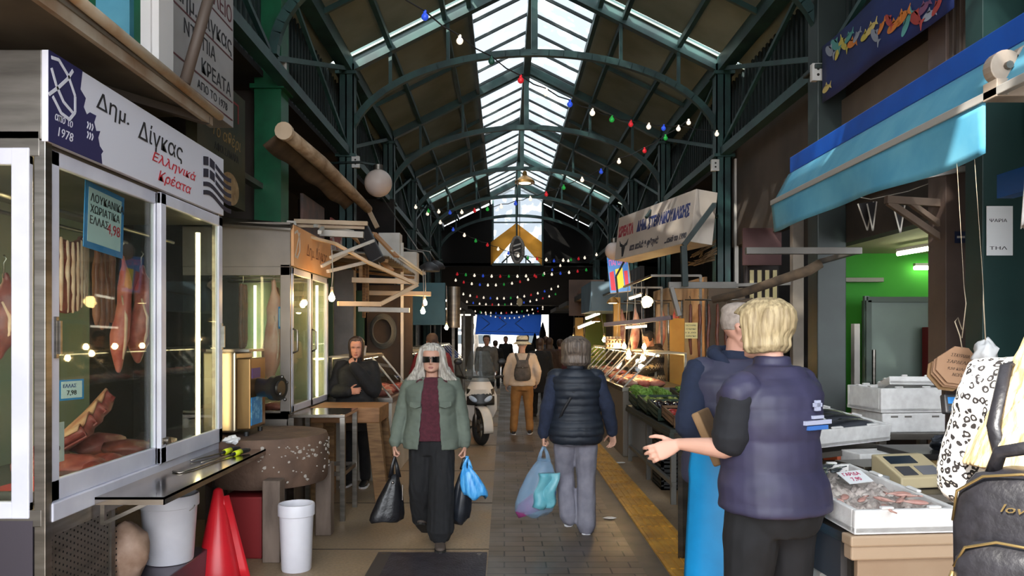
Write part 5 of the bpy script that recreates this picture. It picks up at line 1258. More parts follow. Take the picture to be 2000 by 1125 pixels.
for lbl, x0, y0, z0, x1, y1, z1 in (('open white ventilation box high behind the pan lamps', -1.95, 11.9, 2.7, -1.62, 12.2, 3.25), ('lower white ventilation box behind the pan lamps', -1.75, 12.3, 2.5, -1.4, 12.6, 3.0)):
    r = thing('fan_box', lbl, 'box', (x0, y0, z0)); MB().box(x0, y0, z0, x1, y1, z1).build('case', WHITEP, r, bevel=.004); b = MB(); b.bar((x0+.05, y0+.1, z1-.05), (-2.35, 12.0, z1-.05), .04); b.build('bracket', STLD, r)
panel('back_partition', 'dark partition closing the stalls beyond the left counters', -4.3, 16.0, 0, -2.3, 16.1, 4.5, DARKW, 'partition')
panel('back_partition', 'dark partition behind the second cabinet', -4.3, 8.9, 0, -2.85, 9.0, 4.5, mat('left_wall', '#3b3530'), 'partition')
def stall_canopy(lbl, x0, y0, z0, x1, y1, z1, zf):
    t = thing('stall_roof', lbl, 'stall roof', ((x0+x1)/2, (y0+y1)/2, zf)); MB().box(x0, y0, z0, x1, y1, z1).build('canopy_slab', mat('stall_fascia', '#4b4640', .7, c2='#38332e', scale=1), t)
    for x, y in ((x0+.1, y0+.1), (x0+.1, y1-.1), (x1-.1, y1-.1)) if zf == 0 else ((x1-.1, y0+.1), (x1-.1, y1-.1)): MB().box(x-.03, y-.03, zf, x+.03, y+.03, z0).build('post', STLD, t)
for i, (y, lbl) in enumerate(((14.2, 'nearest dark stall front past the teal wall box'), (18.8, 'middle dark stall front on the far left'), (24.5, 'last dark stall front on the far left'))):
    stall_canopy(lbl, -2.6, y, 2.35, -1.05, y+3.2, 2.5, 0)
    t = thing('strip_light', 'white strip light under the ' + lbl, 'light', (-1.15, y+.6, 2.3)); MB().box(-1.5, y+.5, 2.31, -1.1, y+.6, 2.345).build('strip_tube', mat('strip_glow', '#fff4e0', emit=5), t); MB().box(-1.52, y+.48, 2.345, -1.08, y+.62, 2.36).build('fitting', WHITEP, t)
# scooter
SC = T(-.40, 12.25, 0, radians(184))
sc = thing('motor_scooter', 'white motor scooter with tall windscreen parked by the left counter', 'scooter', (-.40, 12.25, 0))
WSC = mat('scooter_white', '#cfc6bb', .3, coat=.5); BSC = mat('scooter_black', '#161618', .45)
def wheel(y, turn, nm):
    M = SC @ T(0, y, .27, turn); b = MB(M)
    R = []
    for k in range(33):
        a = 2*pi*k/32; R.append([V((.055*cos(q), (.215+.06*sin(q))*cos(a), (.215+.06*sin(q))*sin(a))) for q in [2*pi*j/12 for j in range(12)]])
    b.rings(R, caps=False); w = b.build('wheel', mat('tyre', '#1b1a19', .85), sc, smooth=True)
    h = MB(M); h.tube([(-.035, 0, 0), (.035, 0, 0)], .06, 14)
    for k in range(5): h.bar((0, .05*cos(k*1.257), .05*sin(k*1.257)), (0, .2*cos(k*1.257), .2*sin(k*1.257)), .03)
    g = h.build('rim', mat('rim_grey', '#7d7a76', .35, .8), sc); g.parent = w; WORLD[g] = WORLD[w]; return M
wheel(.62, .35, 'f'); wheel(-.62, 0, 'r')
b = MB(SC @ T(0, .62, .27, .35)); b.grid(lambda u, v: V(((u-.5)*.15, .30*cos(-.2+1.9*v), .30*sin(-.2+1.9*v))), 6, 14, thick=.015); b.build('mudguard', WSC, sc, smooth=True)
b = MB(SC)
for sx in (-1, 1): b.tube([(sx*.075, .62, .27), (sx*.07, .52, .62)], .022, 8)
b.build('fork', STLD, sc, smooth=True)
b = MB(SC); pr = [(.42, .10, .04, .40), (.50, .20, .05, .42), (.62, .255, .07, .46), (.74, .25, .11, .50), (.84, .205, .13, .50), (.93, .16, .11, .44), (1.0, .12, .08, .38)]
b.rings([[V((w_*math.copysign(abs(cos(a))**.75, cos(a)), y+d*(1-abs(cos(a))**1.6)*(1 if sin(a) > 0 else -.5), z-.10*abs(cos(a))*(1 if z < .7 else 0))) for a in [2*pi*k/28 for k in range(28)]] for z, w_, d, y in pr]); b.build('front_fairing', WSC, sc, smooth='auto')
b = MB(SC); b.grid(lambda u, v: V(((u-.5)*.40, .53+.09*(1-(2*u-1)**2)-.03*v, .60+.20*v+.05*abs(2*u-1)*v)), 10, 6, thick=.02); b.build('lamp_panel', BSC, sc, smooth=True)
for sx in (-1, 1):
    b = MB(SC @ T(sx*.11, .57, .69, sx*-.5, radians(20), sx*-.5)); b.ball((0, .02, 0), 1, 16, 10, d=(.08, .03, .04)); b.build('headlight', mat('lamp_glass', '#a9b4c4', .1, spec=.8), sc, smooth=True)
b = MB(SC); b.box(-.09, .50, .62, .09, .58, .84); b.build('grille', BSC, sc, bevel=.02)
b = MB(SC); b.grid(lambda u, v: V(((u-.5)*(.46-.16*v*v), .42-.28*v+.10*(1-4*(u-.5)**2), .95+.46*v)), 10, 10, thick=.006); b.build('windscreen', glass_mat('windscreen', '#d9dde2', .06), sc, smooth=True)
b = MB(SC); b.tube([(-.36, .22, 1.02), (-.2, .30, 1.0), (0, .32, .99), (.2, .30, 1.0), (.36, .22, 1.02)], [.02, .03, .04, .03, .02], 10, round_ends=True); b.build('handlebar', BSC, sc, smooth=True)
for sx in (-1, 1):
    b = MB(SC); b.tube([(sx*.26, .28, 1.02), (sx*.33, .30, 1.20)], .008, 6); b.ball((sx*.34, .30, 1.25), 1, 14, 8, d=(.07, .025, .05)); b.build('mirror', BSC, sc, smooth=True)
b = MB(SC); b.tube([(0, .30, .45), (0, .1, .34), (0, -.15, .36)], [(.16, .1), (.17, .08), (.18, .1)], 14, side=(1, 0, 0)); b.tube([(0, -.1, .5), (0, -.4, .62), (0, -.8, .66)], [(.16, .2), (.18, .2), (.12, .14)], 14, side=(1, 0, 0), round_ends=True); b.build('rear_body', WSC, sc, smooth=True)
b = MB(SC); b.tube([(0, -.05, .76), (0, -.3, .82), (0, -.75, .86)], [(.13, .05), (.16, .06), (.12, .05)], 14, side=(1, 0, 0), round_ends=True); b.build('seat', BSC, sc, smooth=True)
b = MB(SC); b.tube([(.12, -.1, .2), (.25, -.05, .02)], .014, 6); b.build('side_stand', STLD, sc, smooth=True)
b = MB(SC); b.bar((.1, -.4, .35), (.12, -.75, .4), .08); b.bar((0, -.15, .3), (0, -.62, .28), .12); b.build('engine', BSC, sc)
# ------------------------------------------------------------------ more people
p = Human('woman in a black coat touching her chin behind the wooden table', (-1.63, 8.47), radians(180-8), 1.64, skin='#c68a70', girth=1.08, vox=.006,
          J=dict(elL=(-.24, .1, 1.06), wrL=(-.06, .24, 1.33), elR=(.24, .05, 1.06), wrR=(.02, .22, 1.06)), headrot=(14, 8, 0))
p.body(hands=dict(L=dict(d=(.35, -.05, .6), n=(.2, -.6, .2), curl=(40, 50, 30), size=.8), R=dict(d=(-1, .2, .1), n=(0, -1, 0), curl=(30, 30, 20))), facekw=dict(brow='#3a2a20', lip='#a85548'))
p.head.hair(p.root, mat('dark_hair', '#2f211b', .5, c2='#4a3428', scale=20, stretch=(3, 3, .3)), length=.30, vol=.016, opening=52, hairline=.95, strand=.004, vox=.007, open_low=75)
p.top('coat', mat('black_coat', '#1a1a1c', .85, c2='#111113', scale=12), hem=.62, k=1.1, add=.03, flare=.12, slr=(.085, .08, .07, .06), collar=.05)
p.trousers(BLACKC); p.shoes(mat('black_shoe', '#121214', .5), mat('white_sole', '#dcdce0'))
p = Human('man in a dark red jacket seen from behind at the counter', (-1.02, 10.9), radians(20), 1.68, skin='#c08a70', girth=1.15, vox=.008, J=dict(elR=(.25, .04, 1.08), wrR=(.2, .25, 1.0), elL=(-.25, .05, 1.08), wrL=(-.2, .25, 1.0)), headrot=(0, 6, 0))
p.body(face=False); p.head.hair(p.root, mat('brown_short_hair', '#3b2c24', .8), length=.15, vol=.008, opening=62, hairline=.82, vox=.009, strand=.002)
p.top('jacket', mat('red_jacket', '#7a1d24', .8, c2='#641820', scale=9), hem=.74, k=1.08, add=.03, slr=(.085, .08, .07, .06), collar=.04, vox=.012); p.trousers(BLACKC); p.shoes(BLACKC, BLACKC)
p = Human('butcher in a patterned winter sweater leaning over the right counter', (2.50, 12.8), radians(100), 1.74, skin='#b98468', girth=1.05, vox=.007, J=dict(elL=(-.23, .08, 1.08), wrL=(-.18, .30, .98), elR=(.23, .08, 1.08), wrR=(.16, .30, .98), neck=(0, .04, 1.37)), headrot=(20, 22, 0))
p.body(hands=dict(L=dict(d=(.1, .8, -.5)), R=dict(d=(-.1, .8, -.5))), facekw=dict(brow='#1d1613'))
p.head.hair(p.root, mat('black_hair', '#1c1716', .7), length=.15, vol=.012, opening=60, hairline=.84, vox=.008, strand=.003)
def fair(nt, co, b):
    N = nt.nodes; L = nt.links; sp = N.new('ShaderNodeSeparateXYZ'); L.new(co, sp.inputs[0])
    def wv(sock, k): 
        m = N.new('ShaderNodeMath'); m.operation = 'MULTIPLY'; m.inputs[1].default_value = k; L.new(sock, m.inputs[0]); s = N.new('ShaderNodeMath'); s.operation = 'SINE'; L.new(m.outputs[0], s.inputs[0]); return s.outputs[0]
    ad = N.new('ShaderNodeMath'); ad.operation = 'ADD'; L.new(sp.outputs[0], ad.inputs[0]); L.new(sp.outputs[1], ad.inputs[1])
    m = N.new('ShaderNodeMath'); m.operation = 'MULTIPLY'; L.new(wv(ad.outputs[0], 130), m.inputs[0]); L.new(wv(sp.outputs[2], 90), m.inputs[1])
    a2 = N.new('ShaderNodeMath'); a2.operation = 'ADD'; L.new(m.outputs[0], a2.inputs[0]); L.new(wv(sp.outputs[2], 34), a2.inputs[1])
    g = N.new('ShaderNodeMath'); g.operation = 'GREATER_THAN'; g.inputs[1].default_value = .62; L.new(a2.outputs[0], g.inputs[0])
    mx = N.new('ShaderNodeMix'); mx.data_type = 'RGBA'; mx.inputs[6].default_value = lin('#2f241e'); mx.inputs[7].default_value = lin('#b79e80'); L.new(g.outputs[0], mx.inputs[0]); return mx.outputs[2]
p.top('sweater', node_mat('fair_isle', fair, .9), hem=.82, k=1.06, add=.02, slr=(.078, .072, .062, .052), collar=.03, vox=.01); p.trousers(BLACKC, vox=.014)
hd = MB(p.M); n = p.J['neck']; hd.tube([n + V((.08, .06, -.02)), n + V((.1, -.04, .02)), n + V((0, -.13, .03)), n + V((-.1, -.04, .02)), n + V((-.08, .06, -.02))], [.025, .04, .05, .04, .025], 10, round_ends=True); remesh(hd.build('hood', mat('brown_hood', '#33281f', .9), p.root, smooth=True), .01, 2)
# passers-by further down
def passer(label, x, y, rot, H, hairm, topm, bot, hl=.16, face=True, coat=False, skin='#b98670', legw=(1.05, 1.1, 1.2), vol=.014, step=.12, low=None):
    p = Human(label, (x, y), rot, H, skin=skin, girth=1.06, vox=.011, J=dict(anL=(-.095, step, .09), knL=(-.092, step*.8, .48), anR=(.095, -step, .1), knR=(.092, -.01, .48)))
    p.body(face=face, hands={}); p.head.hair(p.root, hairm, length=hl, vol=vol, opening=58, hairline=.82, vox=.012, strand=.003, open_low=low)
    p.top('coat' if coat else 'jacket', topm, hem=.52 if coat else .80, k=1.07, add=.026, flare=.1, slr=(.08, .075, .066, .056), vox=.015, collar=.03)
    p.trousers(bot, w=legw, vox=.016); p.shoes(mat('dark_shoe', '#2a2422'), mat('dark_sole', '#1d1a18')); return p
DKH = mat('dark_hair', '#2f211b'); GRJ = mat('grey_jacket', '#6f6a64', .9, c2='#5d5852', scale=10); BLJ = mat('black_jacket', '#19181a', .9)
passer('man in a grey jacket walking towards the scooter', -.42, 18.2, pi, 1.66, mat('brown_short_hair', '#3b2c24'), GRJ, BLACKC)
passer('woman in a long black coat walking beside the man with the hat', .72, 15.6, 0.1, 1.60, DKH, BLJ, BLACKC, .26, False, True)
passer('woman in a dark brown coat ahead of the black coat', 1.02, 17.4, .15, 1.60, mat('brown_long_hair', '#3d2a20', .6), mat('brown_coat', '#33241e', .9), BLACKC, .34, False, True)
passer('person in a maroon jacket half hidden by the dark coats', 1.35, 18.6, -.2, 1.56, DKH, mat('maroon_jacket', '#4a2028', .9), BLACKC, .2, False)
passer('person in an orange and black top at the right stalls', 1.42, 14.6, -1.1, 1.58, DKH, mat('dark_olive', '#262420', .9), BLACKC, .2, True)
passer('child sized figure in black in the middle of the aisle', -.28, 24.0, 0, 1.5, DKH, BLJ, BLACKC, .2, False)
passer('distant figure in black by the bright exit', .05, 27.5, pi, 1.62, DKH, BLJ, BLACKC, .2)
passer('distant person in blue jeans near the right exit stalls', 1.25, 23.0, 0, 1.62, DKH, mat('slate_jacket', '#3a3f4c', .9), mat('blue_jeans', '#2f3f63', .9), .2, False)
passer('distant person in a dark hood against the exit glare', .75, 26.0, pi, 1.66, BLJ, BLJ, BLACKC, .2)
# things carried --------------------------------------------------------------
def hand_point(h, sd, d=.10): return h.M @ (h.J['wr'+sd] + V((0, .015, -d)))
PLB = mat('black_bag_plastic', '#16181d', .28, c2='#22262e', scale=14)
def carrier(name, label, top, h, w, dpt, m, seed, lean=(0, 0), handle=.16, rag=.02, rot=0., cat='bag', prof=None):
    """soft bag hung from a point: two handles and a creased body"""
    r = thing(name, label, cat, (top[0], top[1], top[2]-h-handle)); M = T(top[0], top[1], top[2], rot)
    b = MB(M); R = []
    prof = prof or [(0, .22), (.12, .5), (.3, .72), (.55, .92), (.8, 1.0), (.94, .93), (1, .7)]
    for t, f in prof:
        z = -handle*.75 - h*t; ring = []
        for k in range(30):
            a = 2*pi*k/30; cr_ = 1 + .10*sin(a*5+seed)*(1-t*.6) + .05*sin(a*9+seed*2)
            ring.append(V((w*f*cos(a)*cr_*.5 + lean[0]*t, dpt*(.35+.65*f)*sin(a)*cr_*.5 + lean[1]*t, z + rag*sin(a*3+seed)*(1 if t in (0, 1) else .3))))
        R.append(ring)
    b.rings(R); o = b.build('bag_body', m, r, smooth=True)
    for s_ in (-1, 1):
        b = MB(M); b.tube([(s_*w*.12, 0, -handle*.85), (s_*w*.08, s_*.012, -handle*.4), (0, s_*.012, .0), (-s_*.01, 0, .012)], [(.022, .006), (.014, .005), (.010, .006), (.008, .006)], 8, side=(1, 0, 0)); b.build('handle', m, r, smooth=True)
    return r, M
q = hand_point(WG, 'R')     # her right hand: on the left in the photo
r, M = carrier('handbag', 'black leather handbag hanging from the hand on the side of the butcher stalls', q, .36, .26, .10, mat('black_leather', '#141417', .35, c2='#1c1c20', scale=30, bump=.2), 1, (-.07, 0), .2, .006, .3, prof=[(0, .22), (.2, .42), (.5, .72), (.85, .98), (.97, 1), (1, .9)])
b = MB(M); b.ball((-.02, -.045, -.20), .012, 8, 6); b.box(.05, -.055, -.34, .056, -.045, -.22); b.build('zip', STL, r)
q = hand_point(WG, 'L')
carrier('plastic_bag', 'dark plastic carrier bag hanging from the green jacket woman, beside the blue bag', q + V((0, .03, 0)), .42, .17, .13, PLB, 2, (-.05, 0), .12)
carrier('plastic_bag', 'small bright blue plastic bag held with the dark carrier bag', q + V((.02, -.03, 0)), .23, .20, .11, mat('blue_bag_plastic', '#1f86d4', .3, c2='#63b4ec', scale=9, stretch=(6, 6, 1)), 4, (.075, 0), .10)
q = hand_point(WV, 'L')
CLR = mat('milky_blue_plastic', '#8fb6d8', .25, alpha=.38)
r, M = carrier('plastic_bag', 'clear blue carrier bag with pink goods held by the navy vest woman', q, .46, .34, .16, CLR, 3, (-.09, 0), .16)
b = MB(M); R = []
for t, f in ((0, .55), (.3, .9), (.7, 1), (1, .8)): R.append([V((.15*f*cos(a)-.075-.02*t, .06*f*sin(a), -.40-.16*t + .05*cos(a))) for a in [2*pi*k/20 for k in range(20)]])
b.rings(R); b.build('pink_goods', mat('pink_pack', '#a4457f', .5, c2='#7c3a6c', scale=9), r, smooth=True)
b = MB(M); b.grid(lambda u, v: V((-.03+.15*u-.06*v+.015*sin(v*9), -.064-.012*sin(u*9)-.012*sin(v*7+u*5), -.22-.29*v)), 10, 10, thick=.03); b.build('turquoise_pack', mat('turquoise_pack', '#5aa5b5', .4, c2='#86c4cf', scale=7), r, smooth=True)
text('ΜΑΡΚΕΤ', .05, INKB, M @ basis((.01, -.090, -.40), (1, 0, 0), (-.1, 0, 1)), r, width=.09, height=.03)
# backpack of the man with the hat
bpk = thing('backpack', 'grey canvas backpack with flap on the cream shirt', 'backpack', (WH.M @ V((0, -.2, .93))))
bm_ = MB(WH.M); R = []
for z, w_, d in ((.93, .09, .05), (.95, .13, .08), (1.02, .145, .095), (1.12, .135, .09), (1.2, .11, .075), (1.245, .085, .06)): R.append([V((w_*math.copysign(abs(cos(a))**.8, cos(a)), -.225+d*math.copysign(abs(sin(a))**.8, sin(a)), z)) for a in [2*pi*k/20 for k in range(20)]])
GRP = mat('grey_canvas', '#5a524c', .9, c2='#453f3a', scale=14); bm_.rings(R); bm_.build('pack_body', GRP, bpk, smooth=True)
b = MB(WH.M); b.grid(lambda u, v: V(((u-.5)*.20, -.27-.05*sin(pi*v*.6), 1.27-.12*v)), 8, 6, thick=.012); b.build('flap', GRP, bpk, smooth=True)
b = MB(WH.M); b.ball((0, -.325, 1.15), .012, 8, 6); b.build('toggle', mat('pale_metal', '#b5aca0', .4, .8), bpk)
for sx in (-1, 1):
    b = MB(WH.M); b.tube([(sx*.06, -.165, 1.22), (sx*.10, -.15, 1.33), (sx*.115, -.02, 1.385), (sx*.12, .1, 1.33)], [(.022, .008)]*4, 8, side=(1, 0, 0)); b.build('shoulder_strap', GRP, bpk, smooth=True)
# small black backpack of the woman in leopard print
LB = mat('soft_black_leather', '#1b1a1e', .4, c2='#232227', scale=40, bump=.15); GLD = mat('gold_zip', '#b9a06e', .3, .9)
LM = WL.M @ T(-.02, -.27, .90)
lb = thing('backpack', 'small black leather backpack with gold zips on the leopard print blouse', 'backpack', (WL.M @ V((0, -.27, .90))))
b = MB(LM); R = []
def rr(w_, d, z, y0=0): return [V((w_*math.copysign(abs(cos(a))**.6, cos(a)), y0+d*math.copysign(abs(sin(a))**.6, sin(a)), z)) for a in [2*pi*k/28 for k in range(28)]]
b.rings([rr(.125, .06, 0), rr(.14, .075, .02), rr(.142, .075, .16), rr(.13, .07, .22), rr(.10, .058, .262), rr(.05, .03, .278)]); b.build('pack_body', LB, lb, smooth=True)
b = MB(LM); b.rings([rr(.105, .03, .01, -.085), rr(.115, .035, .03, -.085), rr(.11, .034, .10, -.085), rr(.08, .03, .135, -.08), rr(.03, .015, .145, -.07)]); b.build('front_pocket', LB, lb, smooth=True)
for pts in ([(-.134, -.045, .16), (-.12, -.06, .225), (-.07, -.065, .262), (0, -.067, .276), (.07, -.065, .262), (.12, -.06, .225), (.134, -.045, .16)], [(-.11, -.10, .08), (-.085, -.112, .125), (-.03, -.11, .146), (.03, -.11, .146), (.085, -.112, .125), (.11, -.10, .08)]):
    b = MB(LM); b.tube(pts, .003, 8); b.build('zip', GLD, lb, smooth=True)
b = MB(LM); b.tube([(-.07, -.02, .26), (-.05, -.035, .31), (0, -.04, .325), (.05, -.035, .31), (.07, -.02, .26)], .014, 10); b.build('handle', LB, lb, smooth=True)
b = MB(LM); b.tube([(-.112, -.10, .07), (-.12, -.108, .03), (-.115, -.11, .0)], .005, 6); b.ball((-.115, -.112, -.02), .018, 12, 8); b.build('zip_pull', GLD, lb, smooth=True)
text('lov', .03, GLD, LM @ basis((-.035, -.0765, .20), (1, 0, 0), (0, 0, 1)), lb, width=.045, height=.016, shear=.3, depth=.003)
for sx in (-1, 1):
    b = MB(WL.M); b.tube([(sx*.10, -.19, 1.14), (sx*.125, -.185, 1.25), (sx*.13, -.10, 1.375), (sx*.135, .03, 1.39), (sx*.14, .13, 1.30)], [(.014, .006)]*5, 8, side=(1, 0, 0)); b.build('shoulder_strap', LB, lb, smooth=True)
# cardboard folder held by the man in the apron
M = T(1.02, 3.78, 1.16, radians(-25), 0, radians(-24)); tag(MB(M).box(-.02, -.14, -.13, .02, .14, .14).build('paper_bag', mat('kraft_paper', '#9c7a56', .8, c2='#846544', scale=5), bevel=.01), 'brown paper bag held between the two fish sellers', 'bag')
# ------------------------------------------------------------------ right side: fish stall in front
POLY = mat('polystyrene', '#f2f0ee', .75, c2='#e4e1df', scale=20, bump=.08, bscale=120)
BEIGE = mat('counter_beige', '#a98f76', .55, c2='#9c8168', scale=2)
FM = T(1.44, 3.17, 0, radians(5))      # stall frame: x along its front, y away from the camera
fs = thing('fish_counter', 'beige fronted fish stall counter carrying the polystyrene trays', 'counter', (1.9, 3.9, 0))
b = MB(FM)
b.prism([(0.03, .02), (.62, .02), (.62, .05), (.03, .05)], .02, .80); b.build('front_panel', BEIGE, fs, bevel=.004)
b = MB(FM); b.prism([(-.02, -.02), (.64, -.02), (.64, .06), (-.02, .06)], .79, .835); b.build('front_trim', mat('counter_edge', '#b79d83', .5), fs, bevel=.008)
b = MB(FM); b.prism([(-.01, -.005), (.63, -.005), (.63, .06), (-.01, .06)], .73, .79); b.build('lower_trim', mat('counter_edge', '#b79d83'), fs, bevel=.008)
b = MB(FM); b.prism([(-.01, .06), (.63, .06), (.63, 1.15), (-.01, 1.15)], .79, .83); b.build('worktop', STLD, fs)
for x, y in ((.06, .10), (.57, .10), (.06, 1.1), (.57, 1.1)):
    b = MB(FM); b.box(x-.03, y-.03, 0, x+.03, y+.03, .79); b.build('leg', STLD, fs)
b = MB(FM); b.box(0.0, .1, .60, .05, 1.1, .79); b.build('side_rail', mat('dark_rail', '#3f3c3c', .5), fs)
t2 = thing('scale_table', 'steel table carrying the scales behind the front fish tray', 'table', (2.45, 4.5, 0)); MB().box(2.08, 3.95, .80, 2.95, 5.05, .84).build('table_top', STLD, t2)
for x, y in ((2.12, 4.0), (2.9, 4.0), (2.12, 5.0), (2.9, 5.0)): MB().box(x-.025, y-.025, .1, x+.025, y+.025, .80).build('leg', STLD, t2)
def tray(label, M, w, d, h=.12, t=.025, group='polystyrene trays on the fish stall', feet=True):
    """open polystyrene box with notched rim, origin at front left bottom corner"""
    r = thing('polystyrene_tray', label, 'tray', M @ V((w/2, d/2, 0)), group)
    b = MB(M); b.box(0, 0, 0, w, d, t); b.build('tray_floor', POLY, r)
    b = MB(M); b.box(0, 0, 0, w, t, h); b.box(0, d-t, 0, w, d, h); b.box(0, t, 0, t, d-t, h); b.box(w-t, t, 0, w, d-t, h)
    for x in (w*.25, w*.7): b.box(x, -.001, h, x+w*.12, t, h+.012); b.box(x, d-t, h, x+w*.12, d, h+.012)
    for y in (d*.3, d*.65): b.box(0, y, h, t, y+d*.1, h+.012); b.box(w-t, y, h, w, y+d*.1, h+.012)
    b.build('tray_wall', POLY, r, bevel=.008)
    return r
TM = FM @ T(.0, -.01, .84, radians(0), radians(3.0))
tray('wide polystyrene tray of small pale fish at the front of the stall', TM, .46, .86, .10)
b = MB(TM)
random.seed(4)
b.grid(lambda u, v: V((.03+.40*u, .03+.80*v, .062+.026*noise.noise(V((u*7, v*11, 2)))+.028*noise.noise(V((u*20, v*36, 5))))), 40, 70, thick=.02)
tag(b.build('crushed_fish_bed', mat('pale_shrimp', '#ddd2ca', .3, c2='#ab9c96', scale=26, detail=6, bump=.5), smooth=True), 'heap of pale squid and shrimp filling the front tray', 'shrimp', kind='stuff')
def fish(L, r, m, name='fish', belly=None):
    b = MB(); pr = [(0, .012, .02), (.05, .35, .5), (.15, .7, .85), (.3, .98, 1), (.5, .9, .95), (.7, .6, .65), (.85, .3, .34), (.92, .16, .25)]
    b.tube([(0, L*t, 0) for t, _, _ in pr], [(r*.62*a, r*q) for _, a, q in pr], 12, side=(1, 0, 0))
    b.add([(0.003, L*.9, 0), (.003, L*1.06, r*.9), (.003, L*1.0, 0), (.003, L*1.06, -r*.9), (-.003, L*.9, 0), (-.003, L*1.06, r*.9), (-.003, L*1.0, 0), (-.003, L*1.06, -r*.9)], [(0, 1, 2), (0, 2, 3), (4, 6, 5), (4, 7, 6), (0, 4, 5, 1), (3, 7, 4, 0), (1, 5, 6, 2), (2, 6, 7, 3)])
    b.add([(0, L*.35, r*.9), (0, L*.5, r*1.35), (0, L*.62, r*.7), (.004, L*.5, r*.8)], [(0, 1, 2), (0, 3, 1), (1, 3, 2), (0, 2, 3)])
    o = b.build(name, m, smooth=True, origin=(0, 0, 0)); return o
SILV = mat('silver_fish', '#7d8288', .22, .6, c2='#474b52', scale=9, stretch=(1, .3, 4))
DRKF = mat('dark_fish', '#33363c', .25, .4, c2='#5d6068', scale=8, stretch=(1, .3, 4))
PNKF = mat('pink_fish', '#c08a80', .3, c2='#d9b3a6', scale=10)
def scatter_fish(lbl, grp, M, proto, n, fn, first=True):
    for i in range(n):
        o = proto if i == 0 else proto.copy()
        if i: COL.objects.link(o)
        p, rz, ry = fn(i); R = M @ Matrix.Translation(p) @ Matrix.Rotation(rz, 4, 'Z') @ Matrix.Rotation(ry, 4, 'Y')
        o.matrix_world = R; o.location = R.translation; o.rotation_euler = R.to_euler(); WORLD[o] = V(R.translation); tag(o, lbl, 'fish', grp)
random.seed(8)
scatter_fish('small silver fish lying on the pale heap in the front tray', 'silver fish in the front tray', TM, fish(.16, .022, SILV), 9, lambda i: ((.08+.09*(i % 3)+random.uniform(-.02, .02), .58+.09*(i//3), .10), random.uniform(-1.2, -.4), 1.3))
scatter_fish('small pinkish fish lying in the front tray near the right edge', 'pink fish in the front tray', TM, fish(.11, .016, PNKF), 8, lambda i: ((.10+.09*(i % 4)+random.uniform(-.03, .03), .10+.13*(i//4)+random.uniform(-.04, .04), .10), random.uniform(-3, 3), 1.3))
def label_card(lbl, M, w=.15, h=.09, lines=(('9,90', -.3, -.2, .05),), ink=INKR):
    r = thing('price_label', lbl, 'price label', M @ V((0, 0, 0))); MB(M).box(-w/2, -h/2, 0, w/2, h/2, .003).build('card', CARDW, r)
    for t_, x, y, s_ in lines: text(t_, s_, ink, M @ Matrix.Translation((x*w, y*h, .004)), r)
PINKI = mat('pink_ink', '#b0365e', .7)
label_card('white price label with red writing in the middle of the front tray', TM @ T(.27, .48, .12, .3, radians(24)), lines=(('ΓΑΡΙΔΑ', -.38, .12, .03), ('7,90', -.25, -.32, .035)), ink=PINKI)
label_card('pale price label at the back of the front tray', TM @ T(.16, .78, .13, .2, radians(35)), .17, .1, lines=(('ΣΑΡΔΕΛΑ', -.4, .1, .028), ('4,90', -.25, -.3, .035)), ink=INKB)
# second tray further back, tilted towards the buyers
T2 = T(1.86, 4.66, .97, radians(30), radians(8))
tray('polystyrene tray of dark grey fish standing higher at the back', T2, .78, .72, .11)
scatter_fish('long dark grey fish laid in a row in the raised tray', 'dark fish in the raised tray', T2, fish(.50, .048, DRKF), 8, lambda i: ((.72-.02*(i % 3), .08+.075*i, .10+.012*(i % 2)), radians(78+random.uniform(-5, 5)), 1.2))
scatter_fish('silver fish at the left side of the raised tray', 'silver fish in the raised tray', T2, fish(.22, .03, SILV), 8, lambda i: ((.10+.07*(i % 2), .08+.075*i, .085), radians(30+random.uniform(-20, 20)), 1.25))
label_card('white price label on the dark fish of the raised tray', T2 @ T(.20, .14, .15, .3, radians(22)), .16, .09, lines=(('ΤΣΙΠΟΥΡΑ', -.42, .1, .026), ('8,90', -.25, -.3, .035)), ink=INKR)
T3 = T(1.62, 5.38, 1.10, radians(26), radians(10))
tray('small polystyrene tray of squid behind the dark fish', T3, .5, .5, .10)
scatter_fish('pale squid lying in the small tray behind the dark fish', 'squid in the small tray', T3, fish(.2, .04, mat('squid', '#b7a6a4', .3, c2='#8a7478', scale=9)), 6, lambda i: ((.12+.12*(i % 3), .06+.18*(i//3), .075), random.uniform(-.3, .3), 1.2))
st_ = thing('tray_stand', 'dark steel stand under the raised fish trays', 'stand', (2.0, 5.3, 0))
SM_ = T(1.86, 4.66, 0, radians(30))
b = MB(SM_); b.prism([(.0, .02), (.78, .02), (.78, 1.2), (0, 1.2)], .90, .935); b.build('stand_top', STLD, st_)
for x, y in ((.04, .06), (.74, .06), (.04, 1.15), (.74, 1.15)): b = MB(SM_); b.box(x-.025, y-.025, 0, x+.025, y+.025, .90); b.build('leg', STLD, st_)
# stack of polystyrene boxes
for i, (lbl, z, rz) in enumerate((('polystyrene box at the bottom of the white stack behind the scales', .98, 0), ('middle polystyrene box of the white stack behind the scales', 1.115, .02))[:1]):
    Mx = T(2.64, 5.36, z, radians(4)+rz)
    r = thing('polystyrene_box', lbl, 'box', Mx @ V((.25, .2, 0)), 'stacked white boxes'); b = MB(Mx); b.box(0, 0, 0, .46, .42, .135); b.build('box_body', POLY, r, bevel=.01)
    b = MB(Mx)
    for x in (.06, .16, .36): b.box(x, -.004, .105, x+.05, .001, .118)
    b.build('notch_shade', mat('box_shade', '#7c7772', .9), r)  # dark strips paint the shade of notches that are not cut
Mx = T(2.63, 5.36, 1.12, radians(7)); tray('open top tray of the white stack behind the scales', Mx, .46, .42, .17)
Mx = T(2.76, 5.5, 1.31, radians(-10), radians(-14)); tray('tilted empty tray resting on top of the white stack', Mx, .34, .4, .06)
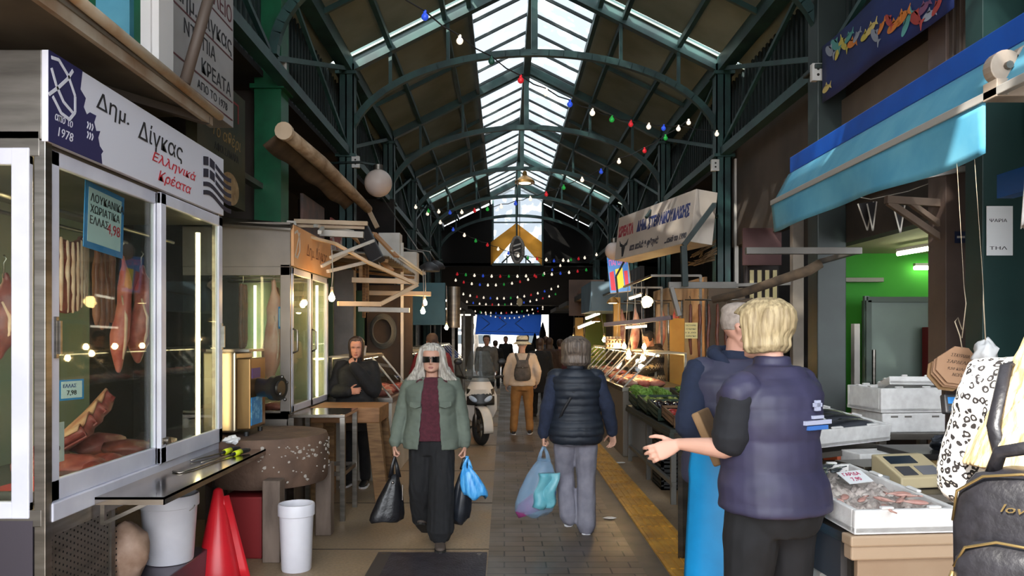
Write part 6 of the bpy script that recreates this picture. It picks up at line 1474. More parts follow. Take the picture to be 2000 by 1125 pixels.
pst = thing('box_stand', 'low table under the stack of white boxes', 'table', (2.85, 5.6, 0)); MB().box(2.58, 5.3, .94, 3.2, 5.86, .98).build('table_top', STLD, pst)
for x, y in ((2.62, 5.34), (3.16, 5.34), (2.62, 5.82), (3.16, 5.82)): MB().box(x-.025, y-.025, .1, x+.025, y+.025, .94).build('leg', STLD, pst)
# scales
s1 = thing('shop_scale', 'cream digital scale with sloping keypad on the fish counter', 'scale', (2.25, 4.1, .84))
SMx = T(2.10, 4.06, .845, radians(12))
b = MB(SMx); b.add([(0, 0, 0), (.30, 0, 0), (.30, .24, 0), (0, .24, 0), (0, 0, .06), (.30, 0, .06), (.30, .2, .15), (0, .2, .15), (.3, .24, .15), (0, .24, .15)], [(0, 3, 2, 1), (0, 1, 5, 4), (4, 5, 6, 7), (7, 6, 8, 9), (9, 8, 2, 3), (1, 2, 8, 6, 5), (0, 4, 7, 9, 3)]); b.build('scale_body', mat('scale_cream', '#c9b893', .5), s1, bevel=.008)
KM = SMx @ basis((0, 0, .0605), (1, 0, 0), (0, .2, .09))
b = MB(KM); b.box(.03, .13, 0, .20, .20, .004); b.build('display', mat('lcd_dark', '#2a3440', .15), s1)
b = MB(KM); b.box(.03, .02, 0, .12, .10, .004); b.build('keypad', mat('key_dark', '#4b4a4e', .6), s1); b = MB(KM); b.box(.15, .02, 0, .27, .10, .004); b.build('keypad', mat('key_grey', '#7a7a80', .6), s1)
b = MB(SMx); b.box(-.03, .26, .06, .33, .52, .075); b.build('pan', mat('pan_steel', '#6d675f', .3, .9), s1, bevel=.004)
s3 = thing('shop_scale', 'dark flat weighing scale with wooden side and a black bag on it', 'scale', (2.6, 4.6, .84))
PMx = T(2.40, 4.45, .84, radians(4))
b = MB(PMx); b.box(0, 0, 0, .5, .34, .10); b.build('scale_body', mat('scale_brown', '#8b7148', .6), s3, bevel=.006); b = MB(PMx); b.box(-.04, -.03, .10, .54, .37, .135); b.build('pan', mat('pan_dark', '#3b3836', .35, .7), s3, bevel=.006)
b = MB(PMx); b.cyl((.46, .30, .13), (.46, .30, .34), .025, n=12); b.build('display_post', mat('post_grey', '#8d8984', .5), s3)
DMx = PMx @ T(.34, .26, .34, radians(-8), radians(-12)); b = MB(DMx); b.box(0, 0, 0, .26, .06, .12); b.build('display_head', mat('matt_black', '#262528'), s3, bevel=.01)
b = MB(DMx); b.box(.02, -.003, .06, .24, .001, .10); b.build('display', mat('lcd_blue', '#2f6fae', .2, emit=.5), s3); b = MB(DMx); b.box(.02, -.003, .015, .24, .001, .045); b.build('display', mat('lcd_dark', '#2a3440'), s3)
m_ = MB(); lump(m_, (2.62, 4.58, 1.01), (.07, .06, .05), 3, .5); tag(m_.build('black_packet', PLB, smooth=True), 'crumpled black packet on the flat scale', 'packet')
b = MB(T(2.32, 4.0, .84, radians(10), radians(18))); b.box(0, 0, 0, .22, .02, .14); tag(b.build('blue_packet', mat('blue_packet', '#4d6a8e', .4, c2='#8fa1b5', scale=7)), 'blue printed packet leaning beside the cream scale', 'packet')
b = MB(T(2.52, 3.98, .84, radians(20))); b.box(0, 0, 0, .12, .09, .13); tag(b.build('small_carton', mat('brown_carton', '#76604e', .8)), 'small brown carton beside the blue packet', 'box')
m_ = MB(); lump(m_, (1.98, 4.12, .87), (.07, .05, .045), 6, .5); tag(m_.build('clear_packet', mat('clear_wrap', '#c9ccd0', .15, alpha=.7), smooth=True), 'crumpled clear wrapper left of the cream scale', 'packet')
b = MB(T(2.16, 4.66, .84, radians(10))); b.box(0, 0, 0, .26, .2, .1); tag(b.build('polystyrene_box', POLY, bevel=.008), 'small white box with red marks under the raised tray', 'box')
# boxes under the stall
for i, (x, y, z, w_, d_, h_, lbl) in enumerate(((1.40, 3.75, .42, .34, .4, .15, 'upper white box on the crate under the fish stall'), (1.42, 3.72, .56, .30, .36, .13, 'white box on top under the fish stall'), (1.44, 3.5, .11, .46, .6, .30, 'grey plastic crate under the fish stall'))):
    M = FM @ T(x-1.36, y-3.40, z); r = tag(MB(M).box(0, 0, 0, w_, d_, h_).build('storage_box', POLY if i < 2 else mat('crate_grey', '#5c554f', .6), bevel=.008), lbl, 'box')
# hanging cardboard price papers with string
pp_ = thing('hanging_papers', 'bundle of brown paper sheets with handwriting hanging on a string over the stall', 'papers', at(1868, 752, 3.75))
HM = basis(at(1868, 715, 3.75), (1, .25, -.12), (.12, 0, 1))
for k, (s_, dz) in enumerate(((1, 0), (1.02, .014), (.98, .028), (1.04, .045))):
    b = MB(HM); n8 = [(-.115*s_, -.03), (-.115*s_, .03), (-.02, .095*s_), (.06*s_, .095*s_), (.115*s_, .05), (.115*s_, -.03), (.04*s_, -.085*s_), (-.04*s_, -.085*s_)]
    b.prism([(x, y-.012*k) for x, y in n8], -dz-.005, -dz); b.build('paper_sheet', mat('kraft_pale', '#b58e70', .85, c2='#a57e60', scale=4) if k < 3 else mat('kraft_paper', '#9c7a56'), pp_)
for s_, x, y, w_ in (('ΣΤΑΥΡΙΔΙΑ', -.04, .045, .11), ('ΣΑΡΔΕΛΑ', -.06, .012, .13), ('9,50 ΚΙΛΟ', -.05, -.02, .11), ('ΝΩΠΑ', -.02, -.05, .07)):
    text(s_, .02, mat('pencil', '#6a5444', .9), HM @ Matrix.Translation((x, y, .001)), pp_, width=w_, height=.016, shear=.3)
b = MB(); p0 = HM @ V((.02, .09, 0)); b.tube([p0, p0 + V((-.01, 0, .06)), p0 + V((-.035, 0, .13)), p0 + V((-.02, 0, .15)), p0 + V((.0, 0, .09))], .003, 6); b.tube([p0 + V((0, 0, .05)), p0 + V((.02, 0, .22)), p0 + V((.01, 0, .3)), V((2.2, p0.y, 2.73))], [.0025, .0025, .0010, .0010], 6); b.build('string', mat('string', '#b5a48c', .9), pp_, smooth=True)
q = at(1925, 690, 3.62); wb = thing('white_bag', 'white plastic bag tied up behind the leopard print shoulder', 'bag', (q.x, q.y, q.z-.06)); b = MB(); lump(b, q, (.05, .04, .06), 5, .5); b.build('bag_body', mat('white_bag_plastic', '#d9d9da', .4), wb, smooth=True)
b = MB(); b.tube([(q.x, q.y, q.z+.05), (q.x-.01, q.y, q.z+.24), (q.x-.01, q.y, q.z+.3), (2.2, q.y, 2.73)], [.003, .003, .0010, .0010], 6); b.build('string', mat('string', '#b5a48c'), wb, smooth=True)
# ------------------------------------------------------------------ posts, awning, banner on the right
panel('corner_post', 'brown steel post at the near side of the green shop', 3.42, 5.95, .1, 3.62, 6.2, 4.5, mat('brown_post', '#6b5850', .5, c2='#55463f', scale=2), 'post')
panel('corner_post', 'dark teal post behind the blonde woman in leopard print', 3.3, 5.3, .1, 3.6, 5.5, 5.6, mat('teal_post', '#1f3d3a', .5, c2='#183230', scale=2), 'post')
panel('teal_pilaster', 'pale teal pilaster at the upper right corner', 3.5, 4.5, 3.0, 3.615, 5.1, 4.5, mat('pale_teal', '#4d7a74', .6, c2='#426a66', scale=2), 'pilaster')
struct('wall_fish_shop', MB().box(3.62, -2, .1, 3.74, 5.9, 4.6), mat('dark_green_wall', '#232b29', .8, c2='#1a2120', scale=1.5), origin=(0, 0, 0))
aw = thing('blue_awning', 'bright blue awning with light blue hanging valance over the fish stall', 'awning', (2.5, 4.6, 2.5))
b = MB(); b.grid(lambda u, v: V((2.38+.40*v, 2.6+3.75*u, 3.12+.2*v)), 12, 4, thick=.012); b.build('roof_sheet', mat('royal_blue', '#0f55b8', .4, c2='#0c4aa6', scale=3), aw)
b = MB(); b.box(2.36, 2.6, 3.0, 2.42, 6.35, 3.13); b.build('front_profile', mat('royal_blue', '#0f55b8'), aw, bevel=.006)
b = MB(); b.bar((2.46, 2.6, 2.97), (2.30, 2.6, 2.8), .001); 
LBL = mat('light_blue_canvas', '#4a93b2', .75, c2='#5fa3bc', scale=4)
b = MB(); b.grid(lambda u, v: V((2.33-.13*v, 2.7+3.6*u, 2.98-.23*v + .012*sin(u*23)*v)), 30, 5, thick=.004); b.build('canvas', LBL, aw, smooth=True)
b = MB(); b.box(2.18, 2.75, 2.725, 2.215, 6.3, 2.765); b.build('front_bar', mat('bar_grey', '#b6b2ad', .4, .3), aw, bevel=.004)
b = MB(); b.grid(lambda u, v: V((2.19+.025*sin(u*14)*v, 3.5+2.8*u, 2.73-(.24-.02*u+.012*sin(u*9))*v)), 44, 6, thick=.004); b.build('valance', LBL, aw, smooth=True)
for y in (3.4, 5.9):
    b = MB(); b.bar((2.20, y, 2.74), (2.62, y+.25, 2.80), .035); b.bar((2.62, y+.25, 2.80), (3.6, y, 2.95), .045); b.build('folding_arm', mat('bar_grey', '#b6b2ad'), aw, bevel=.003)
b = MB(); b.cyl((2.24, 3.42, 2.86), (2.24, 3.48, 2.86), .075, n=20); b.cyl((2.34, 3.42, 2.90), (2.34, 3.48, 2.90), .06, n=16); b.box(2.18, 3.4, 2.72, 2.4, 3.5, 2.80); b.build('gear_bracket', mat('gear_beige', '#a8998a', .5, c2='#8c7c6e', scale=6), aw, bevel=.004)
b = MB(); b.cyl((2.24, 3.40, 2.86), (2.24, 3.42, 2.86), .018, n=8); b.cyl((2.28, 3.40, 2.82), (2.28, 3.42, 2.82), .014, n=8); b.build('bolt', STLD, aw)
b = MB(); b.bar((3.0, 4.2, 2.55), (3.0, 4.6, 2.55), .1, .14); tag(b.build('blue_board', mat('deep_blue', '#1d5ea8', .5)), 'small blue panel hanging behind the valance', 'panel')
fb = thing('fish_banner', 'dark blue banner printed with many small fish high on the right', 'banner', (3.36, 6.9, 4.1))
b = MB(); b.grid(lambda u, v: V((3.27+.015*sin(u*9), 7.9-2.3*u, 4.05+.58*v)), 20, 4, thick=.006); b.build('banner_cloth', mat('navy_banner', '#172a63', .7, c2='#122050', scale=2), fb, smooth=True)
random.seed(12)
for i in range(20):
    y = 7.8-2.1*((i*.618) % 1); z = 4.12+.44*((i*.37+.1) % 1); s_ = .06+.05*random.random(); c = random.choice(['#c8752c', '#b8a84a', '#4f8f8a', '#a03a34', '#8a8f9c', '#c9b26a', '#7a4a6a'])
    b = MB(face_hall_right(3.262+.015*sin((7.9-y)/2.3*9), y, z) @ Matrix.Rotation(random.uniform(-.9, .9), 4, 'Z')); b.ell((0, 0), s_, s_*.42, 0, .003, 16); b.prism([(s_*.8, 0), (s_*1.5, s_*.45), (s_*1.3, 0), (s_*1.5, -s_*.45)], 0, .003); b.prism([(-s_*.3, s_*.3), (s_*.2, s_*.75), (s_*.4, s_*.25)], 0, .003)
    b.build('printed_fish', mat('fish'+c, c, .7), fb)
panel('beige_boarding', 'beige board panel below the fish banner', 3.5, 5.6, 3.05, 3.56, 8.0, 4.1, mat('beige_board', '#75685c', .8, c2='#62564b', scale=1.5), 'panel')
for k in range(5): panel('pipe', 'brown pipe of the row beside the beige board, number %s from the post' % ['first', 'second', 'third', 'fourth', 'fifth'][k], 3.44, 5.62+.09*k, 3.1, 3.49, 5.67+.09*k, 4.5, mat('brown_pipe', '#51443c'), 'pipe')
# green shop
struct('wall_green_back', MB().box(3.75, 9.0, .1, 6.4, 9.1, 2.75), mat('shop_green', '#3f9c2c', .8, c2='#37902a', scale=1.2), origin=(0, 0, 0))
struct('wall_green_side', MB().box(5.9, 5.6, .1, 6.0, 9.0, 2.75), mat('shop_green', '#3f9c2c'), origin=(0, 0, 0))
struct('ceiling_shop', MB().add([(3.62, 5.6, 2.95), (6.0, 5.6, 2.95), (6.0, 9.0, 2.62), (3.62, 9.0, 2.62), (3.62, 5.6, 3.0), (6.0, 5.6, 3.0), (6.0, 9.0, 2.67), (3.62, 9.0, 2.67)], [(0,3,2,1),(4,5,6,7),(0,1,5,4),(1,2,6,5),(2,3,7,6),(3,0,4,7)]), mat('shop_ceiling', '#b5ab8c', .8), origin=(0, 0, 0))
struct('beam_lintel', MB().box(3.55, 6.2, 2.62, 3.7, 9.1, 3.05), mat('brown_lintel', '#40342b', .8, c2='#2e2620', scale=2), origin=(0, 0, 0))
struct('wall_shop_upper', MB().box(3.6, 5.6, 3.05, 3.74, 12.2, 4.6), mat('upper_wall', '#4a4038', .9, c2='#372f29', scale=1.5), origin=(0, 0, 0))
TUBEG = mat('green_shop_tube', '#f4ffe0', emit=14, ecol='#f2ffd8')
for lbl, p, q in (('long fluorescent tube on the ceiling of the green shop', (4.35, 8.5, 2.56), (5.2, 7.2, 2.68)), ('lower fluorescent tube by the green back wall', (4.75, 8.9, 2.44), (5.5, 8.88, 2.44))):
    t = thing('strip_light', lbl, 'light', V(p).lerp(V(q), .5)); MB().cyl(p, q, .022, n=10).build('tube', TUBEG, t, smooth=True); b = MB(); b.bar(V(p)+V((0, .0, .04)), V(q)+V((0, 0, .04)), .06, .03); b.build('fitting', WHITEP, t)
gd = thing('grey_door', 'grey steel door leaf leaning open in the green shop', 'door', (4.35, 8.5, .1)); b = MB(); b.bar((4.05, 8.6, .1), (4.05, 8.6, 2.1), .05, .05); b.box(4.05, 8.58, .1, 4.78, 8.62, 2.05); b.build('leaf', mat('door_grey', '#5d6b62', .5, c2='#4f5c54', scale=1.5), gd); b = MB()
b.box(4.05, 8.55, 2.03, 4.8, 8.66, 2.09); b.box(4.74, 8.55, .1, 4.8, 8.66, 2.05); b.box(4.03, 8.55, .1, 4.09, 8.66, 2.05); b.build('frame', mat('door_frame_dark', '#39443d', .6), gd)
MB().cyl((4.12, 8.56, 1.0), (4.12, 8.56, 1.5), .02, n=8).build('spring', STL, gd)
panel('grey_bar', 'thin pale bar fixed to the green wall', 3.78, 8.9, 2.28, 4.4, 8.98, 2.33, mat('pale_bar', '#8d8a7c', .6), 'bar')
panel('dark_cupboard', 'dark cupboard against the green wall at the right', 5.0, 8.6, .1, 5.8, 8.98, 1.85, mat('cupboard_dark', '#1d2a1f', .7), 'cupboard')
panel('red_crate', 'dark red crate in the green shop', 4.65, 8.3, 1.2, 5.0, 8.55, 1.75, mat('dark_red', '#7c1418'), 'crate')
sd = thing('vegetable_bench', 'stepped dark bench of vegetables inside the green shop', 'bench', (4.3, 7.6, .1))
MB().box(3.85, 6.6, .1, 5.6, 7.4, .85).build('front_step', mat('bench_dark', '#241d1a', .8), sd); MB().box(3.85, 7.4, .1, 5.6, 8.3, 1.10).build('back_step', mat('bench_dark', '#241d1a'), sd)
def veg_row(name, label, group, cat, mk, n, fn):
    protos = [mk(k) for k in range(min(3, n))]
    for i in range(n):
        o = protos[i] if i < len(protos) else protos[i % len(protos)].copy()
        if i >= len(protos): COL.objects.link(o)
        p, rot = fn(i); o.location = p; o.rotation_euler = rot; WORLD[o] = V(p); tag(o, label, cat, group)
def blob(name, m, d, seed, amp=.1):
    def f(k):
        b = MB(); lump(b, (0, 0, 0), d, seed+k, amp, nu=14, nv=9); return b.build(name, m, smooth=True, origin=(0, 0, 0))
    return f
random.seed(5); rnd = random.uniform
def pepper(k):
    b = MB(); b.tube([(0, 0, 0), (.03, .01*k, .012), (.07, .02, .0), (.12, .01, .02), (.16, .02+.01*k, .03)], [.011, .014, .012, .009, .003], 8, round_ends=True); return b.build('green_pepper', mat('pale_pepper', '#a3ab2c', .35, c2='#8c9a22', scale=5), smooth=True, origin=(0, 0, 0))
pc2 = thing('vegetable_crate', 'dark green crate of long yellow green peppers at the shop door', 'crate', (3.98, 7.0, .85)); 
def open_crate(r, M, w, d, h, m, t=.02, slats=True):
    b = MB(M); b.box(0, 0, 0, w, d, .015); b.build('crate_floor', m, r)
    b = MB(M)
    for z in ((.0, h*.28), (h*.40, h*.66), (h*.8, h)):
        b.box(0, 0, z[0], w, t, z[1]); b.box(0, d-t, z[0], w, d, z[1]); b.box(0, 0, z[0], t, d, z[1]); b.box(w-t, 0, z[0], w, d, z[1])
    for x, y in ((0, 0), (w-t*1.5, 0), (0, d-t*1.5), (w-t*1.5, d-t*1.5)): b.box(x, y, 0, x+t*1.5, y+t*1.5, h)
    b.build('crate_wall', m, r)
open_crate(pc2, T(3.72, 6.72, .86, 0, radians(8)), .58, .45, .14, mat('crate_green', '#1d3a26', .6))
veg_row('green_pepper', 'long yellow green pepper heaped in the dark green crate', 'peppers at the shop door', 'pepper', pepper, 60, lambda i: ((3.82+.36*rnd(0, 1), 6.85+.25*rnd(0, 1), .93+.14*rnd(0, 1)**1.5), (rnd(-.5, .5), rnd(-.5, .3), rnd(0, 6.28))))
veg_row('potato', 'brown potato in the heap on the shop bench', 'potatoes on the shop bench', 'potato', blob('potato', mat('potato', '#7d5d3c', .8, c2='#5d432b', scale=8), (.05, .04, .035), 3), 34, lambda i: ((4.1+.55*rnd(0, 1), 7.45+.5*rnd(0, 1), 1.13+.05*rnd(0, 1)), (0, 0, rnd(0, 6))))
veg_row('onion', 'red onion in the heap on the shop bench', 'onions on the shop bench', 'onion', blob('onion', mat('onion', '#5d2a2c', .5, c2='#7c4038', scale=8), (.045, .045, .04), 13), 26, lambda i: ((3.9+.3*rnd(0, 1), 7.5+.6*rnd(0, 1), 1.13+.05*rnd(0, 1)), (0, 0, rnd(0, 6))))
veg_row('leafy_bunch', 'dark leafy bunch on the right of the shop bench', 'leafy bunches on the shop bench', 'greens', blob('leafy_bunch', mat('dark_leaf', '#24371c', .7, c2='#36502a', scale=16), (.13, .1, .09), 23, .5), 8, lambda i: ((4.8+.09*i, 7.5+.4*rnd(0, 1), 1.18), (0, 0, rnd(0, 6))))
label_card('blue grey tag standing on the peppers', T(4.05, 6.86, 1.18, .3, radians(60)), .2, .13, lines=(), ink=INKB)
panel('orange_crate', 'orange plastic crate beside the dark column at the shop door', 3.30, 7.62, .1, 3.62, 7.95, .86, mat('orange_plastic', '#c2562c', .5, c2='#a9471f', scale=3), 'crate')
panel('shutter_guide', 'grey shutter guide on the dark column at the shop door', 3.60, 7.9, .1, 3.66, 7.98, 1.78, mat('guide_grey', '#7a756f', .5), 'guide')
# ------------------------------------------------------------------ greengrocer's bench
vt = thing('vegetable_table', 'dark steel table carrying crates of vegetables on the right of the aisle', 'table', (2.05, 8.7, 0)); VTX0, VTX1, VTY0, VTY1 = 1.62, 2.55, 7.5, 10.2
b = MB(); b.box(VTX0, VTY0, .70, VTX1, VTY1, .74); b.box(VTX0-.01, VTY0-.01, .66, VTX1+.01, VTY1+.01, .70); b.build('table_top', mat('dark_green_steel', '#29302a', .5), vt)
for x in (VTX0+.04, VTX1-.05):
    for y in (VTY0+.05, (VTY0+VTY1)/2, VTY1-.05): MB().box(x-.025, y-.025, 0, x+.025, y+.025, .68).build('leg', mat('grey_leg2', '#5f5d58', .5), vt)
b = MB(); b.bar((VTX0+.04, VTY0, .2), (VTX0+.04, VTY1, .2), .04); b.build('stretcher', mat('grey_leg2', '#5f5d58'), vt)
KR = mat('crate_dark_green', '#22382a', .6); KB = mat('crate_black', '#17191a', .6); KC = mat('carton', '#8a6a4c', .85, c2='#6b5039', scale=5)
VM = []
def vcrate(label, x, y, w_, d_, m, h=.13, tilt=5):
    r = thing('vegetable_crate', label, 'crate', (x+w_/2, y+d_/2, .745), 'crates on the vegetable table'); open_crate(r, T(x, y, .75, 0, radians(tilt), radians(-0)), w_, d_, h, m)
vcrate('green crate of eggplants at the aisle corner of the table', 1.63, 8.15, .5, .62, KR); vcrate('carton of red peppers nearest the fish sellers', 1.66, 7.52, .55, .6, KC, .12)
vcrate('green crate of pale courgettes behind the eggplants', 1.63, 8.8, .5, .62, KR); vcrate('dark crate of leafy greens at the far end of the table', 1.63, 9.45, .5, .62, KR)
vcrate('dark crate of cabbages on the inner side of the table', 2.15, 7.6, .5, .7, KB, .16); vcrate('dark crate of purple vegetables on the inner side of the table', 2.15, 8.4, .5, .7, KB, .16); vcrate('dark crate of mixed greens at the inner far end', 2.15, 9.2, .5, .8, KB, .16)
def eggplant(k):
    b = MB(); b.tube([(0, 0, 0), (.03, 0, .003*k), (.08, 0, .0), (.13, .006, 0), (.16, .01, 0)], [.02, .034, .036, .026, .016], 12, round_ends=True); b.m = 1; b.tube([(.155, .01, 0), (.175, .011, 0), (.2, .015, .004)], [.02, .012, .006], 8, round_ends=True)
    return b.build('eggplant', [mat('eggplant', '#1c1420', .18), mat('stalk', '#4f6a34', .7)], smooth=True, origin=(0, 0, 0))
veg_row('eggplant', 'glossy dark eggplant in the crate at the aisle corner', 'eggplants on the vegetable table', 'eggplant', eggplant, 22, lambda i: ((1.68+.085*(i % 5), 8.24+.11*(i//5), .87+.03*rnd(0, 1)), (0, rnd(-.2, .2), 1.2+rnd(-.4, .4))))
veg_row('courgette', 'pale green courgette in the crate behind the eggplants', 'courgettes on the vegetable table', 'courgette', lambda k: MB().tube([(0, 0, 0), (.06, .004*k, 0), (.14, 0, 0)], [.018, .022, .018], 10, round_ends=True).build('courgette', mat('courgette', '#8fa04c', .45, c2='#768a3c', scale=14), smooth=True, origin=(0, 0, 0)), 20, lambda i: ((1.68+.08*(i % 5), 8.88+.12*(i//5), .88+.03*rnd(0, 1)), (0, rnd(-.2, .2), rnd(.8, 1.8))))
veg_row('red_pepper', 'red pepper in the carton nearest the fish sellers', 'red peppers on the vegetable table', 'pepper', blob('red_pepper', mat('red_pepper', '#9c2320', .3, c2='#7c1a18', scale=6), (.06, .04, .035), 41, .2), 20, lambda i: ((1.72+.10*(i % 5), 7.6+.12*(i//5), .86+.02*rnd(0, 1)), (0, 0, rnd(0, 6))))
def leaf_head(nm, c1, c2, s_):
    def f(k):
        b = MB(); random.seed(60+k)
        for i in range(18):
            a = i*2.4; e = .25+.9*(i/18); q = basis((0, 0, s_*.1), (cos(a), sin(a), 0), (0, 0, 1))
            b.M = q; b.grid(lambda u, v: V((s_*(.15+.9*v*sin(e)), s_*(1.1*v*cos(e)) + s_*.1*sin(v*3), s_*(u-.5)*1.3*sin(pi*(.15+.8*v)) )) + V((.06*s_*sin(u*14), 0, 0)), 6, 5, thick=.003)
        b.M = Matrix.Identity(4); b.ball((0, 0, s_*.5), s_*.55, 12, 8)
        return b.build(nm, mat(nm+'_leaf', c1, .6, c2=c2, scale=14), smooth=True, origin=(0, 0, 0))
    return f
veg_row('cabbage', 'pale green cabbage in the inner crate', 'cabbages on the vegetable table', 'cabbage', leaf_head('cabbage', '#8fae6a', '#b4c792', .13), 5, lambda i: ((2.27+.22*(i % 2), 7.72+.22*(i//2), .88), (0, 0, i*1.3)))
veg_row('lettuce', 'leafy lettuce head on the far end of the table', 'lettuces on the vegetable table', 'lettuce', leaf_head('lettuce', '#5f8a35', '#88a84c', .12), 10, lambda i: ((1.75+.2*(i % 2)+(.55 if i > 5 else 0), 9.5+.17*(i % 5), .86), (rnd(-.4, .4), rnd(-.4, .4), i*1.7)))
veg_row('purple_bunch', 'dark purple vegetable bunch in the inner crate', 'purple bunches on the vegetable table', 'greens', blob('purple_bunch', mat('purple_veg', '#2f1f2c', .5, c2='#46384a', scale=14, bump=.5), (.1, .08, .07), 71, .45), 9, lambda i: ((2.25+.14*(i % 3), 8.5+.2*(i//3), .95), (0, 0, rnd(0, 6))))
for k in range(5):
    z = .005+.135*k; r = thing('plastic_crate', '%s black plastic crate in the stack under the vegetable table' % ['lowest', 'second lowest', 'middle', 'second highest', 'topmost'][k], 'crate', (1.85, 8.45, z), 'black crates stacked under the table')
    open_crate(r, T(1.68, 8.22, z), .36, .5, .13, KB)
# ------------------------------------------------------------------ meat stalls beyond
counter('glass meat counter on the right beside the vegetable table', 1.62, 2.5, 10.5, 12.6, -1, mat('counter_grey', '#6e675e', .5))
meat_spread('pink meat cut in the right glass counter', 'meat cuts in the right counter', 1.68, 2.2, 10.6, 12.5, .95, 24, [MEATS[1], RMEAT, mat('pink_cut', '#d08a7c', .45, c2='#b55a50', scale=9)], 55, .1)
counter('second glass meat counter on the right, lit by bulbs', 1.7, 2.5, 13.2, 16.0, -1, mat('counter_grey', '#6e675e'))
meat_spread('red meat cut in the second right counter', 'meat cuts in the second right counter', 1.76, 2.2, 13.3, 15.9, .95, 20, [MEATS[1], RMEAT], 65, .1)
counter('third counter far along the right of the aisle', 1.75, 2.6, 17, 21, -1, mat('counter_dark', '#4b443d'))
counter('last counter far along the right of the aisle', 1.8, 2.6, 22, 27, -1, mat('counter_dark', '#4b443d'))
wallm = mat('warm_tile', '#a98a68', .5, c2='#8c6e50', scale=2)
panel('stall_partition', 'warm tiled back wall of the right meat stall', 3.2, 12.3, .1, 3.25, 16.5, 2.6, wallm, 'partition'); panel('stall_partition', 'tan partition behind the hanging sausages', 2.75, 10.35, .1, 3.25, 10.4, 2.3, mat('tan_partition', '#6a5644', .7, c2='#54432f', scale=2), 'partition')
rk = thing('sausage_rack', 'steel rack carrying the sausages beside the column', 'rack', (2.8, 9.95, .1)); hr = MB(); hr.cyl((2.35, 10.0, 2.12), (3.2, 9.8, 2.12), .012, n=8); hr.build('rack_rail', STL, rk, smooth=True)
for x, y in ((2.62, 9.937), (3.19, 9.80)): MB().cyl((x, y, .1), (x, y, 2.12), .018, n=8).build('post', STL, rk, smooth=True)
for k in range(7):
    x = 2.42+.11*k; r = thing('dried_sausage', '%s long dried sausage from the left on the rail beside the column' % ['first', 'second', 'third', 'fourth', 'fifth', 'sixth', 'seventh'][k], 'sausage', (x, 10-.2*(k/7), 1.4), 'dried sausages beside the column')
    y = 10.0-.2*((x-2.35)/.85); b = MB(); b.tube([(x, y, 2.05), (x+.012*sin(k), y, 1.85), (x-.01, y, 1.65), (x+.008*cos(k*2), y, 1.42-.05*(k % 3))], [.018, .024, .025, .016], 10, round_ends=True); b.build('sausage', mat('dried_sausage', '#7c432c', .45, c2='#5c2c20', scale=9), r, smooth=True)
    b = MB(); b.tube([(x-.02, y-.03, 2.17), (x, y, 2.14), (x, y, 2.05)], .004, 5); b.build('hook', STL, r)
yc = thing('price_card', 'yellow paper card hanging in front of the dried sausages', 'price card', (2.36, 9.75, 1.65)); CM = face_cam(2.36, 9.70, 1.72)
MB(CM).box(-.08, -.10, 0, .08, .10, .004).build('card', mat('yellow_paper', '#e3cd8c', .7), yc)
for i, s_ in enumerate(('ΠΑΣΤΟΥΡΜΑ', 'ΛΟΥΚΑΝΙΚΟ', '12,00', 'ΧΩΡΙΑΤΙΚΟ')): text(s_, .03, INKK, CM @ Matrix.Translation((-.07, .055-.045*i, .005)), yc, width=.13, height=.022)
for k, (x, y, L, m, lbl) in enumerate(((2.30, 13.5, .8, MEATS[1], 'pink carcass hanging left of the butcher in the sweater'), (2.75, 13.45, .75, mat('pink_lamb', '#c9826c'), 'pale carcass hanging right of the butcher in the sweater'), (2.95, 13.3, .7, RMEAT, 'red carcass hanging by the yellow board'), (2.2, 14.4, .8, MEATS[1], 'carcass hanging further along the right stalls'))):
    carcass('lamb_carcass', lbl, x, y, 2.15, L, m, .8)
for lbl, y0, y1 in (('nearer steel rack of carcasses behind the right counter', 13.5, 13.3), ('further steel rack of carcasses behind the right counter', 14.4, 14.4)):
    rk = thing('meat_rack', lbl, 'rack', (2.7, y0, .1)); MB().cyl((2.1, y0, 2.26), (3.1, y1, 2.26), .014, n=8).build('rack_rail', STL, rk, smooth=True)
    for x in (2.62, 3.08): MB().cyl((x, y0+(y1-y0)*(x-2.1), .1), (x, y0+(y1-y0)*(x-2.1), 2.26), .02, n=8).build('post', STL, rk, smooth=True)
lf = thing('lamp_support', 'long thin steel support carrying the bulbs over the right counters', 'support', (2.0, 16, .1))
MB().bar((2.0, 10.4, 2.47), (2.0, 23.0, 2.47), .03).build('rail', STLD, lf)
for y in (10.42, 13.0, 16.4, 21.5, 22.9):
    MB().bar((2.66, y, .1), (2.66, y, 2.47), .035).build('post', STLD, lf); MB().bar((1.99, y, 2.47), (2.67, y, 2.47), .03).build('arm', STLD, lf)
panel('yellow_board', 'yellow lit board behind the butcher in the sweater', 2.80, 13.0, .1, 3.05, 13.03, 1.95, mat('yellow_board', '#d9ad5c', .6, c2='#c4964a', scale=2), 'panel')
for lbl, q, Y in (('bare bulb nearest over the right meat counter', (1340-85, 700), 11.2), ('bare bulb low over the right counter', (1228, 691), 11.6), ('bare bulb with red socket over the right counter', (1219, 677), 12.4), ('large bare bulb in front of the egg trays', (1205, 676), 13.4), ('bare bulb beside the butcher in the sweater', (1258, 678), 12.0), ('bare bulb further along the right stalls', (1180, 664), 16.0), ('small distant bulb over the right stalls', (1140, 668), 19.0), ('small distant bulb beyond the right stalls', (1120, 660), 22.0)):
    hanging_bulb(lbl, at(*q, Y), 2.46, tox=2.0, r=.036 if Y < 15 else .04)
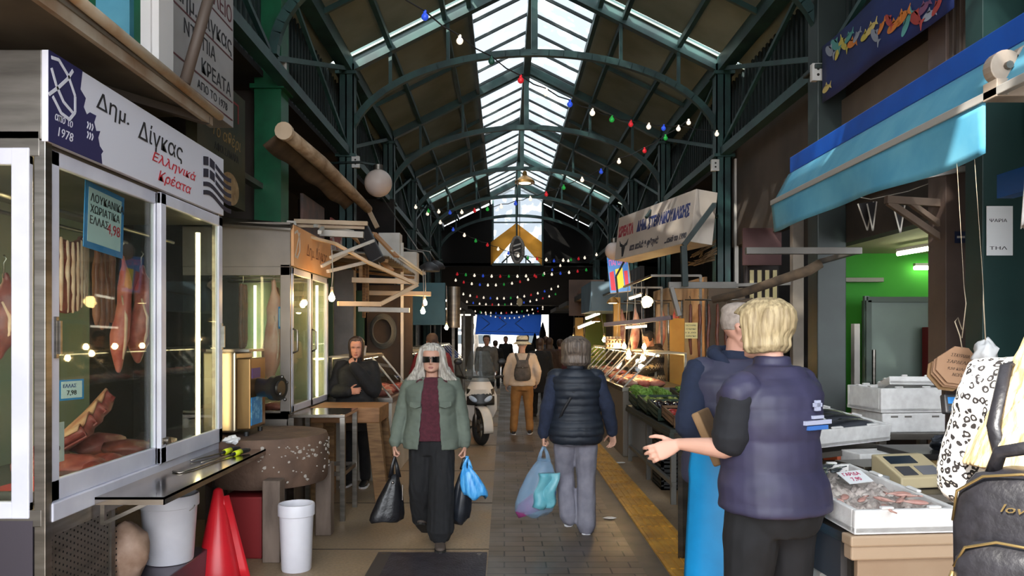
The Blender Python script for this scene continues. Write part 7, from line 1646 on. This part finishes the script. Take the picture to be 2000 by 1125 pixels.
def reflector(label, p, r=.11):
    t = thing('reflector_lamp', label, 'lamp', p); x, y, z = p
    MB().lathe((x, y, z), [(r, 0), (r*.8, .05), (r*.3, .1), (.01, .11)], 16).build('lamp_shade', mat('brass_shade', '#b98a4a', .4, .6), t, smooth='auto'); MB().box(x-r*.6, y-.03, z-.005, x+r*.6, y+.03, z+.02).build('light_panel', mat('warm_panel', '#ffe9bc', emit=22, ecol='#ffdf9e'), t)
    MB().tube([(x, y, z+.1), (x*.5+1.0, y, z*.4+2.46*.6), (2.0, y, 2.46)], .006, 6).build('cord', STLD, t)
reflector('glowing lamp with brass shade below the colourful lit sign', at(1197, 592, 13.2)); reflector('glowing lamp with brass shade over the second right counter', at(1165, 628, 16.5)); reflector('glowing lamp with brass shade far over the right counters', at(1128, 640, 20))
wl = thing('work_lamp', 'very bright wrapped lamp over the butcher in the sweater', 'lamp', at(1263, 596, 12.3)); b = MB(); lump(b, at(1263, 590, 12.3), (.085, .06, .09), 3, .3); b.build('bulb', mat('hot_bulb', '#ffe6a8', emit=20, ecol='#ffd98c'), wl, smooth=True); b = MB(); b.cyl(at(1263, 578, 12.3), at(1263, 560, 12.3), .02, n=8); b.build('socket', STLD, wl)
frame_thing('lamp_rail', 'grey double lamp rail over the right meat counter', 'rail', [(at(1182, 634, 11.6), at(1245, 628, 11.2), .07, .06), (at(1240, 629, 11.2), at(1312, 620, 10.8), .07, .06)], mat('rail_grey', '#8d8794', .4, .4))
for lbl, p, q in (('white strip light above the glowing shade on the right', (1230, 583), (1252, 576)), ('white strip light under the grey lamp rail', (1222, 640), (1262, 637))):
    t = thing('strip_light', lbl, 'light', at(*p, 12.5)); b = MB(); b.bar(at(*p, 12.6), at(*q, 12.3), .035); b.build('tube', mat('strip_glow', '#fff4e0', emit=5), t); b = MB(); b.bar(at(p[0], p[1]-3, 12.6), at(q[0], q[1]-3, 12.3), .05, .02); b.build('fitting', WHITEP, t)
for k, (p, q, Y) in enumerate((((1116, 664), (1126, 664), 22), ((1130, 640), (1160, 628), 17), ((1145, 622), (1170, 612), 17.5))):
    t = thing('strip_light', ['tiny distant strip light over the far right stalls', 'bright strip light in the middle of the right stalls', 'upper strip light in the middle of the right stalls'][k], 'light', at(*p, Y)); b = MB(); b.bar(at(*p, Y), at(*q, Y-.4), .05); b.build('tube', mat('strip_glow', '#fff4e0'), t); b = MB(); b.bar(at(p[0], p[1]-3, Y), at(q[0], q[1]-3, Y-.4), .07, .02); b.build('fitting', WHITEP, t)
panel('yellow_post', 'warm yellow lit post under the brass shade lamp', 1.98, 13.9, 1.6, 2.1, 14.0, 2.35, mat('yellow_board', '#d9ad5c'), 'post'); panel('yellow_post', 'yellow lit post further along the right stalls', 1.75, 19.0, .9, 1.95, 19.1, 2.1, mat('yellow_board', '#d9ad5c'), 'post'); panel('green_board', 'yellow green board between the yellow posts', 2.0, 18.9, .9, 2.5, 18.95, 2.2, mat('lime_board', '#7f8c2c', .6), 'panel')
# egg trays
for k in range(3):
    r = thing('egg_tray', '%s egg tray in the pile behind the large bulb' % ['lowest', 'middle', 'topmost'][k], 'egg tray', (1.92, 13.6, 1.43+.07*k), 'egg trays on the right counter'); MB().box(1.78, 13.45, 1.43+.07*k, 2.06, 13.75, 1.455+.07*k).build('pulp_tray', mat('pulp', '#8d7a68', .9), r)
    b = MB()
    for i in range(5):
        for j in range(4): b.ball((1.815+.055*i, 13.49+.065*j, 1.475+.07*k), 1, 8, 6, d=(.022, .022, .027))
    g = b.build('egg', mat('egg', '#e0c3a2', .5), r, smooth=True); g['kind'] = 'stuff'
# white Greek sign, braces, colourful lit sign
A, B = V((1.72, 12.0, 2.83)), V((2.33, 9.6, 2.83)); dx = (B-A).normalized(); 
ws = thing('butcher_sign', 'tilted white box sign with red and navy Greek lettering and a bull head', 'sign', (A+B)/2); WMX = basis(A, dx, (0.12, 0, 1)); LS = (B-A).length
b = MB(WMX); b.box(0, 0, -.30, LS, .67, 0); b.build('sign_box', mat('aged_white', '#b9aea4', .6, c2='#a3978c', scale=1.5), ws, bevel=.005)
REDI = mat('sign_red', '#8e2f3a', .7); NVI = mat('sign_navy', '#26305e', .7); DKI = mat('sign_dark', '#3d3a40', .7)
for s_, x, y, w_, h_, m_, sh_ in (('ΚΡΕΑΤΑ', .06, .36, .56, .17, REDI, 0), ('ΔΗΜ. ΣΤΕΦΑΝΟΥΔΑΚΗΣ', .74, .36, 1.62, .2, NVI, 0), ('και καλά & φθηνά', .55, .10, .98, .13, DKI, .2), ('...από το 1990', 1.72, .07, .62, .09, DKI, .2)):
    text(s_, .1, m_, WMX @ Matrix.Translation((x, y, .001)), ws, width=w_, height=h_, shear=sh_, bold=.006)
b = MB(WMX); b.prism([(.28, .03), (.33, .03), (.37, .17), (.33, .21), (.28, .21), (.24, .17)], 0, .004); b.prism([(.25, .18), (.17, .2), (.14, .29), (.2, .24), (.27, .22)], 0, .004); b.prism([(.36, .18), (.44, .2), (.47, .29), (.41, .24), (.34, .22)], 0, .004); b.build('bull_head', INKK, ws)
bars(ws, 'bracket', [(at(1395, 400, 9.3), at(1335, 480, 9.3), .06), (at(1335, 480, 9.3), at(1338, 560, 9.3), .07), (at(1285, 395, 11), at(1262, 425, 10.8), .04), (V((2.55, 10.2, 3.45)), V((3.3, 11.92, 3.5)), .05), (at(1395, 400, 9.3), V((2.65, 9.75, 3.3)), .05)], STEELD)
cs = thing('lit_sign', 'colourful lit ice cream style sign hanging below the globe lamp', 'sign', at(1208, 535, 12.8)); CMX = basis(at(1192, 572, 12.9), (1, -.25, .1), (-.04, 0, 1))
b = MB(CMX); b.box(0, 0, -.08, .34, .60, 0); b.build('sign_box', mat('sign_blue_lit', '#3a78c8', .4, c2='#78b4e0', scale=5, emit=.6, ecol='#3a78c8'), cs)
b = MB(CMX); b.prism([(.12, .04), (.24, .08), (.24, .40), (.12, .38)], 0, .004); b.build('yellow_panel', mat('sign_yellow_lit', '#e8cf3a', .4, emit=.8), cs); b = MB(CMX); b.prism([(.02, .04), (.10, .03), (.09, .36), (.02, .34)], 0, .004); b.prism([(.26, .1), (.32, .12), (.32, .34), (.26, .34)], 0, .004); b.build('red_panel', mat('sign_red_lit', '#cf3a4a', .4, emit=.7), cs)
text('ΠΑΓΩΤΑ', .1, mat('sign_pink_lit', '#e86a9a', .4, emit=.8), CMX @ Matrix.Translation((.03, .45, .002)), cs, width=.28, height=.1); b = MB(CMX); b.box(0, -.012, -.08, .34, .0, .004); b.box(.34, 0, -.08, .352, .6, .004); b.build('sign_edge', WHITEP, cs)
bars(cs, 'bracket', [(at(1222, 505, 12.3), at(1203, 540, 12.3), .03), (at(1203, 540, 12.3), at(1206, 572, 12.3), .03), (at(1222, 505, 12.3), V((2.1, 11.9, 3.0)), .03)], STEELD)
# bars, branches and boards between the columns on the right
frame_thing('awning_bar', 'long grey awning bar in front of the dark near column', 'bar', [(V((2.2, 7.0, 2.43)), V((3.25, 7.0, 2.43)), .06, .06), (V((3.22, 7.0, 2.43)), V((3.3, 7.98, 2.43)), .05, .05)], mat('bar_grey2', '#77736e', .45, .4))
frame_thing('awning_bar', 'grey awning bar with drop leg before the second right column', 'bar', [(V((2.03, 9.5, 2.28)), V((2.86, 9.5, 2.28)), .07, .08), (V((2.84, 9.5, 2.28)), V((3.44, 9.18, 2.28)), .04, .04), (V((2.06, 9.5, 2.26)), V((2.16, 9.5, 1.9)), .10, .05)], mat('bar_grey2', '#77736e'))
b = MB(); b.tube([at(1392, 586, 8.6), at(1450, 572, 8.4), at(1520, 548, 8.1), at(1580, 528, 7.9), V((3.25, 7.9, 2.40))], [.04, .045, .05, .055, .05], 10); b.tube([at(1400, 583, 8.6), at(1435, 590, 8.5), at(1470, 585, 8.4)], .02, 8); tag(b.build('wooden_pole', mat('bark', '#4a3d32', .9, c2='#63513f', scale=9), smooth=True), 'rough wooden pole slanting across the right columns', 'pole')
for k, (p, q) in enumerate((((1348, 500, 10.8), (1398, 470, 10.2)), ((1355, 512, 10.6), (1400, 490, 10.1)), ((1340, 515, 10.8), (1396, 505, 10.3)))):
    b = MB(); random.seed(k); 
    for i in range(9): b.tube([at(p[0]+i*3, p[1]+random.uniform(-4, 4), p[2]), at((p[0]+q[0])/2, (p[1]+q[1])/2+random.uniform(-6, 6), p[2]-.3), at(q[0], q[1]+random.uniform(-7, 7), q[2])], .006, 5)
    g = b.build('dry_palm_frond', mat('dry_palm', '#5c4a36', .9, c2='#7a644a', scale=9), smooth=True); tag(g, '%s dry palm fronds tied under the white Greek sign' % ['uppermost', 'middle', 'lowest'][k], 'palm frond', kind='stuff')
ck = thing('checked_screen', 'black and cream checked screen behind the slanting wooden pole', 'screen', (3.0, 10.9, 1.7)); MB().box(3.28, 10.5, .1, 3.75, 10.52, 2.7).build('board', mat('dark_board', '#241a18', .8), ck)
b = MB(); CKM = face_cam(3.33, 10.49, 1.6)
for i in range(4): b.M = CKM; b.box(.02+.105*i, 0, 0, .075+.105*i, .95, .012)
for j in range(3): b.box(0, .2+.27*j, .0, .42, .22+.27*j, .016)
b.build('cream_strip', mat('cream_strip', '#b8a878', .6), ck)
panel('stall_partition', 'dark red upper board above the checked screen', 3.2, 10.3, 2.6, 3.72, 10.34, 3.1, mat('dark_red_board', '#3f2220', .8), 'panel')
panel('grey_post', 'pale grey post right of the checked screen', 3.42, 9.1, .1, 3.55, 9.2, 3.4, mat('pale_grey_post', '#8a7f74', .7, c2='#6d6359', scale=2), 'post')
panel('corner_post', 'thin pale post beside the second right column', 3.57, 11.9, .1, 3.63, 11.96, 4.4, WHITEP, 'post')
frame_thing('wooden_bracket', 'pale wooden bracket under the blue awning', 'bracket', [(V((2.98, 6.0, 2.72)), V((3.45, 6.05, 2.70)), .05, .06), (V((3.0, 6.0, 2.70)), V((3.45, 6.05, 2.42)), .04, .05), (V((3.18, 6.02, 2.70)), V((3.45, 6.05, 2.52)), .04, .04)], mat('pale_bracket', '#8a7868', .7, c2='#75645a', scale=3))
bn = thing('bunting', 'string of dark pennants edged with white under the awning', 'bunting', (3.3, 7.0, 2.6))
b = MB(); b.tube([(3.30, 7.2, 2.96), (3.34, 7.0, 2.90), (3.42, 6.5, 2.88), (3.6, 6.25, 2.95)], .004, 5); b.build('cord', WHITEP, bn)
for k, (px_, w_) in enumerate(((1675, 30), (1693, 18), (1743, 22))):
    p = at(px_, 398, (7.2, 7.1, 6.55)[k]); b = MB(face_cam(*p)); s_ = w_/1500*7.4; b.prism([(0, 0), (s_, .02), (s_*.6, -.25)], 0, .004); b.build('pennant', mat('pennant_dark', '#232022', .8), bn); b = MB(face_cam(*p)); b.bar((0, 0, .004), (s_*.6, -.25, .004), .012, .004); b.bar((s_*.6, -.25, .004), (s_, .02, .004), .012, .004); b.build('white_edge', WHITEP, bn)
# number plate, papers and white cloth at the right edge
np_ = thing('street_plate', 'small navy plate on the brown post', 'plate', (3.42, 5.94, 2.35)); MB(face_cam(3.53, 5.945, 2.42)).box(-.045, -.045, 0, .045, .045, .006).build('plate', mat('plate_navy', '#1d2744', .5), np_); b = MB(face_cam(3.53, 5.938, 2.42)); b.box(-.03, -.008, 0, .03, .008, .003); b.build('marking', WHITEP, np_)
pn = thing('paper_notice', 'white paper notice on the dark teal post at the right edge', 'notice', (3.25, 5.29, 2.2)); NM = face_cam(3.42, 5.29, 2.38); MB(NM).box(-.10, -.17, 0, .08, .17, .004).build('sheet', CARDW, pn)
for i, (s_, y) in enumerate((('ΨΑΡΙΑ', .06), ('ΤΗΛ', -.13))): text(s_, .03, DKI, NM @ Matrix.Translation((-.08, y, .005)), pn, width=.12, height=.022)
wa = thing('white_awning', 'white awning flap hanging at the right edge over the fish stall', 'awning', (2.75, 4.0, 2.05)); b = MB(); b.grid(lambda u, v: V((2.62+.35*u, 3.85+.05*v, 2.62-.42*v+.33*u)), 10, 8, thick=.006); b.build('flap', mat('white_canvas', '#d6d2ce', .8, c2='#c6c2bd', scale=3), wa, smooth=True); b = MB(); b.bar((2.62, 3.86, 2.2), (2.95, 3.88, 2.5), .03); b.build('edge_bar', mat('gear_beige', '#a8998a'), wa)
# junction boxes on the columns
for i, (x, y, z, lbl) in enumerate(((3.25, 8.0, 4.30, 'white junction box on the dark near column on the right'), (3.26, 11.9, 4.2, 'white junction box on the second right column'), (-2.5, 8.6, 4.55, 'white junction box on the green column'), (-2.3, 11.9, 4.25, 'white junction box on the second left column'))):
    r = thing('junction_box', lbl, 'junction box', (x, y, z)); MB().box(x-.06, y-.05, z, x+.06, y+.02, z+.18).build('case', mat('box_white', '#c9c6c2', .5), r, bevel=.006); b = MB(); b.cyl((x, y-.052, z+.12), (x, y-.049, z+.12), .015, n=8); b.cyl((x, y-.052, z+.06), (x, y-.049, z+.06), .015, n=8); b.build('knockout', DARKW, r)
panel('blue_fascia', 'pale blue stall fascia far on the right above the strip lights', 1.75, 15.5, 2.15, 2.6, 17.5, 2.75, mat('pale_blue_fascia', '#6f8794', .6, c2='#5d7480', scale=1.5), 'fascia')
pt = thing('portrait_board', 'faded portrait board far on the right', 'picture board', (1.75, 19.3, 2.1)); MB().box(1.62, 19.2, 2.15, 2.5, 19.3, 3.05).build('board', mat('faded_brown', '#5f4c42', .7, c2='#7a6052', scale=2), pt); b = MB(face_cam(2.0, 19.19, 2.6)); b.ell((0, 0), .2, .26, 0, .005, 20); b.build('picture', mat('portrait_tan', '#80604e', .8, c2='#4a352c', scale=6), pt)
for i, (y, lbl) in enumerate(((17.5, 'nearest dark stall roof on the far right'), (21.5, 'middle dark stall roof on the far right'), (26, 'last dark stall roof on the far right'))): stall_canopy(lbl, 1.75, y, 2.5, 3.2, y+3.2, 2.62, .1)
panel('back_partition', 'dark partition behind the far right stalls', 3.0, 17.0, .1, 3.1, 29.0, 3.2, DARKW, 'partition')
panel('back_partition', 'dark partition closing the aisle beyond the green shop', 3.75, 12.2, .1, 6.2, 12.3, 4.5, DARKW, 'partition')
# ------------------------------------------------------------------ strings of coloured bulbs, ornaments, far end
LC = {'w': mat('bulb_white', '#ffe9d0', .4, emit=.9, ecol='#fff0dc'), 'r': mat('bulb_red', '#c8202a', .4, emit=.45), 'g': mat('bulb_green', '#1f9a3c', .4, emit=.4), 'b': mat('bulb_blue', '#2a4fd0', .4, emit=.45), 'd': mat('bulb_dark_green', '#1c4a3c', .5)}
def light_string(label, pts, r=.024, sag=.0):
    P = [(at(x, y, Y), c) for x, y, Y, c in pts]; root = thing('light_string', label, 'string lights', P[0][0])
    cab_ = MB(); path = []
    for (a, _), (b_, _) in zip(P, P[1:]): path += [a + V((0, 0, r+.015)), a.lerp(b_, .5) + V((0, 0, r-.005))]
    path.append(P[-1][0] + V((0, 0, r+.015))); cab_.tube(path, .006, 5); cab_.build('cable', mat('cable_black', '#161616', .7), root)
    proto = {}
    for p, c in P:
        if c in proto:
            o = proto[c].copy(); COL.objects.link(o); o.parent = root; o.location = p - WORLD[root] - proto[c]['_c'] if False else tuple(p - PC[c])
        else:
            b = MB(); b.ball(p, r, 10, 7); b.cyl(p + V((0, 0, r*.8)), p + V((0, 0, r*1.7)), r*.45, n=6); o = b.build('bulb', LC[c], root, smooth=True); proto[c] = o; PC[c] = p
PC = {}
def seq(pts, Y0, Y1, cols): 
    n = len(pts); return [(x, y, Y0+(Y1-Y0)*i/(n-1), cols[i % len(cols)]) for i, (x, y) in enumerate(pts)]
light_string('string of coloured bulbs hanging from the upper left across to the right arch', seq([(757, -20), (830, 33), (898, 80), (960, 120), (1017, 157), (1067, 182), (1113, 204), (1157, 221), (1195, 234), (1232, 243), (1267, 248), (1296, 251), (1325, 252), (1400, 262)], 5.2, 9.5, 'wbwdrwbwgrwbww'), .027)
light_string('string of coloured bulbs running back from the right arch to the left eave', seq([(1345, 240), (1300, 270), (1259, 295), (1209, 316), (1174, 336), (1137, 352), (1101, 367), (1067, 380), (1036, 389), (1007, 398), (979, 404), (952, 409), (927, 412), (902, 415), (879, 416), (857, 414), (837, 413), (812, 405)], 9.3, 13.2, 'wgrwbwgrwbwgrwbwgw'), .027)
light_string('string of coloured bulbs sagging past the furry oval ornament', seq([(835, 418), (860, 435), (885, 449), (907, 460), (929, 471), (952, 479), (973, 487), (993, 495), (1012, 500), (1031, 504), (1049, 506), (1067, 508), (1082, 510), (1100, 509), (1115, 508), (1130, 506), (1142, 504), (1165, 498)], 13.5, 17.5, 'wwbwgrwbwgrwbwgrww'), .028)
def sagrow(y0, y1, x0, x1, sag, n, Y, cols, lbl):
    light_string(lbl, seq([(x0+(x1-x0)*i/(n-1), y0+(y1-y0)*i/(n-1)+sag*4*(i/(n-1))*(1-i/(n-1))) for i in range(n)], Y, Y+1.2, cols), .03)
sagrow(536, 528, 893, 1145, 8, 16, 18.5, 'rgwbwrgww', 'string of small bulbs under the oval ornament')
sagrow(548, 510, 890, 1110, 25, 15, 20.5, 'wrwbwwgwr', 'sagging string of small bulbs in the middle of the dark roof')
sagrow(575, 560, 905, 1090, 15, 15, 23, 'wwrwbwwg', 'sagging string of small bulbs above the round emblem')
sagrow(590, 575, 912, 1085, 12, 15, 25.5, 'wbwwrwgw', 'string of small bulbs level with the round emblem')
sagrow(607, 600, 918, 1060, 8, 15, 29, 'wwgwwbwr', 'string of tiny bulbs above the blue end banner')
sagrow(611, 604, 940, 1060, 14, 14, 34, 'wwwwrwww', 'string of tiny white bulbs touching the blue end banner')
# furry oval ornament with emblem
ov = thing('oval_ornament', 'white furry oval wreath with an emblem hanging under the far roof', 'ornament', at(1010, 510, 20.25))
c = at(1010, 488, 20.25); b = MB(); R = []
for k in range(40):
    a = 2*pi*k/40; R.append([c + V(((.155+.045*cos(q))*cos(a)*(1+.06*sin(k*7)), .045*sin(q), (.33+.045*cos(q))*sin(a))) for q in [2*pi*j/8 for j in range(8)]])
b.rings(R + [R[0]], caps=False); b.build('wreath', mat('tinsel', '#a7a29c', .9, c2='#6f6a66', scale=30, bump=.8), ov, smooth=True)
b = MB(face_cam(*c)); b.ell((0, 0), .12, .29, 0, .01, 24); b.build('emblem_board', mat('emblem_dark', '#26211f', .6), ov); b = MB(face_cam(c.x, c.y-.012, c.z)); b.ell((0, -.12), .08, .07, 0, .006, 16); b.prism([(-.1, .12), (.1, .18), (.1, .14), (-.1, .08)], 0, .006); b.prism([(-.09, .0), (.09, .06), (.09, .03), (-.09, -.03)], 0, .006); b.build('emblem', mat('emblem_white', '#c8c2ba', .5), ov)
b = MB(); b.cyl(c + V((0, 0, .36)), V((c.x, c.y, 6.03)), .012, n=6); b.build('hanger', STEELD, ov)
em = thing('round_emblem', 'small round cream and navy emblem hanging in the dark roof', 'emblem', at(1015, 598, 26)); c = at(1015, 590, 26); b = MB(face_cam(*c)); b.ell((0, 0), .10, .14, 0, .02, 22); b.build('disc', mat('emblem_cream', '#c9b48a', .6), em); b = MB(face_cam(c.x, c.y-.003, c.z)); b.ell((0, 0), .065, .095, 0, .004, 18); b.build('emblem', NAVYI, em); b = MB(face_cam(c.x, c.y-.005, c.z)); b.ell((0, 0), .03, .05, 0, .003, 12); b.build('mark', mat('emblem_cream', '#c9b48a'), em); b = MB(); b.cyl(c + V((0, 0, .14)), V((c.x, c.y, 7.2)), .01, n=6); b.build('hanger', STEELD, em)
# bell lamp under the fourth arch
bl = thing('bell_lamp', 'glowing industrial bell lamp hanging under the roof ridge', 'lamp', at(1025, 362, 20.5)); c = at(1025, 358, 20.5)
MB().lathe((c.x, c.y, c.z), [(.27, 0), (.26, .06), (.16, .14), (.07, .2), (.05, .32), (.01, .33)], 24).build('lamp_shade', mat('brass_shade', '#b98a4a'), bl, smooth='auto'); MB().ball((c.x, c.y, c.z+.03), 1, 16, 8, d=(.2, .2, .05)).build('bulb', mat('warm_panel', '#ffe9bc'), bl, smooth=True); MB().cyl((c.x, c.y, c.z+.3), (c.x, c.y, 6.05), .012, n=6).build('hanger', STEELD, bl)
# orange drape under the gable: thin cloth that lets the daylight through
def ORGf():
    m = mat('orange_cloth', '#dd9a3e', .8, c2='#c98530', scale=2); nt = m.node_tree; N = nt.nodes; L = nt.links; tl = N.new('ShaderNodeBsdfTranslucent'); tl.inputs[0].default_value = lin('#e09a3a')
    mx = N.new('ShaderNodeMixShader'); mx.inputs[0].default_value = .6; L.new(N['Principled BSDF'].outputs[0], mx.inputs[1]); L.new(tl.outputs[0], mx.inputs[2]); L.new(mx.outputs[0], N['Material Output'].inputs[0]); return m
ORG = ORGf()
def BNBf():
    m = mat('banner_blue', '#2450a8', .7, c2='#1d4594', scale=1); nt = m.node_tree; N = nt.nodes; L = nt.links; tl = N.new('ShaderNodeBsdfTranslucent'); tl.inputs[0].default_value = lin('#2450a8')
    mx = N.new('ShaderNodeMixShader'); mx.inputs[0].default_value = .2; L.new(N['Principled BSDF'].outputs[0], mx.inputs[1]); L.new(tl.outputs[0], mx.inputs[2]); L.new(mx.outputs[0], N['Material Output'].inputs[0]); return m
BNB = BNBf()
dr = thing('orange_drape', 'orange cloth draped in a peak below the bright gable window', 'drape', (XC, 30.06, 4.2))
for s in (-1, 1):
    b = MB(); b.grid(lambda u, v: V((XC + s*(.02+.98*u), 30.06+.03*sin(v*9+u*6), 6.05-.75*u - v*(.55+.35*u))), 16, 8); b.build('drape_side', ORG, dr, smooth=True)
# far banner over the exit and the street outside
bnr = thing('blue_banner', 'wide blue banner with pale chevrons over the far exit', 'banner', (.2, 38.9, 1.6)); b = MB(); BNM = basis(at(928, 653, 39.2), (1, 0, 0), (0.0, 0, 1))
wB = (1058-928)/1500*39.2; hB = 41/1500*39.2
b.M = BNM; b.add([(0, 0, 0), (wB*.98, -.08, 0), (wB, hB, 0), (.1, hB, 0)], [(0, 1, 2, 3)]); b.build('banner_sheet', BNB, bnr)
b = MB(BNM)
for x in (.5, 1.35, 2.3):
    s_ = 1 if x < 2 else -1; b.bar((x-.25*s_, .95, .003), (x+.25*s_, .55, .003), .035, .006); b.bar((x+.25*s_, .55, .003), (x-.2*s_, .2, .003), .035, .006)
b.bar((.05, .16, .003), (wB*.98, .08, .003), .02, .004); b.build('chevron', mat('chevron_pale', '#7a94c4', .7), bnr)
hs = thing('end_fascia', 'dark fascia rail carrying the blue banner', 'fascia', (.2, 39.4, 2.7)); MB().box(-2.4, 39.21, 2.72, 2.3, 39.32, 3.17).build('rail', DARKW, hs)
panel('pale_screen', 'pale cloth screen left of the far exit', -2.1, 37.5, 0, -1.5, 37.55, 2.7, mat('pale_cloth', '#b8ae9c', .8, c2='#a39784', scale=2), 'screen')
for i, (x, lbl) in enumerate(((-2.9, 'white market umbrella outside left of the exit'), (.15, 'white market umbrella outside in the middle of the exit'), (3.2, 'white market umbrella outside right of the exit'))):
    t = thing('market_umbrella', lbl, 'umbrella', (x, 46, 0)); MB().lathe((x, 46, 0), [(1.45, 2.05), (1.47, 2.25), (.05, 2.75), (.02, 2.76)], 8).build('canopy', mat('umbrella_white', '#dcdad4', .8), t); MB().cyl((x, 46, 0), (x, 46, 2.7), .03, n=8).build('pole', STL, t)
cr2 = thing('parked_van', 'white van parked in the street outside the exit', 'van', (-1.5, 52, 0)); b = MB(); b.prism([(-4.2, 51), (.8, 51), (.8, 53), (-4.2, 53)], .35, 1.9); b.build('body', mat('van_white', '#d5d7d8', .35), cr2, bevel=.15); b = MB(); b.box(-3.9, 50.97, 1.1, -2.6, 51.0, 1.7); b.box(-2.3, 50.97, 1.1, -.9, 51, 1.7); b.build('window', mat('van_glass', '#3a4146', .15), cr2)
for x in (-3.4, -.2):
    b = MB(); b.cyl((x, 50.9, .35), (x, 51.15, .35), .34, n=20); b.build('wheel', mat('tyre', '#1b1a19'), cr2)
bd = thing('street_building', 'pale building across the street outside the exit', 'building', (0, 62, 0)); MB().box(-14, 62, 0, 16, 66, 7).build('facade', mat('pale_facade', '#c9c2b2', .9, c2='#b8b09e', scale=.5), bd)
for i in range(8):
    x = -10+2.8*i; MB().box(x, 61.95, .9, x+1.4, 62.02, 2.6).build('window', mat('van_glass', '#3a4146'), bd)
tr2 = thing('street_tree', 'bare street tree trunk outside the exit', 'tree', (-1.6, 43.5, 0)); b = MB(); b.tube([(-1.6, 43.5, 0), (-1.58, 43.5, 1.2), (-1.62, 43.5, 2.0), (-1.5, 43.5, 3.2)], [.16, .13, .12, .1], 10); b.tube([(-1.6, 43.5, 1.9), (-1.95, 43.5, 2.6), (-2.1, 43.4, 3.3)], [.09, .07, .05], 8); b.tube([(-1.6, 43.5, 2.0), (-1.2, 43.5, 2.7), (-1.1, 43.4, 3.3)], [.08, .06, .04], 8); b.build('trunk', mat('trunk_bark', '#8d8478', .9, c2='#6f675c', scale=6), tr2, smooth=True)
for i, (x, y, h_, lbl) in enumerate(((1.9, 38.0, 2.3, 'dark folded umbrella beside the far exit'), (1.45, 36.5, 1.75, 'dark folded umbrella lower beside the far exit'))):
    t = thing('folded_umbrella', lbl, 'umbrella', (x, y, 0)); MB().lathe((x, y, 0), [(.14, 1.0), (.22, 1.15), (.16, h_-.5), (.03, h_)], 10).build('folded_canopy', mat('umbrella_dark', '#1d2426', .8), t, smooth=True); MB().cyl((x, y, 0), (x, y, 1.1), .025, n=8).build('pole', STLD, t)
# floor covers
g = thing('floor_grate', 'wide dark textured metal cover in the floor in front', 'floor cover', (-.5, 5.6, .0)); MB().box(-.96, 4.9, -.02, -.13, 5.86, .006).build('plate', mat('cover_plate', '#4c4850', .5, .5, c2='#3c383f', scale=9, bump=.6, bscale=70), g); MB().box(-.96, 4.9, -.02, -.86, 5.86, .008).build('rim', mat('cover_rim', '#57524f', .5, .6), g)
for x, y in ((-.9, 5.8), (-.19, 5.8)): MB().cyl((x, y, .006), (x, y, .010), .02, n=10).build('bolt', STLD, g)
g = thing('drain_cover', 'small dark drain cover in the paving further down the aisle', 'floor cover', (.15, 11.2, .0)); MB().box(-.08, 10.9, 0, .42, 11.55, .014).build('plate', mat('cover_rim', '#57524f'), g)
for i, (x, y, lbl) in enumerate(((1.86, 7.3, 'white scrap of paper on the ground by the black crates'), (1.5, 9.9, 'white scrap of paper by the far table leg'), (.95, 6.9, 'small white scrap beside the tactile strip'))):
    m_ = MB(); lump(m_, (x, y, .115 if x > 1.9 else .02), (.06, .03, .008), i, .4, nu=10, nv=6); tag(m_.build('paper_scrap', mat('tissue', '#d9d9da')), lbl, 'paper')
# plain sockets and cables on the left eave
